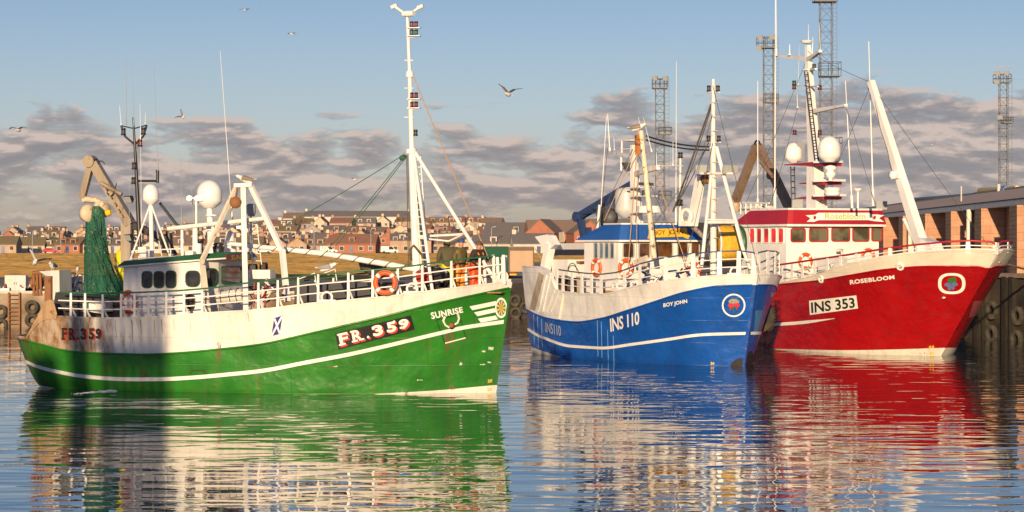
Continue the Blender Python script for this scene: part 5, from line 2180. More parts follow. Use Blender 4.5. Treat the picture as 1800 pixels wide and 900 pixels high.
    for (x, y, w, h) in ((385, 625, 7, 40), (388, 660, 22, 9), (378, 690, 5, 18), (786, 608, 7, 46), (795, 600, 5, 30), (582, 645, 9, 4), (250, 668, 6, 30), (616, 622, 14, 8), (795, 683, 9, 9)):
        n = 9
        up = [(x - w / 2 + w * i / n, y - h / 2 + rnd.uniform(-.18, .18) * h) for i in range(n + 1)]
        dn = [(x - w / 2 + w * i / n, y + h / 2 - abs(rnd.uniform(0, .7)) * h) for i in range(n + 1)]
        mb = MB()
        mb.add([H.on(a, b, 0.006) for a, b in up] + [H.on(a, b, 0.006) for a, b in dn], [(i, i + 1, n + 2 + i, n + 1 + i) for i in range(n)])
        mb.build('rust_stain', paint('rust_bleed', (0.12, 0.085, 0.022), 0.6, streak=0.8, dirt=0.5, rustcol=(0.03, 0.12, 0.03)), root)
    mb = MB()
    for (x, y, w, h) in ((863, 612, 9, 8), (860, 637, 6, 5), (848, 641, 9, 3), (810, 640, 5, 8), (738, 668, 10, 3), (850, 618, 6, 4), (590, 644, 7, 3)):
        n = 6
        up = [(x - w / 2 + w * i / n, y - h / 2 * rnd.uniform(.1, 1)) for i in range(n + 1)]
        dn = [(x - w / 2 + w * i / n, y + h / 2 * rnd.uniform(.1, 1)) for i in range(n + 1)]
        mb.add([H.on(a, b, 0.006) for a, b in up] + [H.on(a, b, 0.006) for a, b in dn], [(i, i + 1, n + 2 + i, n + 1 + i) for i in range(n)])
    mb.build('paint_chip', paint('bare_chip', (0.50, 0.55, 0.45), 0.6), root)
    for (x0, y0, x1, y1) in ((336, 651, 360, 664), (255, 652, 259, 665)):
        mb = MB()
        pts = [(x0, y1), (x0, y0), (x1, y0), (x1, y1)]
        for a, b in zip(pts[:-1], pts[1:]):
            mb.tube([H.on(lerp(a[0], b[0], t / 4), lerp(a[1], b[1], t / 4), 0.012) for t in range(5)], 0.014, 5)
        mb.build('freeing_port', paint('rust_seam', (0.07, 0.04, 0.02), 0.7), root)
    rnd = random.Random(19)
    for px in (118, 134, 160, 186, 203, 232, 247, 271, 284, 305, 334, 368, 402, 436):
        y0, ln, w = 563 - (0 if px < 260 else (px - 260) * .075), rnd.uniform(14, 52), rnd.uniform(.6, 2.2)
        ln = min(ln, 612 - y0)
        n = 7
        mb = MB()
        mb.add([H.on(px + w * rnd.uniform(.4, 1) * (1 - .5 * i / n) * s_ / 2 + 0.3 * i, y0 + ln * i / n, 0.016) for i in range(n + 1) for s_ in (-1, 1)], [(2 * i, 2 * i + 1, 2 * i + 3, 2 * i + 2) for i in range(n)])
        mb.build('grime_run', paint('grime', (0.30, 0.22, 0.15), 0.6, streak=0.6, dirt=0.6), root)
    # things that only hang on the boat
    lifebuoy(f.w(P(677, 497, -(H.half(0.75, 3.0) + 0.02))), (-0.15, -1, 0.0), 'bright orange lifebuoy on the green boat rail left of the foremast', 'lifebuoys on the boats')
    lb = lifebuoy(f.w(P(225, 531, -1.88)), (-0.6, -0.8), 'dull red lifebuoy hung by the after end of the green boat wheelhouse', 'lifebuoys on the boats')
    # folded net hanging from the power block
    mb = MB()
    levels = [(0.0, 362, 166, 174), (0.06, 368, 153, 181), (0.25, 405, 152, 185), (0.5, 450, 151, 190), (0.72, 482, 151, 200), (0.88, 503, 150, 213), (1.0, 518, 151, 219), (1.12, 535, 178, 222)]
    fl = pchip([(l[1], l[2]) for l in levels])
    fr_ = pchip([(l[1], l[3]) for l in levels])

    def net(a, b):
        py = lerp(362, 533, b)
        t = 2 * math.pi * a
        cx, hw = (fl(py) + fr_(py)) / 2, (fr_(py) - fl(py)) / 2
        fold = 1 + 0.09 * math.sin(t * 9 + b * 2) * min(1, b * 3) + 0.05 * math.sin(t * 17 + 1.3)
        dep = (0.12 + 0.42 * b) * math.sin(t) * fold
        p = f.w(P(cx + hw * math.cos(t) * fold, py, 0.1))
        return p + f.l * (-dep)
    mb.grid(net, 80, 26)
    rnd = random.Random(41)
    for k in range(14):                                   # loose twine along the edges and foot
        x0, y0 = rnd.uniform(158, 182), rnd.uniform(366, 440)
        x1, y1 = rnd.uniform(150, 226), rnd.uniform(500, 538)
        if 160 < x1 < 200:
            x1 += 30
        a, b = f.w(P(x0, y0, -0.25)), f.w(P(x1, y1, -0.5))
        mb.tube([q + Vector((rnd.gauss(0, .02), 0, 0)) for q in sag(a, b, rnd.uniform(.02, .2), 7)], rnd.uniform(.006, .014), 4)
    simple_thing('fishing_net', mb, netting('green_netting', (0.004, 0.055, 0.034), (0.008, 0.135, 0.072), 45), 'green trawl net hanging in folds from the crane block of the green boat', 'fishing net', f.w(P(180, 533, 0.1)))


green_fittings()
# ------------------------------------------------------------------ blue boat: fittings
def house_roof(root, outline, zlo, zhi, inset, mats, name='roof', edge=0.07, front_keep=True):
    """Deep sloping visor: outline at the bottom, drawn in at the top, with pale edge lines."""
    n = len(outline)
    cx = sum(p[0] for p in outline) / n
    mb = MB()
    a = [Vector((x, y, zlo(x) + 0.003)) for x, y in outline]
    b = [Vector((x, y, zlo(x) + edge)) for x, y in outline]
    c = [Vector((inset(x, y)[0], inset(x, y)[1], zhi(x))) for x, y in outline]
    d = [p + Vector((0, 0, edge * 0.8)) for p in c]
    ring = lambda: [(i, (i + 1) % n, n + (i + 1) % n, n + i) for i in range(n)]
    mb.add(a + b, [tuple(range(n))[::-1]] + ring(), 1)
    mb.add(b + c, ring(), 0)
    mb.add(c + d, ring(), 1)
    mb.add(d, [tuple(range(n))], 1)
    return mb.build(name, mats, root)


def blue_fittings():
    f, H, root = FB, HB, blue
    P = f.P
    base = [(950, 472), (966, 480), (978, 511), (1000, 515), (1024, 517), (1055.5, 518), (1118, 504), (1180, 493.5), (1242, 487), (1290, 484), (1318, 483.5), (1333, 484)]
    # working deck rail: broad white stanchions
    top1 = [(980, 474), (1000, 477), (1024, 480), (1055, 482), (1080, 479), (1100, 473)]
    rail(f, H, B_t, root, top1, base, (0.3, 0.62), [976, 987, 1003, 1020, 1037, 1054], DARKGREY, WHITE, r=0.022, post_w=0.22, brace=False)
    top2 = [(1096, 474), (1125, 463), (1160, 454), (1211, 446), (1260, 442), (1300, 441), (1322, 444), (1333, 447)]
    rail(f, H, B_t, root, top2, base, (0.32, 0.66), [1095, 1122, 1168, 1216, 1262, 1296, 1322], BLUE_DARK, WHITE, post_w=0.2, brace=False)
    for px, py in ((1080, 510), (1290, 484)):
        mooring_eye(root, H, px, py, 0.5, 0.3, WHITE)
    # bulwark ribs at the stern quarter
    for px in (962, 969, 976, 984):
        mb = MB()
        pts = []
        for k in range(7):
            u, z = H.solve(lerp(px, px - 14, k / 6), lerp(484 if px < 972 else 512, 548, k / 6))
            pts.append(H.surf(u, z, 0.03))
        mb.tube(pts, 0.035, 6)
        mb.build('bulwark_rib', WHITE, root)
    mb = MB()
    pts = []
    for k in range(7):
        u, z = H.solve(lerp(991, 984, k / 6), lerp(518, 560, k / 6))
        pts.append(H.surf(u, z, 0.03))
    mb.tube(pts, 0.05, 6)
    mb.build('discharge_pipe', CREAM, root)
    mb = MB()
    pts = [(948, 478), (957, 484), (941, 546), (931, 543)]
    mb.grid(lambda a, b: H.on(*quad_map(pts, a, b), 0.02), 4, 8)
    mb.build('stern_gate', paint('worn_timber_white', (0.42, 0.34, 0.24), 0.7, rust=0.4, streak=0.6, dirt=0.6), root)
    # wheelhouse
    ys = -1.92
    a0 = P(1027, 440, ys)
    a1 = P(1087, 440, ys)
    xf = a1.x
    zw = P(1087, 425, ys).z
    W_ = [(a0.x, ys), (xf, ys)]
    hs = walls(root, W_, 2.0, lambda x: zw, paint('wheelhouse_white_blue_boat', (0.77, 0.76, 0.73), 0.4, dirt=0.2, streak=0.08), 'wheelhouse')
    FRM = paint('grey_window_frame', (0.45, 0.45, 0.44), 0.4, dirt=0.1)
    G2 = glass('brown_glass', (0.05, 0.022, 0.01), 0.06)
    for x in (1045, 1054.5, 1064, 1073.5):
        window(f, hs, W_[0], W_[1], (x, 428, x + 6.5, 453), FRM, glass('blue_glass', (0.06, 0.09, 0.13), 0.05), 0.03, 0.15)
    A, B = W_[1], (xf, 1.92)
    for r in ((1095, 428, 1113, 452), (1123.5, 428, 1141, 452), (1153, 427, 1181, 451), (1191, 427, 1208, 451), (1215, 426.5, 1228, 450)):
        window(f, hs, A, B, r, FRM, G2, 0.04, 0.15)
    mb = MB()
    mb.box((xf - 0.9, 0, zw + 0.25), (0.3, 0.3, 0.3))
    ol = [(a0.x - 0.5, ys - 0.12), (xf + 0.22, ys - 0.12), (xf + 0.3, ys + 0.2), (xf + 0.3, -ys - 0.2), (xf + 0.22, -ys + 0.12), (a0.x - 0.5, -ys + 0.12)]
    zt_ = P(1150, 395, 0).z

    def ins(x, y):
        if x < a0.x:
            return x + 1.5, y * 0.8
        return x - 0.16, y * 0.9
    rf = house_roof(root, ol, lambda x: zw, lambda x: zt_, ins, [BLUE_TRIM, WHITE])
    # yellow scroll board with the name
    A2, B2 = (xf + 0.32, -1.6), (xf + 0.32, 1.6)
    pts = [(1140, 402), (1145, 400), (1150, 402.5), (1200, 401), (1203, 399), (1207, 402), (1207, 409), (1212, 415), (1209, 420), (1203, 418), (1200, 416), (1150, 417.5), (1143, 421), (1138, 419), (1140, 412)]
    nb = wall_poly(f, pts[::-1], A2, B2, paint('name_scroll_yellow', (0.80, 0.46, 0.03), 0.45, dirt=0.1), rf, 0.0, 0.03)
    wall_text(f, 'BOY  JOHN', [(1149, 404.5), (1200, 403), (1200, 414), (1149, 415.5)], A2, B2, paint('name_brown', (0.10, 0.03, 0.01), 0.5), nb, 0.036, 0.012)
    # bow mast with its legs
    ym = 0.0
    mb = MB()
    p0, p1, p2 = P(1254, 482, ym), P(1253.5, 262, ym), P(1254, 139, ym)
    mb.tube([p0, P(1254, 400, ym), p1], 0.135, 12, r2=0.115)
    mb.tube([p1, p2], 0.10, 12, r2=0.07)
    for py in (180, 205, 230, 285, 312, 330, 350, 372, 395, 418):
        mb.tube([P(1248, py, ym - 0.1), P(1262, py, ym - 0.1)], 0.014, 5)
    mb.lathe([(0.15, 0), (0.15, 0.1)], P(1254, 262, ym), n=12)
    fm = mb.build('foremast', WHITE_WORN, root)
    mb = MB()
    mb.tube([P(1243, 162, ym), P(1265, 162, ym)], 0.03, 6)
    mb.tube([P(1243, 250, ym), P(1266, 250, ym)], 0.03, 6)
    mb.build('mast_yard', WHITE, fm)
    for px, py in ((1246, 161), (1262, 161), (1245.5, 249), (1263.5, 249)):
        nav_light(fm, P(px, py, ym), LENS_CLEAR, 0.08, 0.24)
    mb = MB()
    mb.tube([P(1231, 305, -0.3), P(1290, 305, 0.3)], 0.05, 6)
    mb.build('lamp_bar', WHITE_WORN, fm)
    for px, yy in ((1233, -0.3), (1289, 0.4), (1280, 0.2)):
        floodlight(fm, P(px, 298, yy), (0.9, -0.1 if px > 1250 else -0.5, -0.15), 0.36)
    mb = MB()
    mb.tube([P(1251, 300, ym), P(1233, 470, -1.2)], 0.075, 8)
    mb.tube([P(1259, 258, ym), P(1307, 440, 0.9), P(1321, 482, 1.2)], 0.085, 8)
    mb.tube([P(1243, 391, -0.7), P(1292, 391, 0.55)], 0.06, 8)
    mb.tube([P(1243, 386, -0.7), P(1292, 387, 0.55)], 0.035, 6)
    mb.build('mast_leg', WHITE, root)
    mb = MB()
    mb.tube(sag(P(1250, 183, 0), P(1183, 372, -0.4), 0.05), 0.035, 6)
    mb.tube(sag(P(1250, 190, 0), P(1192, 360, -0.4), 0.1), 0.02, 5)
    mb.tube(sag(P(1252, 235, 0), P(1198, 345, -0.4), 0.1), 0.02, 5)
    mb.build('mast_stay', ROPE_DARK, root)
    mb = MB()
    mb.tube(sag(P(1136, 239, 0), P(1246, 258, 0), 0.1), 0.035, 6)
    mb.tube(sag(P(1136, 246, 0), P(1246, 264, 0), 0.1), 0.035, 6)
    mb.build('jumper_chain', BLACK, root)
    # rust-streaked pole in front of the house
    mb = MB()
    mb.tube([P(1150, 455, -1.4), P(1127, 231, -0.6)], 0.115, 10, r2=0.1)
    pl = mb.build('derrick_post', paint('rust_run_pole', (0.72, 0.62, 0.44), 0.5, rust=0.5, streak=0.7, dirt=0.4), root)
    mb = MB()
    mb.beam(P(1120, 237, -0.7), P(1121, 272, -0.7), 0.12, 0.16, up=(0, 1, 0))
    mb.lathe([(0.02, -0.06), (0.12, -0.05), (0.12, 0.05), (0.02, 0.06)], P(1121, 250, -0.75), (0.3, -1, 0), 12)
    mb.build('hoist_block', paint('orange_rust_block', (0.42, 0.15, 0.03), 0.6, rust=0.4), pl)
    mb = MB()
    mb.tube([P(1117, 262, -0.6), P(1062, 388, -1.2)], 0.016, 5)
    mb.tube([P(1138, 262, -0.7), P(1205, 460, -1.5)], 0.02, 5)
    mb.tube([P(1119, 270, -0.9), P(1104, 472, -2.0)], 0.02, 5)
    mb.tube([P(1120, 270, -0.9), P(1119, 455, -2.0)], 0.014, 5)
    mb.build('running_line', ROPE_TAN, root)
    # signal mast with cross-arms, radars and platforms
    mb = MB()
    mb.beam(P(1120, 398, 0), P(1115, 300, 0), 0.40, 0.34, up=(1, 0, 0), h2=0.24, w2=0.28)
    mb.beam(P(1115, 300, 0), P(1114, 255, 0), 0.26, 0.22, up=(1, 0, 0), h2=0.16)
    mb.beam(P(1113, 275, 0), P(1076, 268, 0.7), 0.12, 0.14)
    mb.beam(P(1114, 306, 0), P(1157, 294, -0.9), 0.14, 0.18)
    mb.beam(P(1114, 309, 0), P(1098, 298, 0.4), 0.14, 0.18)
    mb.tube([P(1157, 292, -0.9), P(1200, 291, -0.9)], 0.02, 6)
    mb.tube([P(1092, 262, 0.4), P(1115, 260, 0.4)], 0.04, 6)
    mb.tube([P(1093, 278, 0.4), P(1093, 246, 0.4)], 0.04, 6)
    mb.tube([P(1092, 300, 0.4), P(1092, 268, 0.4)], 0.05, 6)
    sm = mb.build('signal_mast', WHITE, root)
    for (x0, x1, py) in ((1114, 1147, 345), (1109, 1135, 330), (1109, 1150, 374), (1101, 1119, 247)):
        mb = MB()
        c = P((x0 + x1) / 2, py, -0.15)
        mb.box(c, ((x1 - x0) / 46 / 0.6, 0.6, 0.05))
        mb.build('platform', WHITE_WORN, sm)
    mb = MB()
    mb.beam(P(1125, 323, -0.3), P(1147, 324, -0.3), 0.12, 0.12)
    mb.lathe([(0.16, 0), (0.16, 0.25)], P(1135, 345, -0.3), n=10)
    mb.build('radar_scanner', DARKGREY, sm)
    mb = MB()
    mb.lathe([(0.5, 0), (0.52, 0.1), (0.5, 0.12), (0.5, 0.22), (0.46, 0.27)], P(1141, 374, -0.4), n=20)
    mb.build('radar_drum', WHITE_CLEAN, sm)
    mb = MB()
    mb.lathe([(0.12, 0), (0.26, 0.2), (0.28, 0.26)], P(1104, 297, -0.1), n=12)
    mb.build('loudspeaker', DARKGREY, sm)
    mb = MB()
    c = P(1101, 372, 0.2)
    mb.lathe([(0.2, -0.25), (0.46, 0), (0.47, 0.1), (0.47, 0.75), (0.42, 0.9), (0.25, 0.98), (0.001, 1.0)], c, n=22)
    dm = mb.build('radar_dome', paint('grey_dome', (0.55, 0.54, 0.52), 0.4, dirt=0.2), root)
    vs, fs = text_geo('ER', 0.01)
    mb = MB()
    pts = []
    for u, v in vs:
        t = R(-150 + 42 * u)
        pts.append(c + Vector((0.48 * math.cos(t), 0.48 * math.sin(t), 0.32 + 0.24 * v)))
    mb.add(pts, fs)
    mb.build('lettering', BLUE_DARK, dm)
    for p, q, r in (((1072, 266), (1068, 200), .03), ((1052, 440), (1066, 205), .03), ((1188, 395), (1189, 108), .022), ((1130, 240), (1122, 206), .022), ((1146, 268), (1131, 207), .022),
                    ((1154, 293), (1154, 268), .02), ((1183, 292), (1183, 248), .016), ((1080, 264), (1079, 240), .015)):
        antenna(root, P(*p, -0.3), P(*q, -0.3), r)
    mb = MB()
    mb.tube([P(1195, 395, 0), P(1196, 275, 0)], 0.05, 8)
    st = mb.build('lamp_post', WHITE_WORN, root)
    nav_light(st, P(1196, 278, 0), LENS_CLEAR, 0.1, 0.24)
    nav_light(st, P(1194, 362, 0), LENS_CLEAR, 0.15, 0.26)
    # white box-section boom standing abaft the mast
    mb = MB()
    mb.beam(P(1217, 396, 0.5), P(1232, 308, 0.5), 0.32, 0.32, up=(0, 1, 0), h2=0.27)
    bs = mb.build('stowed_boom', WHITE_CLEAN, root)
    mb = MB()
    mb.lathe([(0.05, -0.1), (0.2, -0.08), (0.2, 0.08), (0.05, 0.1)], P(1241, 315, 0.4), (0.3, -1, 0), 12)
    mb.beam(P(1240, 300, 0.5), P(1240, 322, 0.5), 0.16, 0.2, up=(0, 1, 0))
    mb.build('boom_sheave', RUSTY, bs)
    mb = MB()
    mb.tube([P(1204, 386, 0.6), P(1228, 408, 0.7), P(1250, 430, 0.6)], 0.12, 8, r2=0.08)
    mb.build('furled_boom_net', grain('grey_net_bundle', (0.2, 0.18, 0.16), (0.36, 0.33, 0.29), 9), root)
    mb = MB()
    mb.torus(P(1206, 381, 0.2), 0.28, 0.09, ax=(0.2, -1, 0), n=18, k=8)
    mb.box(P(1206, 393, 0.2), (0.5, 0.4, 0.2))
    mb.build('life_ring_stand', WHITE, root)
    # blue folding crane aft of the house
    mb = MB()
    yk = 0.9
    mb.beam(P(1112, 325, yk), P(1016, 382, yk), 0.34, 0.24, up=(0, 1, 0), h2=0.18)
    kb = mb.build('crane', paint('crane_blue', (0.02, 0.045, 0.13), 0.45, dirt=0.35, rust=0.1), root)
    mb = MB()
    mb.beam(P(1018, 376, yk), P(1028, 422, yk), 0.24, 0.26, up=(0, 1, 0))
    mb.lathe([(0.22, -0.2), (0.22, 0.2)], P(1017, 381, yk), (0, 1, 0), 14)
    mb.beam(P(1038, 470, yk), P(1034, 400, yk), 0.2, 0.22, up=(0, 1, 0))
    mb.build('crane_jib', MATS['crane_blue'], kb)
    mb = MB()
    mb.lathe([(0.05, -0.2), (0.42, -0.16), (0.42, 0.16), (0.05, 0.2)], P(1068, 383, 0.5), (0.5, -0.8, 0), 18)
    mb.build('net_block', DARKGREY, kb)
    mb = MB()

    def drape(a, b):
        px, py = lerp(1112, 1024, a), lerp(326, 377, a)
        drop = (34 * math.sin(math.pi * min(1, a * 1.15)) * (0.75 + 0.25 * math.sin(a * 23)) + 4) * b
        return P(px + 4 * b * math.sin(a * 17), py + drop, yk - 0.16 + 0.09 * math.sin(a * 31 + b * 3))
    mb.grid(drape, 40, 8)
    mb.build('draped_net', netting('navy_net', (0.012, 0.028, 0.085), (0.03, 0.06, 0.16), 60), kb)
    mb = MB()
    mb.lathe([(0.14, 0), (0.15, 0.5)], P(1054, 405, 0.4), n=10)
    mb.build('roof_vent', DARKGREY, root)
    mb = MB()
    mb.lathe([(0.2, 0), (0.12, 0.3)], P(1078, 405, 0.2), n=10)
    mb.build('roof_vent', DARKGREY, root)
    mb = MB()
    mb.tube([P(1047, 440, -0.6), P(1054, 360, -0.6)], 0.06, 8)
    mb.build('roof_post', WHITE_WORN, root)
    # stern gallows
    mb = MB()
    mb.beam(P(958, 476, -1.9), P(968, 428, -1.9), 0.3, 0.36, up=(0, 1, 0))
    mb.beam(P(966, 433, -1.9), P(1025, 433, 0.6), 0.25, 0.26)
    mb.prism([P(940, 416, -2.0), P(962, 412, -2.0), P(968, 414, -2.0), P(976, 430, -2.0), P(966, 438, -2.0), P(950, 429, -2.0)], (0, 0.25, 0))
    ga = mb.build('stern_gantry', WHITE_CLEAN, root)
    mb = MB()
    mb.beam(P(988, 426, -1), P(987, 408, -1), 0.36, 0.05, up=(0, 1, 0))
    mb.build('gantry_panel', paint('beige_panel', (0.5, 0.42, 0.3), 0.5), ga)
    mb = MB()
    mb.beam(P(970, 443, -0.6), P(1027, 443, 1.2), 0.1, 0.28)
    mb.build('railing_panel', paint('fence_beige', (0.42, 0.37, 0.30), 0.6, streak=0.4), root)
    # deck gear aft
    mb = MB()
    c = P(1006, 472, -1.2)
    mb.box(c, (1.3, 1.2, 0.75))
    dh = mb.build('deck_house', WHITE, root)
    mb = MB()
    mb.torus(P(1006, 478, -1.9), 0.36, 0.02, ax=(0, 1, 0), n=14, k=5, a0=0.2, a1=2.9)
    mb.build('hand_hold', DARKGREY, dh)
    mb = MB()
    mb.lathe([(0.2, -0.9), (0.33, -0.6), (0.35, 0), (0.33, 0.6), (0.2, 0.9)], P(1004, 452, -1.2), (1, 0.05, 0), 14, squash=0.7)
    simple_thing('net_bundle', mb, grain('yellow_green_net', (0.34, 0.24, 0.03), (0.16, 0.19, 0.04), 5, 0.9, 0.8, 0.1, c3=(0.05, 0.16, 0.14)), 'yellow and green net rolled on top of the white deck house of the blue boat', 'fishing net', f.w(P(1004, 457, -1.2)))
    mb = MB()
    mb.beam(P(990, 461, -1.5), P(1024, 461, -1.2), 0.3, 0.1)
    mb.build('winch_bar', RUSTY, root)
    mb = MB()
    for k, (px, py, r_, m_) in enumerate(((970, 465, .22, 0), (976, 480, .25, 0), (965, 455, .15, 1), (972, 497, .3, 0))):
        mb.lathe([(r_ * .6, -r_), (r_, -r_ * .7), (r_, r_ * .7), (r_ * .6, r_)], P(px, py, -0.9), (0.8, 0.5, 0), 12, mat=m_)
    mb.build('trawl_winch', [RUSTY, YELLOW], root)
    mb = MB()
    mb.tube(sag(P(941, 437, -2.0), P(976, 490, -1.6), 0.1), 0.022, 5)
    mb.build('quarter_rope', ROPE_TAN, root)
    # pound boards, boxes and pipes behind the rail
    rnd = random.Random(21)
    mb = MB()
    for px in (1030, 1050):
        mb.box(P(px, 502, -1.5), (0.75, 0.5, 0.75), 1)
    mb.box(P(1068, 500, -1.2), (1.1, 0.4, 0.6), 2)
    mb.box(P(1078, 515, -1.9), (1.1, 0.2, 0.2), 3)
    mb.build('pound_board', [DARKGREY, paint('beige_board', (0.56, 0.46, 0.35), 0.6, dirt=0.3), CREAM, paint('amber_board', (0.5, 0.24, 0.05), 0.6, rust=0.3)], root)
    mb = MB()
    for k in range(34):
        a = P(rnd.uniform(1092, 1240), rnd.uniform(468, 497), rnd.uniform(-1.6, -0.4))
        mb.tube([a, a + Vector((rnd.uniform(-.45, .45), rnd.uniform(-.4, .4), rnd.uniform(-.3, .35)))], rnd.uniform(.015, .05), 6, mat=rnd.choice((0, 1, 1, 2)))
    mb.build('deck_piping', [BLUE_DARK, WHITE, DARKGREY], root)
    mb = MB()
    pts = [P(1160, 492, -1.2), P(1172, 478, -1.2), P(1188, 476, -1.2), P(1196, 492, -1.2)]
    mb.tube(pts, 0.05, 8)
    mb.tube([P(1196, 480, -1.0), P(1206, 476, -1.0), P(1220, 492, -1.0)], 0.05, 8)
    mb.build('pipe_bend', BLUE_DARK, root)
    mb = MB()
    mb.prism([P(1113, 458, -1.5), P(1135, 449, -1.5), P(1134, 468, -1.5), P(1118, 470, -1.5)], (0, 0.1, 0))
    mb.build('deck_shield', paint('cream_shield', (0.62, 0.55, 0.44), 0.5), root)
    # yellow net drum with a green band
    mb = MB()
    c = P(1283, 428, 2.2)
    ax = Vector((0.25, 1, 0))
    mb.lathe([(0.5, -0.6), (0.70, -0.56), (0.73, -0.2), (0.72, 0.28), (0.6, 0.34)], c, ax, 26, 0)
    mb.lathe([(0.72, 0.3), (0.74, 0.34), (0.74, 0.42), (0.7, 0.46), (0.3, 0.47)], c, ax, 26, 1)
    dr = mb.build('net_drum', [grain('yellow_net_cover', (0.55, 0.30, 0.02), (0.75, 0.45, 0.05), 6, 0.7, 0.8, 0.06), GREEN_TRIM], root)
    mb = MB()
    mb.torus(c - ax.normalized() * 0.64, 0.75, 0.05, ax=ax, n=28, k=6)
    mb.build('drum_flange', WHITE_WORN, dr)
    # woven buoy, floats and hanging kit
    mb = MB()
    c = P(1251, 478, -1.0)
    mb.lathe([(0.05, -0.32), (0.3, -0.25), (0.42, 0), (0.36, 0.2), (0.12, 0.34), (0.03, 0.36)], c, n=18)
    simple_thing('woven_fender', mb, grain('woven_coir', (0.50, 0.22, 0.03), (0.66, 0.36, 0.09), 24, 0.9, 1.0, 0.05), 'round orange woven fender on the foredeck of the blue boat', 'fender', f.w(c - Vector((0, 0, .32))))
    mb = MB()
    c = P(1284, 473, -0.7)
    mb.lathe([(0.05, -0.22), (0.2, -0.14), (0.25, 0.02), (0.2, 0.16), (0.05, 0.23)], c, n=16)
    simple_thing('float', mb, paint('red_float', (0.55, 0.03, 0.02), 0.35, dirt=0.1), 'red ball float lying behind the bow rail of the blue boat', 'float', f.w(c - Vector((0, 0, .22))))
    mb = MB()
    c = P(1299, 474, -0.7)
    mb.lathe([(0.05, -0.2), (0.17, -0.1), (0.17, 0.1), (0.05, 0.2)], c, n=14)
    simple_thing('float', mb, paint('dark_float', (0.10, 0.02, 0.02), 0.4), 'dark maroon ball float beside the red one on the blue boat', 'float', f.w(c - Vector((0, 0, .2))))
    mb = MB()
    c = P(1037, 458, -1.87)
    mb.prism([c + Vector(p) for p in ((-0.03, 0, .2), (.07, 0, .2), (.1, 0, 0), (.16, 0, -.1), (.1, 0, -.2), (-.04, 0, -.18), (-.1, 0, -.05), (-.06, 0, .05))], (0, -0.07, 0))
    simple_thing('oilskin', mb, paint('oilskin_yellow', (0.80, 0.72, 0.02), 0.5, dirt=0.05), 'yellow oilskin hung on the side of the blue boat wheelhouse', 'oilskin', f.w(c - Vector((0, 0, .2))))
    mb = MB()
    c = P(1319, 446, 1.6)
    mb.box(c, (0.16, 0.2, 0.3))
    mb.lathe([(.1, .15), (.05, .24)], c, n=8)
    simple_thing('canister', mb, paint('canister_yellow', (0.8, 0.68, 0.03), 0.4, dirt=0.05), 'yellow canister hung at the bow rail of the blue boat', 'canister', f.w(c - Vector((0, 0, .15))))
    for px, py, mm, lb in ((997, 497, paint('barrel_blue', (0.02, 0.05, 0.3), 0.4), 'blue plastic drum behind the after rail of the blue boat'),
                           (1060, 508, paint('barrel_navy', (0.015, 0.025, 0.12), 0.4), 'small navy drum behind the middle rail of the blue boat')):
        mb = MB()
        c = P(px, py, -1.9 if px < 1000 else -2.0)
        h = 0.3 if px < 1000 else 0.2
        mb.lathe([(0.16, -h), (0.18, -h * .6), (0.17, -h * .5), (0.18, 0), (0.17, h * .5), (0.18, h * .6), (0.14, h)], c, n=14)
        simple_thing('plastic_drum', mb, mm, lb, 'drum', f.w(c - Vector((0, 0, h))))
    wf = (0.95, -0.3)
    lifebuoy(f.w(P(1048, 470, ys - 0.12)), f.l * -1, 'orange lifebuoy on the grey side of the blue boat wheelhouse', 'lifebuoys on the boats')
    lifebuoy(f.w(f.X(1100, 471, xf + 0.12)), f.h, 'orange lifebuoy low on the front of the blue boat wheelhouse, left of the leaning post', 'lifebuoys on the boats')
    lifebuoy(f.w(f.X(1219, 476, xf + 0.3)), f.h, 'orange lifebuoy beside the foremast leg of the blue boat', 'lifebuoys on the boats')
    # hull lettering
    hull_text(H, 'INS 110', [(1072.5, 560), (1124, 547), (1124.5, 570), (1074, 583.5)], LETTER_WHITE, root, 0.02, 0.02, 0.95, 'registration_number')
    hull_text(H, 'INS110', [(959.5, 566), (986, 573), (987, 591), (960, 584)], paint('faded_lettering', (0.5, 0.52, 0.56), 0.5, dirt=0.3), root, 0.02, 0.0, 0.95, 'registration_number')
    hull_text(H, 'BOY JOHN', [(1166.5, 533), (1208, 525.5), (1208.5, 534), (1166.5, 542)], LETTER_WHITE, root, 0.02, 0.03, 1.0, 'ship_name')
    em = hull_disc(H, (1289.5, 536.5), 20.5, 20.5, LETTER_WHITE, root, 0.02, 0.87, 'emblem_ring')
    mb = MB()
    for (cx, cy, rx, ry, mi) in ((1290, 530, 9.5, 5, 0), (1285, 536.5, 5.5, 4, 1), (1295, 536, 5, 4, 1), (1290, 535.5, 2.5, 3, 1)):
        hull_disc(H, (cx, cy), rx, ry, None, None, 0.018 + 0.006 * mi + (0.004 if cx > 1291 else 0.002 if cx < 1289 else 0), 0, n=14, mb=mb, mi=mi, build=False)
    mb.tube([H.on(x, y, 0.022) for x, y in ((1290, 536), (1289, 545), (1290, 549))], 0.022, 5, mat=2)
    mb.tube([H.on(x, y, 0.026) for x, y in ((1287, 539), (1283, 545))], 0.025, 5, mat=1)
    mb.tube([H.on(x, y, 0.026) for x, y in ((1293, 539), (1296, 544))], 0.025, 5, mat=1)
    mb.build('thistle', [grain('flower_grey', (0.14, 0.17, 0.11), (0.45, 0.42, 0.32), 14), paint('bow_red', (0.5, 0.03, 0.05), 0.5), paint('stem_green', (0.03, 0.2, 0.05), 0.5)], em)
    # same name on the port bow
    vs, fs = text_geo('BOY JOHN', 0.03)
    mb = MB()
    mb.add([H.surf(0.955 - 0.07 * u, 2.55 + 0.2 * v + 0.06 * u, 0.02, 1) for u, v in vs], [t[::-1] for t in fs])
    mb.build('ship_name', LETTER_WHITE, root)
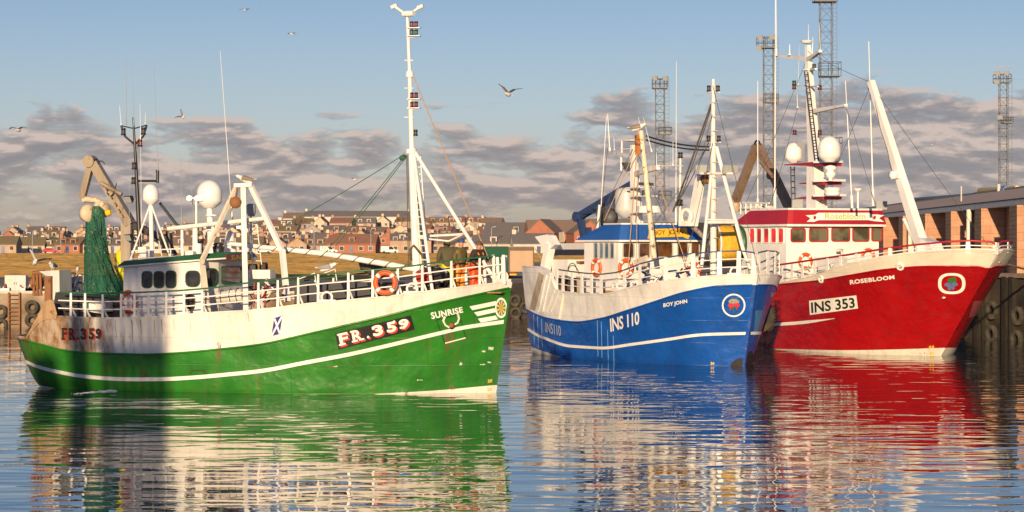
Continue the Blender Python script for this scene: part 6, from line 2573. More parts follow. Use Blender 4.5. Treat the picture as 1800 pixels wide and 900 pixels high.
    hull_text(H, '36', [(1249, 636), (1256, 636), (1256, 641), (1249, 641)], YELLOW, root, 0.02, 0.03, 1.0, 'draft_mark')
    # black forefoot patch and a light reflection painted as a pale panel at the stem
    mb = MB()
    pts = [(1284, 641), (1290, 634), (1298, 630), (1305, 629), (1310, 632), (1309, 647), (1284, 650)]
    mb.add([H.on(x, y, 0.008) for x, y in pts], [tuple(range(len(pts)))])
    for u0, u1, z0, z1 in ((0.90, 0.995, -0.2, 0.45),):
        mb.grid(lambda a, b: H.surf(lerp(u0, u1, a), lerp(z0, z1 + 0.12 * math.sin(a * 9), b), 0.008, 1), 6, 3)
    mb.build('forefoot_patch', paint('forefoot_black', (0.012, 0.012, 0.014), 0.6, dirt=0.1), root)
    mb = MB()
    mb.grid(lambda a, b: H.surf(lerp(0.965, 0.988, a) + 0.008 * b, lerp(1.15, 2.1, b), 0.008, 1), 4, 4)
    mb.build('stem_reflection', paint('reflection_blue', (0.06, 0.20, 0.42), 0.35), root)
    # streaks of lighter blue that run down the side
    mb = MB()
    for px, y0, y1 in ((1050, 563, 638), (1057, 565, 640), (1068, 580, 641), (1078, 590, 643), (952, 560, 615), (945, 556, 612), (938, 552, 607)):
        mb.tube([H.on(px + k * 0.25, lerp(y0, y1, k / 6), 0.0) for k in range(7)], 0.014, 5)
    mb.build('weep_streak', paint('weep_blue', (0.16, 0.33, 0.58), 0.4, dirt=0.3), root)

    # big tyres hung at the port bow against the red boat, each on its own rope
    for k, (x, z, s_) in enumerate(((10.6, 1.75, 1.3), (9.9, 1.95, 1.25))):
        p = f.w((x, H.half(x / 13.0, z) + 0.22, z))
        tyre(p, f.l, ('nearer', 'farther')[k] + ' big tyre hung between the blue bow and the red hull', 'tyre fenders of the blue boat', s_)
        mb = MB()
        q = f.w((x - 0.2, H.half(x / 13.0, 3.2) - 0.05, 3.55))
        mb.tube([p + Vector((0, 0, 0.5)), q], 0.022, 6)
        simple_thing('fender_rope', mb, ROPE_TAN, ('nearer', 'farther')[k] + ' rope holding a tyre at the blue bow', 'rope', p + Vector((0, 0, .5)), 'fender ropes')
    # more standing and running rigging
    mb = MB()
    for a, b in (((1253, 150), (1335, 480)), ((1253, 250), (1203, 470)), ((1112, 262), (1030, 430)), ((1118, 262), (1175, 396)), ((1240, 262), (1150, 395)), ((1252, 200), (1222, 310)), ((1068, 260), (1050, 430))):
        mb.tube(sag(P(*a, -0.2), P(*b, -0.9), 0.06), 0.011, 5)
    mb.build('rigging_wire', ROPE_DARK, root)


blue_fittings()
# ------------------------------------------------------------------ red boat: fittings
def red_fittings():
    f, H, root = FR, HR, red
    P = f.P
    base = [(1340, 503), (1369, 498), (1426, 486.5), (1487, 467), (1547, 454), (1600, 446.6), (1676, 441.7), (1736, 441), (1763, 444)]
    top = [(1346, 469), (1371, 465), (1426, 457), (1487, 448), (1547, 438), (1600, 431), (1660, 425), (1702, 423), (1740, 425), (1762, 429)]
    rail(f, H, R_t, root, top, base, (0.12, 0.5), [1372, 1390, 1408, 1430, 1452, 1475, 1503, 1562, 1600, 1699, 1749, 1761], RED_TRIM, WHITE, r_top=0.045, post_w=0.2, brace=False)
    ys = -2.45
    a0, a1 = P(1304, 440, ys), P(1382, 440, ys)
    xf = a1.x
    zw = P(1382, 398, ys).z
    W_ = [(a0.x, ys), (xf, ys)]
    hs = walls(root, W_, 2.2, lambda x: zw, paint('wheelhouse_white_red_boat', (0.79, 0.77, 0.74), 0.38, dirt=0.12, streak=0.04), 'wheelhouse')
    FRM = paint('red_window_frame', (0.40, 0.01, 0.015), 0.4, dirt=0.05)
    RG = glass('red_curtain_glass', (0.42, 0.012, 0.015), 0.12)
    for x0, x1 in ((1318.6, 1327), (1331, 1339), (1343.3, 1352), (1356, 1365), (1369, 1378)):
        window(f, hs, W_[0], W_[1], (x0, 402, x1, 426), WHITE, RG, 0.04, 0.2)
    A, B = W_[1], (xf, 2.45)
    for r in ((1391, 403, 1414, 424), (1423.5, 402, 1454, 423.5), (1462.5, 401.5, 1492, 423), (1499.5, 401, 1526, 423), (1533, 400.5, 1549, 422.5)):
        window(f, hs, A, B, r, FRM, glass('dim_cabin_glass', (0.06, 0.055, 0.035), 0.05), 0.05, 0.12)
    ol = [(a0.x - 0.7, ys - 0.14), (xf + 0.3, ys - 0.14), (xf + 0.36, ys + 0.1), (xf + 0.36, -ys - 0.1), (xf + 0.3, -ys + 0.2), (a0.x - 0.7, -ys + 0.14)]
    zt_ = P(1400, 369, -1.9).z

    def ins(x, y):
        if x < a0.x:
            return x + 1.2, y * 0.9
        return x - 0.12, y * 0.95
    rf = house_roof(root, ol, lambda x: zw, lambda x: zt_, ins, [RED_TRIM, WHITE], edge=0.1)
    A2, B2 = (xf + 0.36, -2.0), (xf + 0.36, 2.0)
    rib = [(1438, 374), (1527, 374), (1531, 377), (1541, 377), (1553, 378.5), (1544, 383.5), (1553, 390), (1537, 389), (1525, 387), (1438, 387), (1430, 390), (1417, 390), (1424, 384), (1415, 378.5), (1432, 377.5)]
    nb = wall_poly(f, rib[::-1], A2, B2, LETTER_WHITE, rf, 0.02, 0.03)
    wall_text(f, 'Rosebloom', [(1449, 375), (1520, 375), (1520, 385), (1449, 385)], A2, B2, paint('gold_letter', (0.72, 0.46, 0.03), 0.4, dirt=0.05), nb, 0.056, 0.012)
    mb = MB()
    for px in (1431, 1536):
        wall_poly(f, [(px - 2.5, 381), (px, 379), (px + 3, 381), (px + 1, 386), (px - 2, 385)][::-1], A2, B2, None, None, 0.051, 0.006, mb=mb)
    mb.build('ribbon_fold', RED_TRIM, nb)
    # main mast: three steps, platforms, arms, ladder
    mb = MB()
    y0 = 0.2
    base_p = P(1436, 368, y0)
    mb.beam(base_p, P(1432, 284, y0), 0.62, 0.80, up=(1, 0, 0), h2=0.55, w2=0.5)
    mb.beam(P(1432, 284, y0), P(1426, 190, y0), 0.42, 0.46, up=(1, 0, 0), h2=0.34, w2=0.34)
    mb.beam(P(1426, 190, y0), P(1420, 80, y0), 0.32, 0.32, up=(1, 0, 0), h2=0.2, w2=0.2)
    mb.lathe([(0.22, 0), (0.28, 0.08), (0.3, 0.12)], P(1418, 76, y0), n=16)
    mm = mb.build('main_mast', WHITE, root)
    for pts, w in ((((1419, 103), (1365, 98)), 0.16), (((1418, 106), (1442, 90)), 0.16), (((1426, 196), (1402, 188)), 0.14), (((1426, 196), (1487, 185)), 0.16), (((1424, 150), (1396, 151)), 0.07),
                   (((1424, 152), (1438, 152)), 0.07), (((1428, 228), (1398, 229)), 0.08), (((1424, 122), (1434, 121)), 0.1)):
        mb = MB()
        mb.beam(P(*pts[0], y0), P(*pts[1], y0 + (0.5 if pts[1][0] < pts[0][0] else -0.5)), w, w * 1.25, h2=w * 0.7)
        mb.build('crosstree', WHITE, mm)
    mb = MB()
    mb.lathe([(0.3, 0), (0.3, 0.05)], P(1421, 124, y0), n=12)
    mb.build('lamp_platform', WHITE, mm)
    for px, py, mt in ((1396, 157, LENS_RED), (1441, 158, LENS_RED), (1397, 237, LENS_RED), (1441, 237, LENS_RED), (1431, 121, LENS_CLEAR), (1396, 150, LENS_GREEN)):
        nav_light(mm, P(px, py, y0 - 0.1), mt, 0.095, 0.22)
    ladder(mm, P(1436, 284, y0 - 0.45), P(1417, 126, y0 - 0.3), 0.34, 15, BLACK, (0.5, -0.85, 0), 0.028)
    ladder(root, P(1395, 366, 0.6), P(1393, 293, 0.6), 0.3, 7, BLACK, (0.4, -0.9, 0), 0.03)
    for (x0, x1, py, tip) in ((1378, 1472, 287, 1), (1405, 1476, 320, 1), (1398, 1477, 346, 1)):
        mb = MB()
        c0, c1, cm = P(x0, py + 2, y0), P(x1, py - 3, y0), P(1448, py - 4, y0)
        mb.prism([c0, P(1447, py - 4, y0 - 0.5), P(1446, py + 5, y0 - 0.5), c0 + Vector((0, 0, -0.04))], (0.15, 0.9, 0.0), 0)
        mb.beam(P(1440, py - 2, y0 - 0.3), c1, 0.8, 0.1, mat=1)
        mb.build('mast_platform', [RED_TRIM, WHITE], mm)
    radome(root, P(1395, 281, 0.5), 0.40, 0.80)
    mb = MB()
    mb.beam(P(1404, 284, 0.7), P(1404, 250, 0.7), 0.4, 0.4, up=(1, 0, 0))
    mb.build('dome_backing', GREY, root)
    radome(root, P(1458, 278, -0.5), 0.50, 0.98)
    mb = MB()
    mb.lathe([(0.1, 0), (0.1, 0.12), (0.22, 0.2), (0.24, 0.34), (0.14, 0.44), (0.26, 0.5), (0.28, 0.58), (0.2, 0.66), (0.02, 0.7)], P(1460, 318, -0.5), n=16)
    mb.build('small_dome', WHITE_CLEAN, mm)
    mb = MB()
    mb.lathe([(0.3, 0), (0.34, 0.04), (0.34, 0.14), (0.3, 0.16), (0.36, 0.2), (0.36, 0.32), (0.3, 0.36)], P(1463, 344, -0.5), n=20)
    mb.build('radar_drum', WHITE_CLEAN, mm)
    for px, yy in ((1402, -1.4), (1550, 1.4)):
        floodlight(root, f.X(px, 361, xf - 0.1) if px > 1500 else P(px, 358, yy), (0.9, -0.3, -0.1), 0.4)
    mb = MB()
    c = P(1508, 366, 0)
    mb.tube([c, P(1508, 334, 0)], 0.05, 8)
    mb.lathe([(0.08, 0), (0.19, 0.1), (0.19, 0.14)], P(1508, 337, 0), n=14)
    mb.build('antenna_dish', WHITE, root)
    for p, q, r in (((1362, 368), (1363, 0), .045), ((1332, 372), (1332, 142), .04), ((1498, 366), (1486, 142), .04), ((1535, 362), (1527, 73), .045), ((1442, 92), (1440, 40), .02), ((1365, 98), (1364, -20), .025),
                    ((1421, 76), (1421, 43), .02), ((1388, 97), (1388, 78), .045), ((1402, 190), (1401, 165), .025), ((1428, 95), (1429, 65), .025), ((1403, 150), (1405, 78), .012)):
        antenna(root, P(*p, 0.3), P(*q, 0.3), r)
    # foredeck landing boom
    mb = MB()
    q0, q1 = P(1622, 436, 0.0), P(1531, 143, 0.0)
    mb.beam(q0, q1, 0.44, 0.40, up=(0, 1, 0), h2=0.26, w2=0.24)
    bm = mb.build('landing_boom', WHITE_CLEAN, root)
    mb = MB()
    mb.prism([P(1602, 442, -0.3), P(1640, 443, -0.3), P(1633, 425, -0.3), P(1612, 418, -0.3)], (0, 0.6, 0))
    mb.tube([P(1589, 385, -0.1), P(1612, 432, -0.1)], 0.09, 8)
    mb.lathe([(0.05, -0.2), (0.2, -0.18), (0.2, 0.18), (0.05, 0.2)], P(1617, 438, -0.35), (0, 1, 0), 12)
    mb.build('boom_foot', WHITE, bm)
    mb = MB()
    mb.box(P(1574, 307, -0.25), (0.4, 0.3, 0.28))
    mb.lathe([(0.05, -0.16), (0.18, -0.12), (0.18, 0.12), (0.05, 0.16)], P(1570, 308, -0.4), (0, 1, 0), 12)
    mb.build('boom_winch', WHITE_CLEAN, bm)
    mb = MB()
    mb.box(P(1530, 150, 0), (0.14, 0.16, 0.4))
    mb.build('boom_head', BLACK, bm)
    mb = MB()
    mb.tube([P(1534, 160, -0.1), P(1547, 225, -0.2), P(1560, 265, -0.2), P(1567, 300, -0.3)], 0.015, 5)
    mb.build('boom_cable', ROPE_DARK, bm)
    # brown folding crane abaft the house
    TB = paint('brown_crane_paint', (0.24, 0.165, 0.11), 0.5, rust=0.4, streak=0.6, dirt=0.5)
    yk = 1.0
    mb = MB()
    mb.beam(P(1293, 352, yk), P(1329, 258, yk), 0.40, 0.3, up=(0, 1, 0), h2=0.26)
    kb = mb.build('crane', TB, root)
    mb = MB()
    mb.beam(P(1332, 256, yk), P(1358, 306, yk), 0.32, 0.3, up=(0, 1, 0))
    mb.tube([P(1338, 285, yk - 0.3), P(1358, 310, yk - 0.3)], 0.1, 8)
    mb.build('crane_jib', TB, kb)
    mb = MB()
    mb.beam(P(1356, 300, yk), P(1390, 370, yk), 0.34, 0.36, up=(0, 1, 0))
    mb.lathe([(0.2, -0.2), (0.2, 0.2)], P(1357, 308, yk), (0, 1, 0), 12)
    mb.build('crane_arm', BLACK, kb)
    mb = MB()
    mb.torus(P(1331, 256, yk), 0.24, 0.05, ax=(0, 1, 0), n=16, k=6, a0=0, a1=math.pi)
    mb.build('hose_loop', BLACK, kb)
    mb = MB()
    mb.lathe([(0.2, 0), (0.28, 0.2), (0.16, 0.6)], P(1292, 372, yk), n=10)
    mb.build('crane_knuckle', paint('rusty_cream', (0.5, 0.36, 0.2), 0.6, rust=0.6, dirt=0.4), kb)
    # rails and lockers on the house top aft
    mb = MB()
    for px in range(1302, 1350, 9):
        mb.tube([P(px, 377, -1.4), P(px, 356, -1.4)], 0.035, 6)
    mb.tube([P(1300, 357, -1.4), P(1352, 357, -1.4)], 0.04, 6)
    mb.tube([P(1300, 366, -1.4), P(1352, 366, -1.4)], 0.03, 6)
    mb.build('roof_rail', WHITE, root)
    mb = MB()
    mb.box(P(1330, 370, -0.8), (1.6, 0.8, 0.4))
    mb.build('roof_locker', WHITE_WORN, root)
    # gear by the house side
    rnd = random.Random(31)
    mb = MB()
    for px, py, r_, m_ in ((1358, 456, .3, 0), (1366, 452, .26, 0), (1350, 458, .2, 0), (1369, 462, .24, 1), (1374, 452, .22, 0)):
        mb.lathe([(0.03, -r_), (r_ * .8, -r_ * .55), (r_, 0), (r_ * .75, r_ * .6), (.03, r_)], P(px, py, -2.3), (rnd.uniform(-.3, .3), .2, 1), 12, mat=m_)
    simple_thing('net_heap', mb, [grain('black_net', (0.015, 0.015, 0.015), (0.05, 0.05, 0.045), 8, 0.95, 0.9, 0.1), netting('green_net_heap', (0.01, 0.14, 0.08), (0.02, 0.22, 0.12), 20)], 'heap of black and green net against the red boat wheelhouse side', 'net heap', f.w(P(1360, 466, -2.3)))
    for px, py, mm, lb in ((1353, 464, CREAM, 'cream ball float on the red boat below the net heap'), (1361, 463, paint('float_amber', (0.72, 0.38, 0.02), 0.4), 'amber ball float on the red boat below the net heap')):
        mb = MB()
        c = P(px, py, -2.6)
        mb.lathe([(0.02, -0.16), (0.11, -0.11), (0.155, 0), (0.11, 0.11), (0.02, 0.16)], c, n=14)
        simple_thing('float', mb, mm, lb, 'float', f.w(c - Vector((0, 0, .16))))
    mb = MB()
    for k in range(30):
        a = P(rnd.uniform(1370, 1530), 0, rnd.uniform(-2.2, -1.2))
        a.z = H.L * 0 + R_t(H.solve(1450, 480)[0]) - 0.2 + rnd.uniform(-.2, .5)
        mb.tube([a, a + Vector((rnd.uniform(-.5, .5), rnd.uniform(-.3, .3), rnd.uniform(-.25, .35)))], rnd.uniform(.02, .05), 6, mat=rnd.choice((0, 0, 1)))
    mb.build('deck_piping', [WHITE, GREY], root)
    mb = MB()
    mb.box((xf + 2.2, -0.9, P(1500, 465, -0.9).z), (2.6, 1.4, 0.6))
    mb.build('winch_house', WHITE, root)
    mb = MB()
    mb.tube([f.X(1480, 452, xf + 0.5), f.X(1480, 440, xf + 0.5), f.X(1472, 440, xf + 0.5)], 0.08, 8)
    mb.build('vent_pipe', CREAM, root)
    lifebuoy(f.w(f.X(1416, 459, xf + 0.12)), f.h, 'orange lifebuoy on the front of the red boat wheelhouse, under the first large window', 'lifebuoys on the boats')
    lifebuoy(f.w(f.X(1526, 451, xf + 0.12)), f.h, 'orange lifebuoy at the far end of the red boat wheelhouse front, behind the boom', 'lifebuoys on the boats')
    # hull writing
    q = [(1422.5, 528.7), (1505.5, 519), (1508.5, 542), (1424, 553.6)]
    pn = hull_poly(H, q, LETTER_WHITE, root, 0.012, 8, 2, 'number_panel')
    hull_text(H, 'INS 353', [(1426, 531.5), (1502, 522.5), (1504, 540.5), (1427, 550.5)], LETTER_BLACK, pn, 0.022, 0.025, 1.0)
    hull_text(H, 'ROSEBLOOM', [(1494, 492), (1572, 483), (1573, 490), (1495, 500)], LETTER_WHITE, root, 0.022, 0.04, 1.08, 'ship_name')
    em = hull_disc(H, (1673, 498), 24, 18.5, LETTER_WHITE, root, 0.02, 0.76, 'emblem_ring', pw=2.6)
    mb = MB()
    for (cx, cy, rx, ry, mi, o_) in ((1672, 493, 6, 5, 0, .02), (1677, 491, 4, 5, 0, .024), (1666, 500, 6, 3.6, 1, .028), (1678, 499, 6, 3.6, 1, .031), (1669, 505, 3, 5, 1, .034), (1675, 504, 3, 5, 1, .037)):
        hull_disc(H, (cx, cy), rx, ry, None, None, o_, 0, n=12, mb=mb, mi=mi, build=False)
    mb.build('rose_badge', [paint('badge_green', (0.04, 0.16, 0.03), 0.5), paint('badge_blue', (0.10, 0.16, 0.36), 0.5)], em)
    mb = MB()
    mb.lathe([(0.02, -0.05), (0.3, 0), (0.02, 0.05)], H.on(1658, 523, 0.02), (-0.2, -0.5, 1), 14, squash=0.3)
    mb.build('hull_fitting', CREAM, root)
    hull_text(H, '44', [(1632, 607), (1642, 606.5), (1642, 611.5), (1632, 612)], YELLOW, root, 0.02, 0.04, 1.1, 'draft_mark')
    hull_text(H, '42', [(1633, 618), (1642, 617.5), (1642, 622.5), (1633, 623)], YELLOW, root, 0.02, 0.04, 1.1, 'draft_mark')
    # ring fairleads in the bulwark with the long mooring line that loops through them
    for px, py in ((1444, 491), (1583, 469)):
        mb = MB()
        u, z = H.solve(px, py)
        mb.torus(H.surf(u, z, 0.03), 0.13, 0.05, ax=H.normal(u, z), n=18, k=8)
        mb.build('fairlead', WHITE, root)
    mb = MB()
    pts = [(1340, 478), (1368, 486), (1405, 490), (1444, 491), (1490, 489), (1530, 482), (1560, 477), (1583, 469)]
    mb.tube([H.on(x, y, 0.09) for x, y in pts], 0.035, 6)
    simple_thing('mooring_rope', mb, ROPE_TAN, 'tan mooring rope looped along the cream bulwark of the red boat', 'rope', f.w(H.on(1340, 478, 0.09)))
    # anchor housing on the stem
    mb = MB()
    mb.grid(lambda a, b: H.surf(lerp(0.93, 0.985, a) + 0.012 * b, lerp(1.6, 2.3, b), 0.02, 1), 4, 4)
    mb.build('anchor_plate', paint('faded_red_plate', (0.45, 0.10, 0.09), 0.5), root)

    mb = MB()
    for a, b in (((1416, 110), (1306, 368)), ((1530, 150), (1440, 360)), ((1420, 90), (1532, 145)), ((1531, 148), (1742, 438)), ((1487, 186), (1540, 362)), ((1402, 190), (1352, 368))):
        mb.tube(sag(P(*a, 0.1), P(*b, 0.1), 0.08), 0.011, 5)
    mb.build('rigging_wire', ROPE_DARK, root)
    # line from the bow to the market quay
    mb = MB()
    a = f.w(H.surf(0.985, 3.9, 0.0, 1))
    b = quay_point(1830, 478)
    mb.tube(sag(a, (b.x, b.y, 3.35), 0.06), 0.05, 6)
    simple_thing('mooring_rope', mb, ROPE_TAN, 'thick tan mooring rope from the red bow to the market quay', 'rope', a)


red_fittings()
# ------------------------------------------------------------------ crew and gulls
def skin_mesh(verts, edges, radii, name, mats, parent, sub=2, loc=None):
    """One continuous tapering body grown round a jointed skeleton."""
    me = bpy.data.meshes.new(name)
    me.from_pydata([Vector(v) for v in verts], edges, [])
    o = bpy.data.objects.new(name, me)
    COL.objects.link(o)
    md = o.modifiers.new('skin', 'SKIN')
    md.use_smooth_shade = True
    for sv, r in zip(me.skin_vertices[0].data, radii):
        sv.radius = (r, r) if isinstance(r, (int, float)) else r
    me.skin_vertices[0].data[0].use_root = True
    ss = o.modifiers.new('subdivision', 'SUBSURF')
    ss.levels = ss.render_levels = sub
    dg = bpy.context.evaluated_depsgraph_get()
    m2 = bpy.data.meshes.new_from_object(o.evaluated_get(dg))
    m2.name = name
    bpy.data.objects.remove(o)
    bpy.data.meshes.remove(me)
    for p in m2.polygons:
        p.use_smooth = True
    m2.materials.clear()
    m2.materials.append(mats)
    o = bpy.data.objects.new(name, m2)
    COL.objects.link(o)
    o.parent = parent
    if loc:
        o.location = loc
    return o


SKIN = paint('skin', (0.50, 0.24, 0.15), 0.5, dirt=0.0, vary=0.05)
HAIR = paint('grey_brown_hair', (0.10, 0.06, 0.035), 0.7, dirt=0.0)


def crew(p, rz, label, jacket, trousers, head, headm, arms, stoop=0.0, boots=True):
    """Standing figure facing +x; arms = ((elbow, hand) left, (elbow, hand) right)."""
    root = empty('person', p, rz)
    tag(root, label, 'person', 'crew on the green boat')
    hip, ch, nk = Vector((0, 0, .92)), Vector((.05 + stoop * .5, 0, 1.28)), Vector((.06 + stoop, 0, 1.50))
    hd = nk + Vector((.03 + stoop * .2, 0, .10))
    tp = nk + Vector((.03 + stoop * .25, 0, .22))
    shl, shr = nk + Vector((-.01, .19, -.07)), nk + Vector((-.01, -.19, -.07))
    (el, hl), (er, hr) = [tuple(Vector(q) for q in a) for a in arms]
    kl, kr = Vector((.04, .12, .50)), Vector((.02, -.13, .50))
    al, ar = Vector((-.03, .13, .09)), Vector((-.05, -.14, .09))
    fl, fr = Vector((.14, .15, .04)), Vector((.12, -.17, .04))
    hipl, hipr = hip + Vector((0, .10, -.04)), hip + Vector((0, -.10, -.04))
    fing = []
    vs = [hip, ch, nk, hd, tp, shl, el, hl, shr, er, hr, hipl, kl, al, fl, hipr, kr, ar, fr]
    es = [(0, 1), (1, 2), (2, 3), (3, 4), (1, 5), (5, 6), (6, 7), (1, 8), (8, 9), (9, 10), (0, 11), (11, 12), (12, 13), (13, 14), (0, 15), (15, 16), (16, 17), (17, 18)]
    rs = [.12, .125, .06, .095, .085, .07, .05, .032, .07, .05, .032, .10, .065, .045, .04, .10, .065, .045, .04]
    for h, e in ((hl, el), (hr, er)):
        base = 7 if h is hl else 10
        d = (h - e).normalized()
        s = d.cross(Vector((0, 0, 1)))
        s = s.normalized() if s.length > .01 else Vector((0, 1, 0))
        for k, ln in ((-1.5, .075), (-.5, .09), (.5, .085), (1.5, .07)):
            k0 = len(vs)
            vs += [h + d * .07 + s * (.014 * k), h + d * (.07 + ln * .5) + s * (.018 * k) - Vector((0, 0, .015)), h + d * (.07 + ln * .8) + s * (.019 * k) - Vector((0, 0, .045))]
            rs += [.012, .010, .008]
            es += [(base, k0), (k0, k0 + 1), (k0 + 1, k0 + 2)]
        k0 = len(vs)
        vs += [h + d * .03 + s * .045, h + d * .07 + s * .06]
        rs += [.013, .010]
        es += [(base, k0), (k0, k0 + 1)]
    body = skin_mesh(vs, es, rs, 'body', SKIN, root, 1)
    # face: nose, eyes and mouth stand proud of the head
    fx = hd + Vector((.092, 0, .03))
    mb = MB()
    mb.lathe([(.022, 0), (.016, .03), (.003, .05)], fx + Vector((.0, 0, -.035)), (.35, 0, 1), 8)
    mb.build('nose', SKIN, root)
    for s in (-1, 1):
        mb = MB()
        mb.lathe([(.002, -.008), (.012, 0), (.002, .008)], fx + Vector((-.008, s * .034, .02)), (1, 0, 0), 8)
        mb.build('eye', LETTER_BLACK, root)
        mb = MB()
        mb.lathe([(.03, -.006), (.03, .006)], hd + Vector((.0, s * .097, .015)), (0, 1, .1), 8)
        mb.build('ear', SKIN, root)
    g = 1.25
    jv = [hip + Vector((0, 0, -.08)), hip + Vector((0, 0, .08)), ch, nk - Vector((0, 0, .03)), shl, el, hl - (hl - el) * .12, shr, er, hr - (hr - er) * .12]
    skin_mesh(jv, [(0, 1), (1, 2), (2, 3), (2, 4), (4, 5), (5, 6), (2, 7), (7, 8), (8, 9)], [(.23, .19), (.21, .18), (.215, .19), .10, .105, .075, .062, .105, .075, .062], 'jacket', jacket, root)
    tv = [hip + Vector((0, 0, .02)), hipl, kl, al + Vector((0, 0, .06)), hipr, kr, ar + Vector((0, 0, .06))]
    skin_mesh(tv, [(0, 1), (1, 2), (2, 3), (0, 4), (4, 5), (5, 6)], [.17, .135, .10, .085, .135, .10, .085], 'trousers', trousers[0], root)
    if len(trousers) > 1:                                 # bib of the oilskins with its braces
        bv = [hip + Vector((.01, 0, 0)), hip + Vector((.03, 0, .2)), ch + Vector((.05, 0, .02))]
        skin_mesh(bv, [(0, 1), (1, 2)], [(.215, .19), (.215, .19), (.16, .15)], 'bib', trousers[0], root)
        for s in (-1, 1):
            mb = MB()
            mb.tube([ch + Vector((.18, s * .09, .05)), nk + Vector((.02, s * .13, .01)), ch + Vector((-.18, s * .05, .0)), hip + Vector((-.19, s * .03, .15))], .022, 6)
            mb.build('brace', trousers[1], root)
    for a, f_ in ((al, fl), (ar, fr)):
        skin_mesh([a + Vector((0, 0, .22)), a, f_], [(0, 1), (1, 2)], [.075, .06, .055], 'boot', BLACK, root, 1)
    if head == 'hood':
        skin_mesh([nk - Vector((.03, 0, .03)), hd - Vector((.03, 0, 0)), tp - Vector((.02, 0, .0))], [(0, 1), (1, 2)], [.115, .128, .105], 'hood', headm, root, 1)
    elif head == 'cap':
        mb = MB()
        mb.lathe([(.108, 0), (.112, .05), (.09, .11), (.002, .135)], hd + Vector((0, 0, .05)), n=14)
        mb.beam(hd + Vector((.08, 0, .065)), hd + Vector((.18, 0, .05)), .14, .015)
        mb.build('cap', headm, root)
    else:
        mb = MB()
        mb.lathe([(.104, 0), (.108, .06), (.085, .12), (.002, .14)], hd + Vector((-.022, 0, .03)), n=14)
        mb.build('hair', headm, root)
    return root


def crews():
    f = FG
    JK = paint('olive_jacket', (0.075, 0.065, 0.03), 0.75, dirt=0.2, vary=0.25)
    JK2 = paint('khaki_jacket', (0.11, 0.085, 0.025), 0.75, dirt=0.2, vary=0.25)
    HI = paint('yellow_oilskin', (0.70, 0.66, 0.02), 0.5, dirt=0.1)
    AM = paint('amber_oilskin', (0.70, 0.24, 0.02), 0.5, dirt=0.15)
    OR = paint('orange_oilskin', (0.80, 0.085, 0.015), 0.45, dirt=0.12)
    JER = paint('dark_jersey', (0.03, 0.02, 0.02), 0.85, dirt=0.0)

    def stand(px, top_py, y):
        q = f.P(px, top_py, y)
        return f.w((q.x, y, q.z - 1.76))
    hang = (((.02, .27, 1.18), (.12, .24, .98)), ((.02, -.27, 1.18), (.12, -.22, .98)))
    lean_ = (((.12, .30, 1.20), (.36, .22, 1.06)), ((.10, -.30, 1.18), (.34, -.2, 1.05)))
    crew(stand(786, 420, -0.1), f.rz + 2.0, 'crewman in a dark olive hooded jacket and yellow oilskin trousers, back turned', JK, (HI,), 'hood', JK, hang)
    crew(stand(807, 420, -0.35), f.rz - 0.4, 'crewman in a khaki jacket, amber trousers and blue cap', JK2, (AM,), 'cap', paint('cap_blue', (0.02, 0.06, 0.22), 0.7, dirt=0), hang)
    crew(stand(836, 424, -0.35), f.rz - 0.55, 'crewman in orange bib oilskins and dark jersey leaning to the bow rail', JER, (OR, AM), 'hair', HAIR, lean_, 0.07)
    # a fourth hand, in yellow, half hidden by the crane post
    q = f.P(215, 440, 0.9)
    crew(f.w((q.x, 0.9, q.z - 1.5)), f.rz + 1.2, 'crewman in a yellow oilskin jacket half hidden by the crane post', HI, (HI,), 'hood', HI, hang)


crews()

G_WHITE = paint('gull_white', (0.75, 0.73, 0.70), 0.7, dirt=0.0, vary=0.05)
G_GREY = paint('gull_grey', (0.26, 0.26, 0.28), 0.7, dirt=0.0)
G_BROWN = paint('gull_mottled', (0.24, 0.19, 0.14), 0.8, dirt=0.3, vary=0.3)
G_BEAK = paint('gull_beak', (0.60, 0.36, 0.05), 0.5, dirt=0.0)


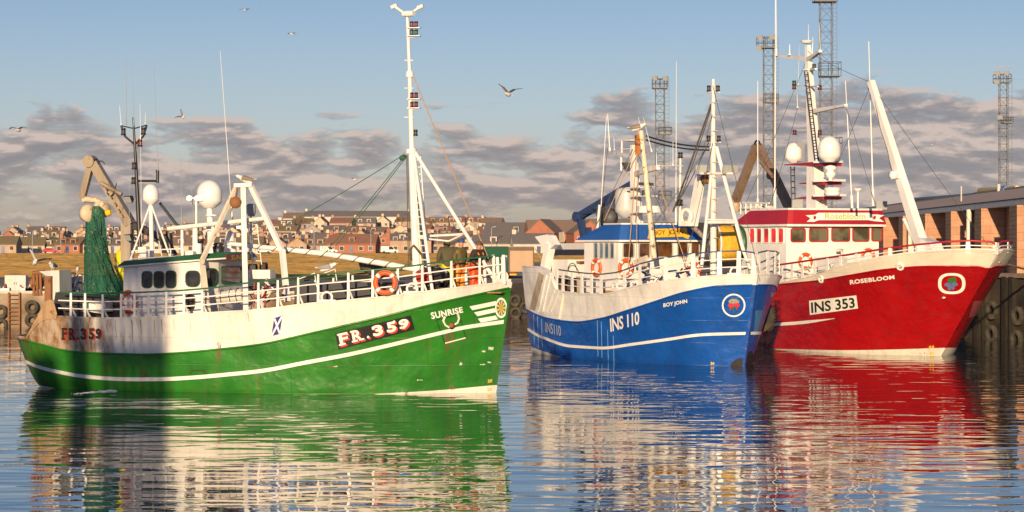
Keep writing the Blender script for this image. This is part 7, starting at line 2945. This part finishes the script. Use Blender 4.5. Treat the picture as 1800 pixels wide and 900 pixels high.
def gull(p, head_dir, label, pose='fly', up=20, fold=25, bank=0, pitch=0, mantle=None, span=1.3):
    """One continuous bird facing +x; wings arch up by `up` degrees and droop by `fold` beyond the wrist."""
    mantle = mantle or G_GREY
    mb = MB()
    mb.lathe([(0.012, -0.24), (0.055, -0.17), (0.085, -0.06), (0.09, 0.04), (0.07, 0.12), (0.047, 0.165), (0.05, 0.2), (0.046, 0.235), (0.02, 0.262), (0.001, 0.268)], (0, 0, 0), (1, 0, 0.12 if pose == 'fly' else 0.45), 12, 0)
    hx = Vector((0.262, 0, 0.032)) if pose == 'fly' else Vector((0.245, 0, 0.11))
    mb.lathe([(0.017, 0), (0.014, 0.03), (0.002, 0.06)], hx, (1, 0, -.15), 8, 2)
    mb.prism([(-0.19, -0.03, 0.0), (-0.34, -0.08, -0.005), (-0.36, 0, -0.005), (-0.34, 0.08, -0.005), (-0.19, 0.03, 0.0)], (0, 0, 0.014), 0)
    if pose == 'fly':
        h = span / 2
        for s in (-1, 1):
            sec = [(0.05, 0.16, 0.10), (0.3 * h, 0.19, 0.11), (0.52 * h, 0.20, 0.09), (0.78 * h, 0.09, 0.08), (h, -0.10, -0.075)]
            vs = []
            y, z, py_ = 0.0, 0.045, 0.0
            ang = R(up)
            for k, (yy, le, te) in enumerate(sec):
                dy = yy - py_
                py_ = yy
                if k >= 3:
                    ang = R(up - fold)
                y += dy * math.cos(ang)
                z += dy * math.sin(ang)
                th = 0.018 * (1 - k / 5) + 0.004
                vs += [(le, s * y, z), (te * -1 + (0 if k < 4 else -0.15), s * y, z), (te * -1 + (0 if k < 4 else -0.15), s * y, z + th * .4), ((le - te) / 2, s * y, z + th), (le - .01, s * y, z + th * .7)]
            fs, ms = [], []
            for k in range(4):
                for j in range(5):
                    fs.append((5 * k + j, 5 * k + (j + 1) % 5, 5 * k + 5 + (j + 1) % 5, 5 * k + 5 + j))
                    ms.append(3 if k == 3 else (0 if j == 0 else 1))
            for q, m_ in zip(fs, ms):
                mb.f.append(tuple(i + len(mb.v) for i in q))
                mb.m.append(m_)
                mb.s.append(False)
            mb.v += vs
    else:
        for s in (-1, 1):
            mb.lathe([(0.004, -0.36), (0.03, -0.22), (0.055, -0.05), (0.05, 0.07), (0.01, 0.13)], (0, s * 0.045, 0.02), (1, 0, 0.16), 8, 1, squash=1.5)
            mb.tube([(0.0, s * 0.03, -0.06), (0.01, s * 0.03, -0.2)], 0.008, 5, mat=2)
            mb.tube([(0.0, s * 0.03, -0.2), (0.05, s * 0.035, -0.2)], 0.01, 5, mat=2)
    o = mb.build('gull', [G_WHITE, mantle, G_BEAK, BLACK])
    d = Vector(head_dir)
    o.location = p
    o.rotation_euler = (R(bank), R(-pitch), math.atan2(d.y, d.x))
    return tag(o, label, 'gull', 'gulls about the harbour')


def gulls():
    def fly(px, py, spanpx, hd, lb, **k):
        Y = FPX * 1.3 / spanpx
        gull(at(px, py, Y), hd, lb, **k)
    fly(893, 166, 56, (-0.45, -0.9, 0), 'gull in flight left of the blue boat with one wing raised', up=38, fold=20, bank=-12, mantle=G_BROWN)
    fly(32, 229, 42, (-0.35, -0.9, 0), 'mottled gull gliding at the far left of the sky', up=22, fold=40, mantle=G_BROWN)
    fly(322, 206, 30, (0.5, -0.8, 0), 'white gull banking above the small dome of the green boat', up=50, fold=10, bank=50, pitch=20)
    fly(431, 18, 26, (0.4, 0.8, 0), 'distant gull near the top edge of the sky', up=14, fold=22)
    fly(514, 60, 26, (-0.6, -0.7, 0), 'distant gull below the highest one, left of the foremast', up=10, fold=18)
    fly(774, 239, 18, (0.3, -0.9, 0), 'small white gull beside the brown forestay', up=35, fold=20, bank=30)
    fly(622, 315, 22, (0.8, -0.3, 0), 'grey gull low in the sky between gantry and foremast', up=12, fold=20, mantle=G_BROWN)
    fly(1582, 244, 11, (0.8, -0.3, 0), 'tiny gull right of the landing boom', up=16, fold=20)
    fly(1638, 254, 11, (0.8, -0.3, 0), 'tiny gull farther right of the landing boom', up=12, fold=18)
    fly(62, 461, 60, (0.35, -0.9, 0), 'white gull with wings spread over the grey net chute', up=40, fold=5, bank=-28, pitch=18)
    fly(690, 398, 26, (0.2, 0.8, 0), 'gull with raised wings before the town left of the foremast', up=58, fold=6)

    def perch(px, py, Y, hd, lb, mantle=None, s=1.0):
        o = gull(at(px, py, Y), hd, lb, 'stand', mantle=mantle)
        o.scale = (s, s, s)
    q = FG.w(FG.P(431, 315, -0.6))
    perch(430, 315, q.y, (-0.98, -0.2, 0), 'mottled young gull standing on top of the white gantry', G_BROWN, 1.1)
    q = FG.w(FG.P(576, 470, -1.0))
    perch(576, 470, q.y, (0.97, -0.2, 0), 'grey and white gull standing on the hoop rail of the green boat', None, 1.15)
    q = FG.w(FG.P(91, 468, -0.5))
    perch(92, 467, q.y, (-0.2, -0.95, 0), 'dark backed gull standing on the grey net chute', paint('gull_slate', (0.09, 0.10, 0.13), 0.7), 1.0)
    q = FB.w(FB.P(1121, 222, -0.6))
    perch(1122, 224, q.y, (0.9, -0.4, 0), 'brown gull perched on the leaning post of the blue boat', G_BROWN, 1.3)
    perch(136, 474, 136, (0.3, -0.9, 0), 'white breasted gull on the quay behind the green net', None, 1.2)


gulls()

# white water where the green boat gathers way
mb = MB()
rnd = random.Random(77)
for k in range(110):
    t = rnd.random()
    px, py = lerp(128, 202, t) + rnd.gauss(0, 2), lerp(692.5, 686, t) + rnd.gauss(0, 0.7 * (0.3 + t))
    Y = EYE * FPX / max(1, (py - HORIZON))
    p = at(px, py, Y)
    s = rnd.uniform(0.015, 0.06) * (0.4 + t)
    mb.lathe([(s * 1.7, 0), (s, s * 0.35), (0.001, s * 0.5)], (p.x, p.y, 0.0), n=6)
tag(mb.build('foam', paint('sea_foam', (0.75, 0.76, 0.78), 0.8, dirt=0)), 'white foam curling off the green boat quarter', 'foam', kind='stuff')
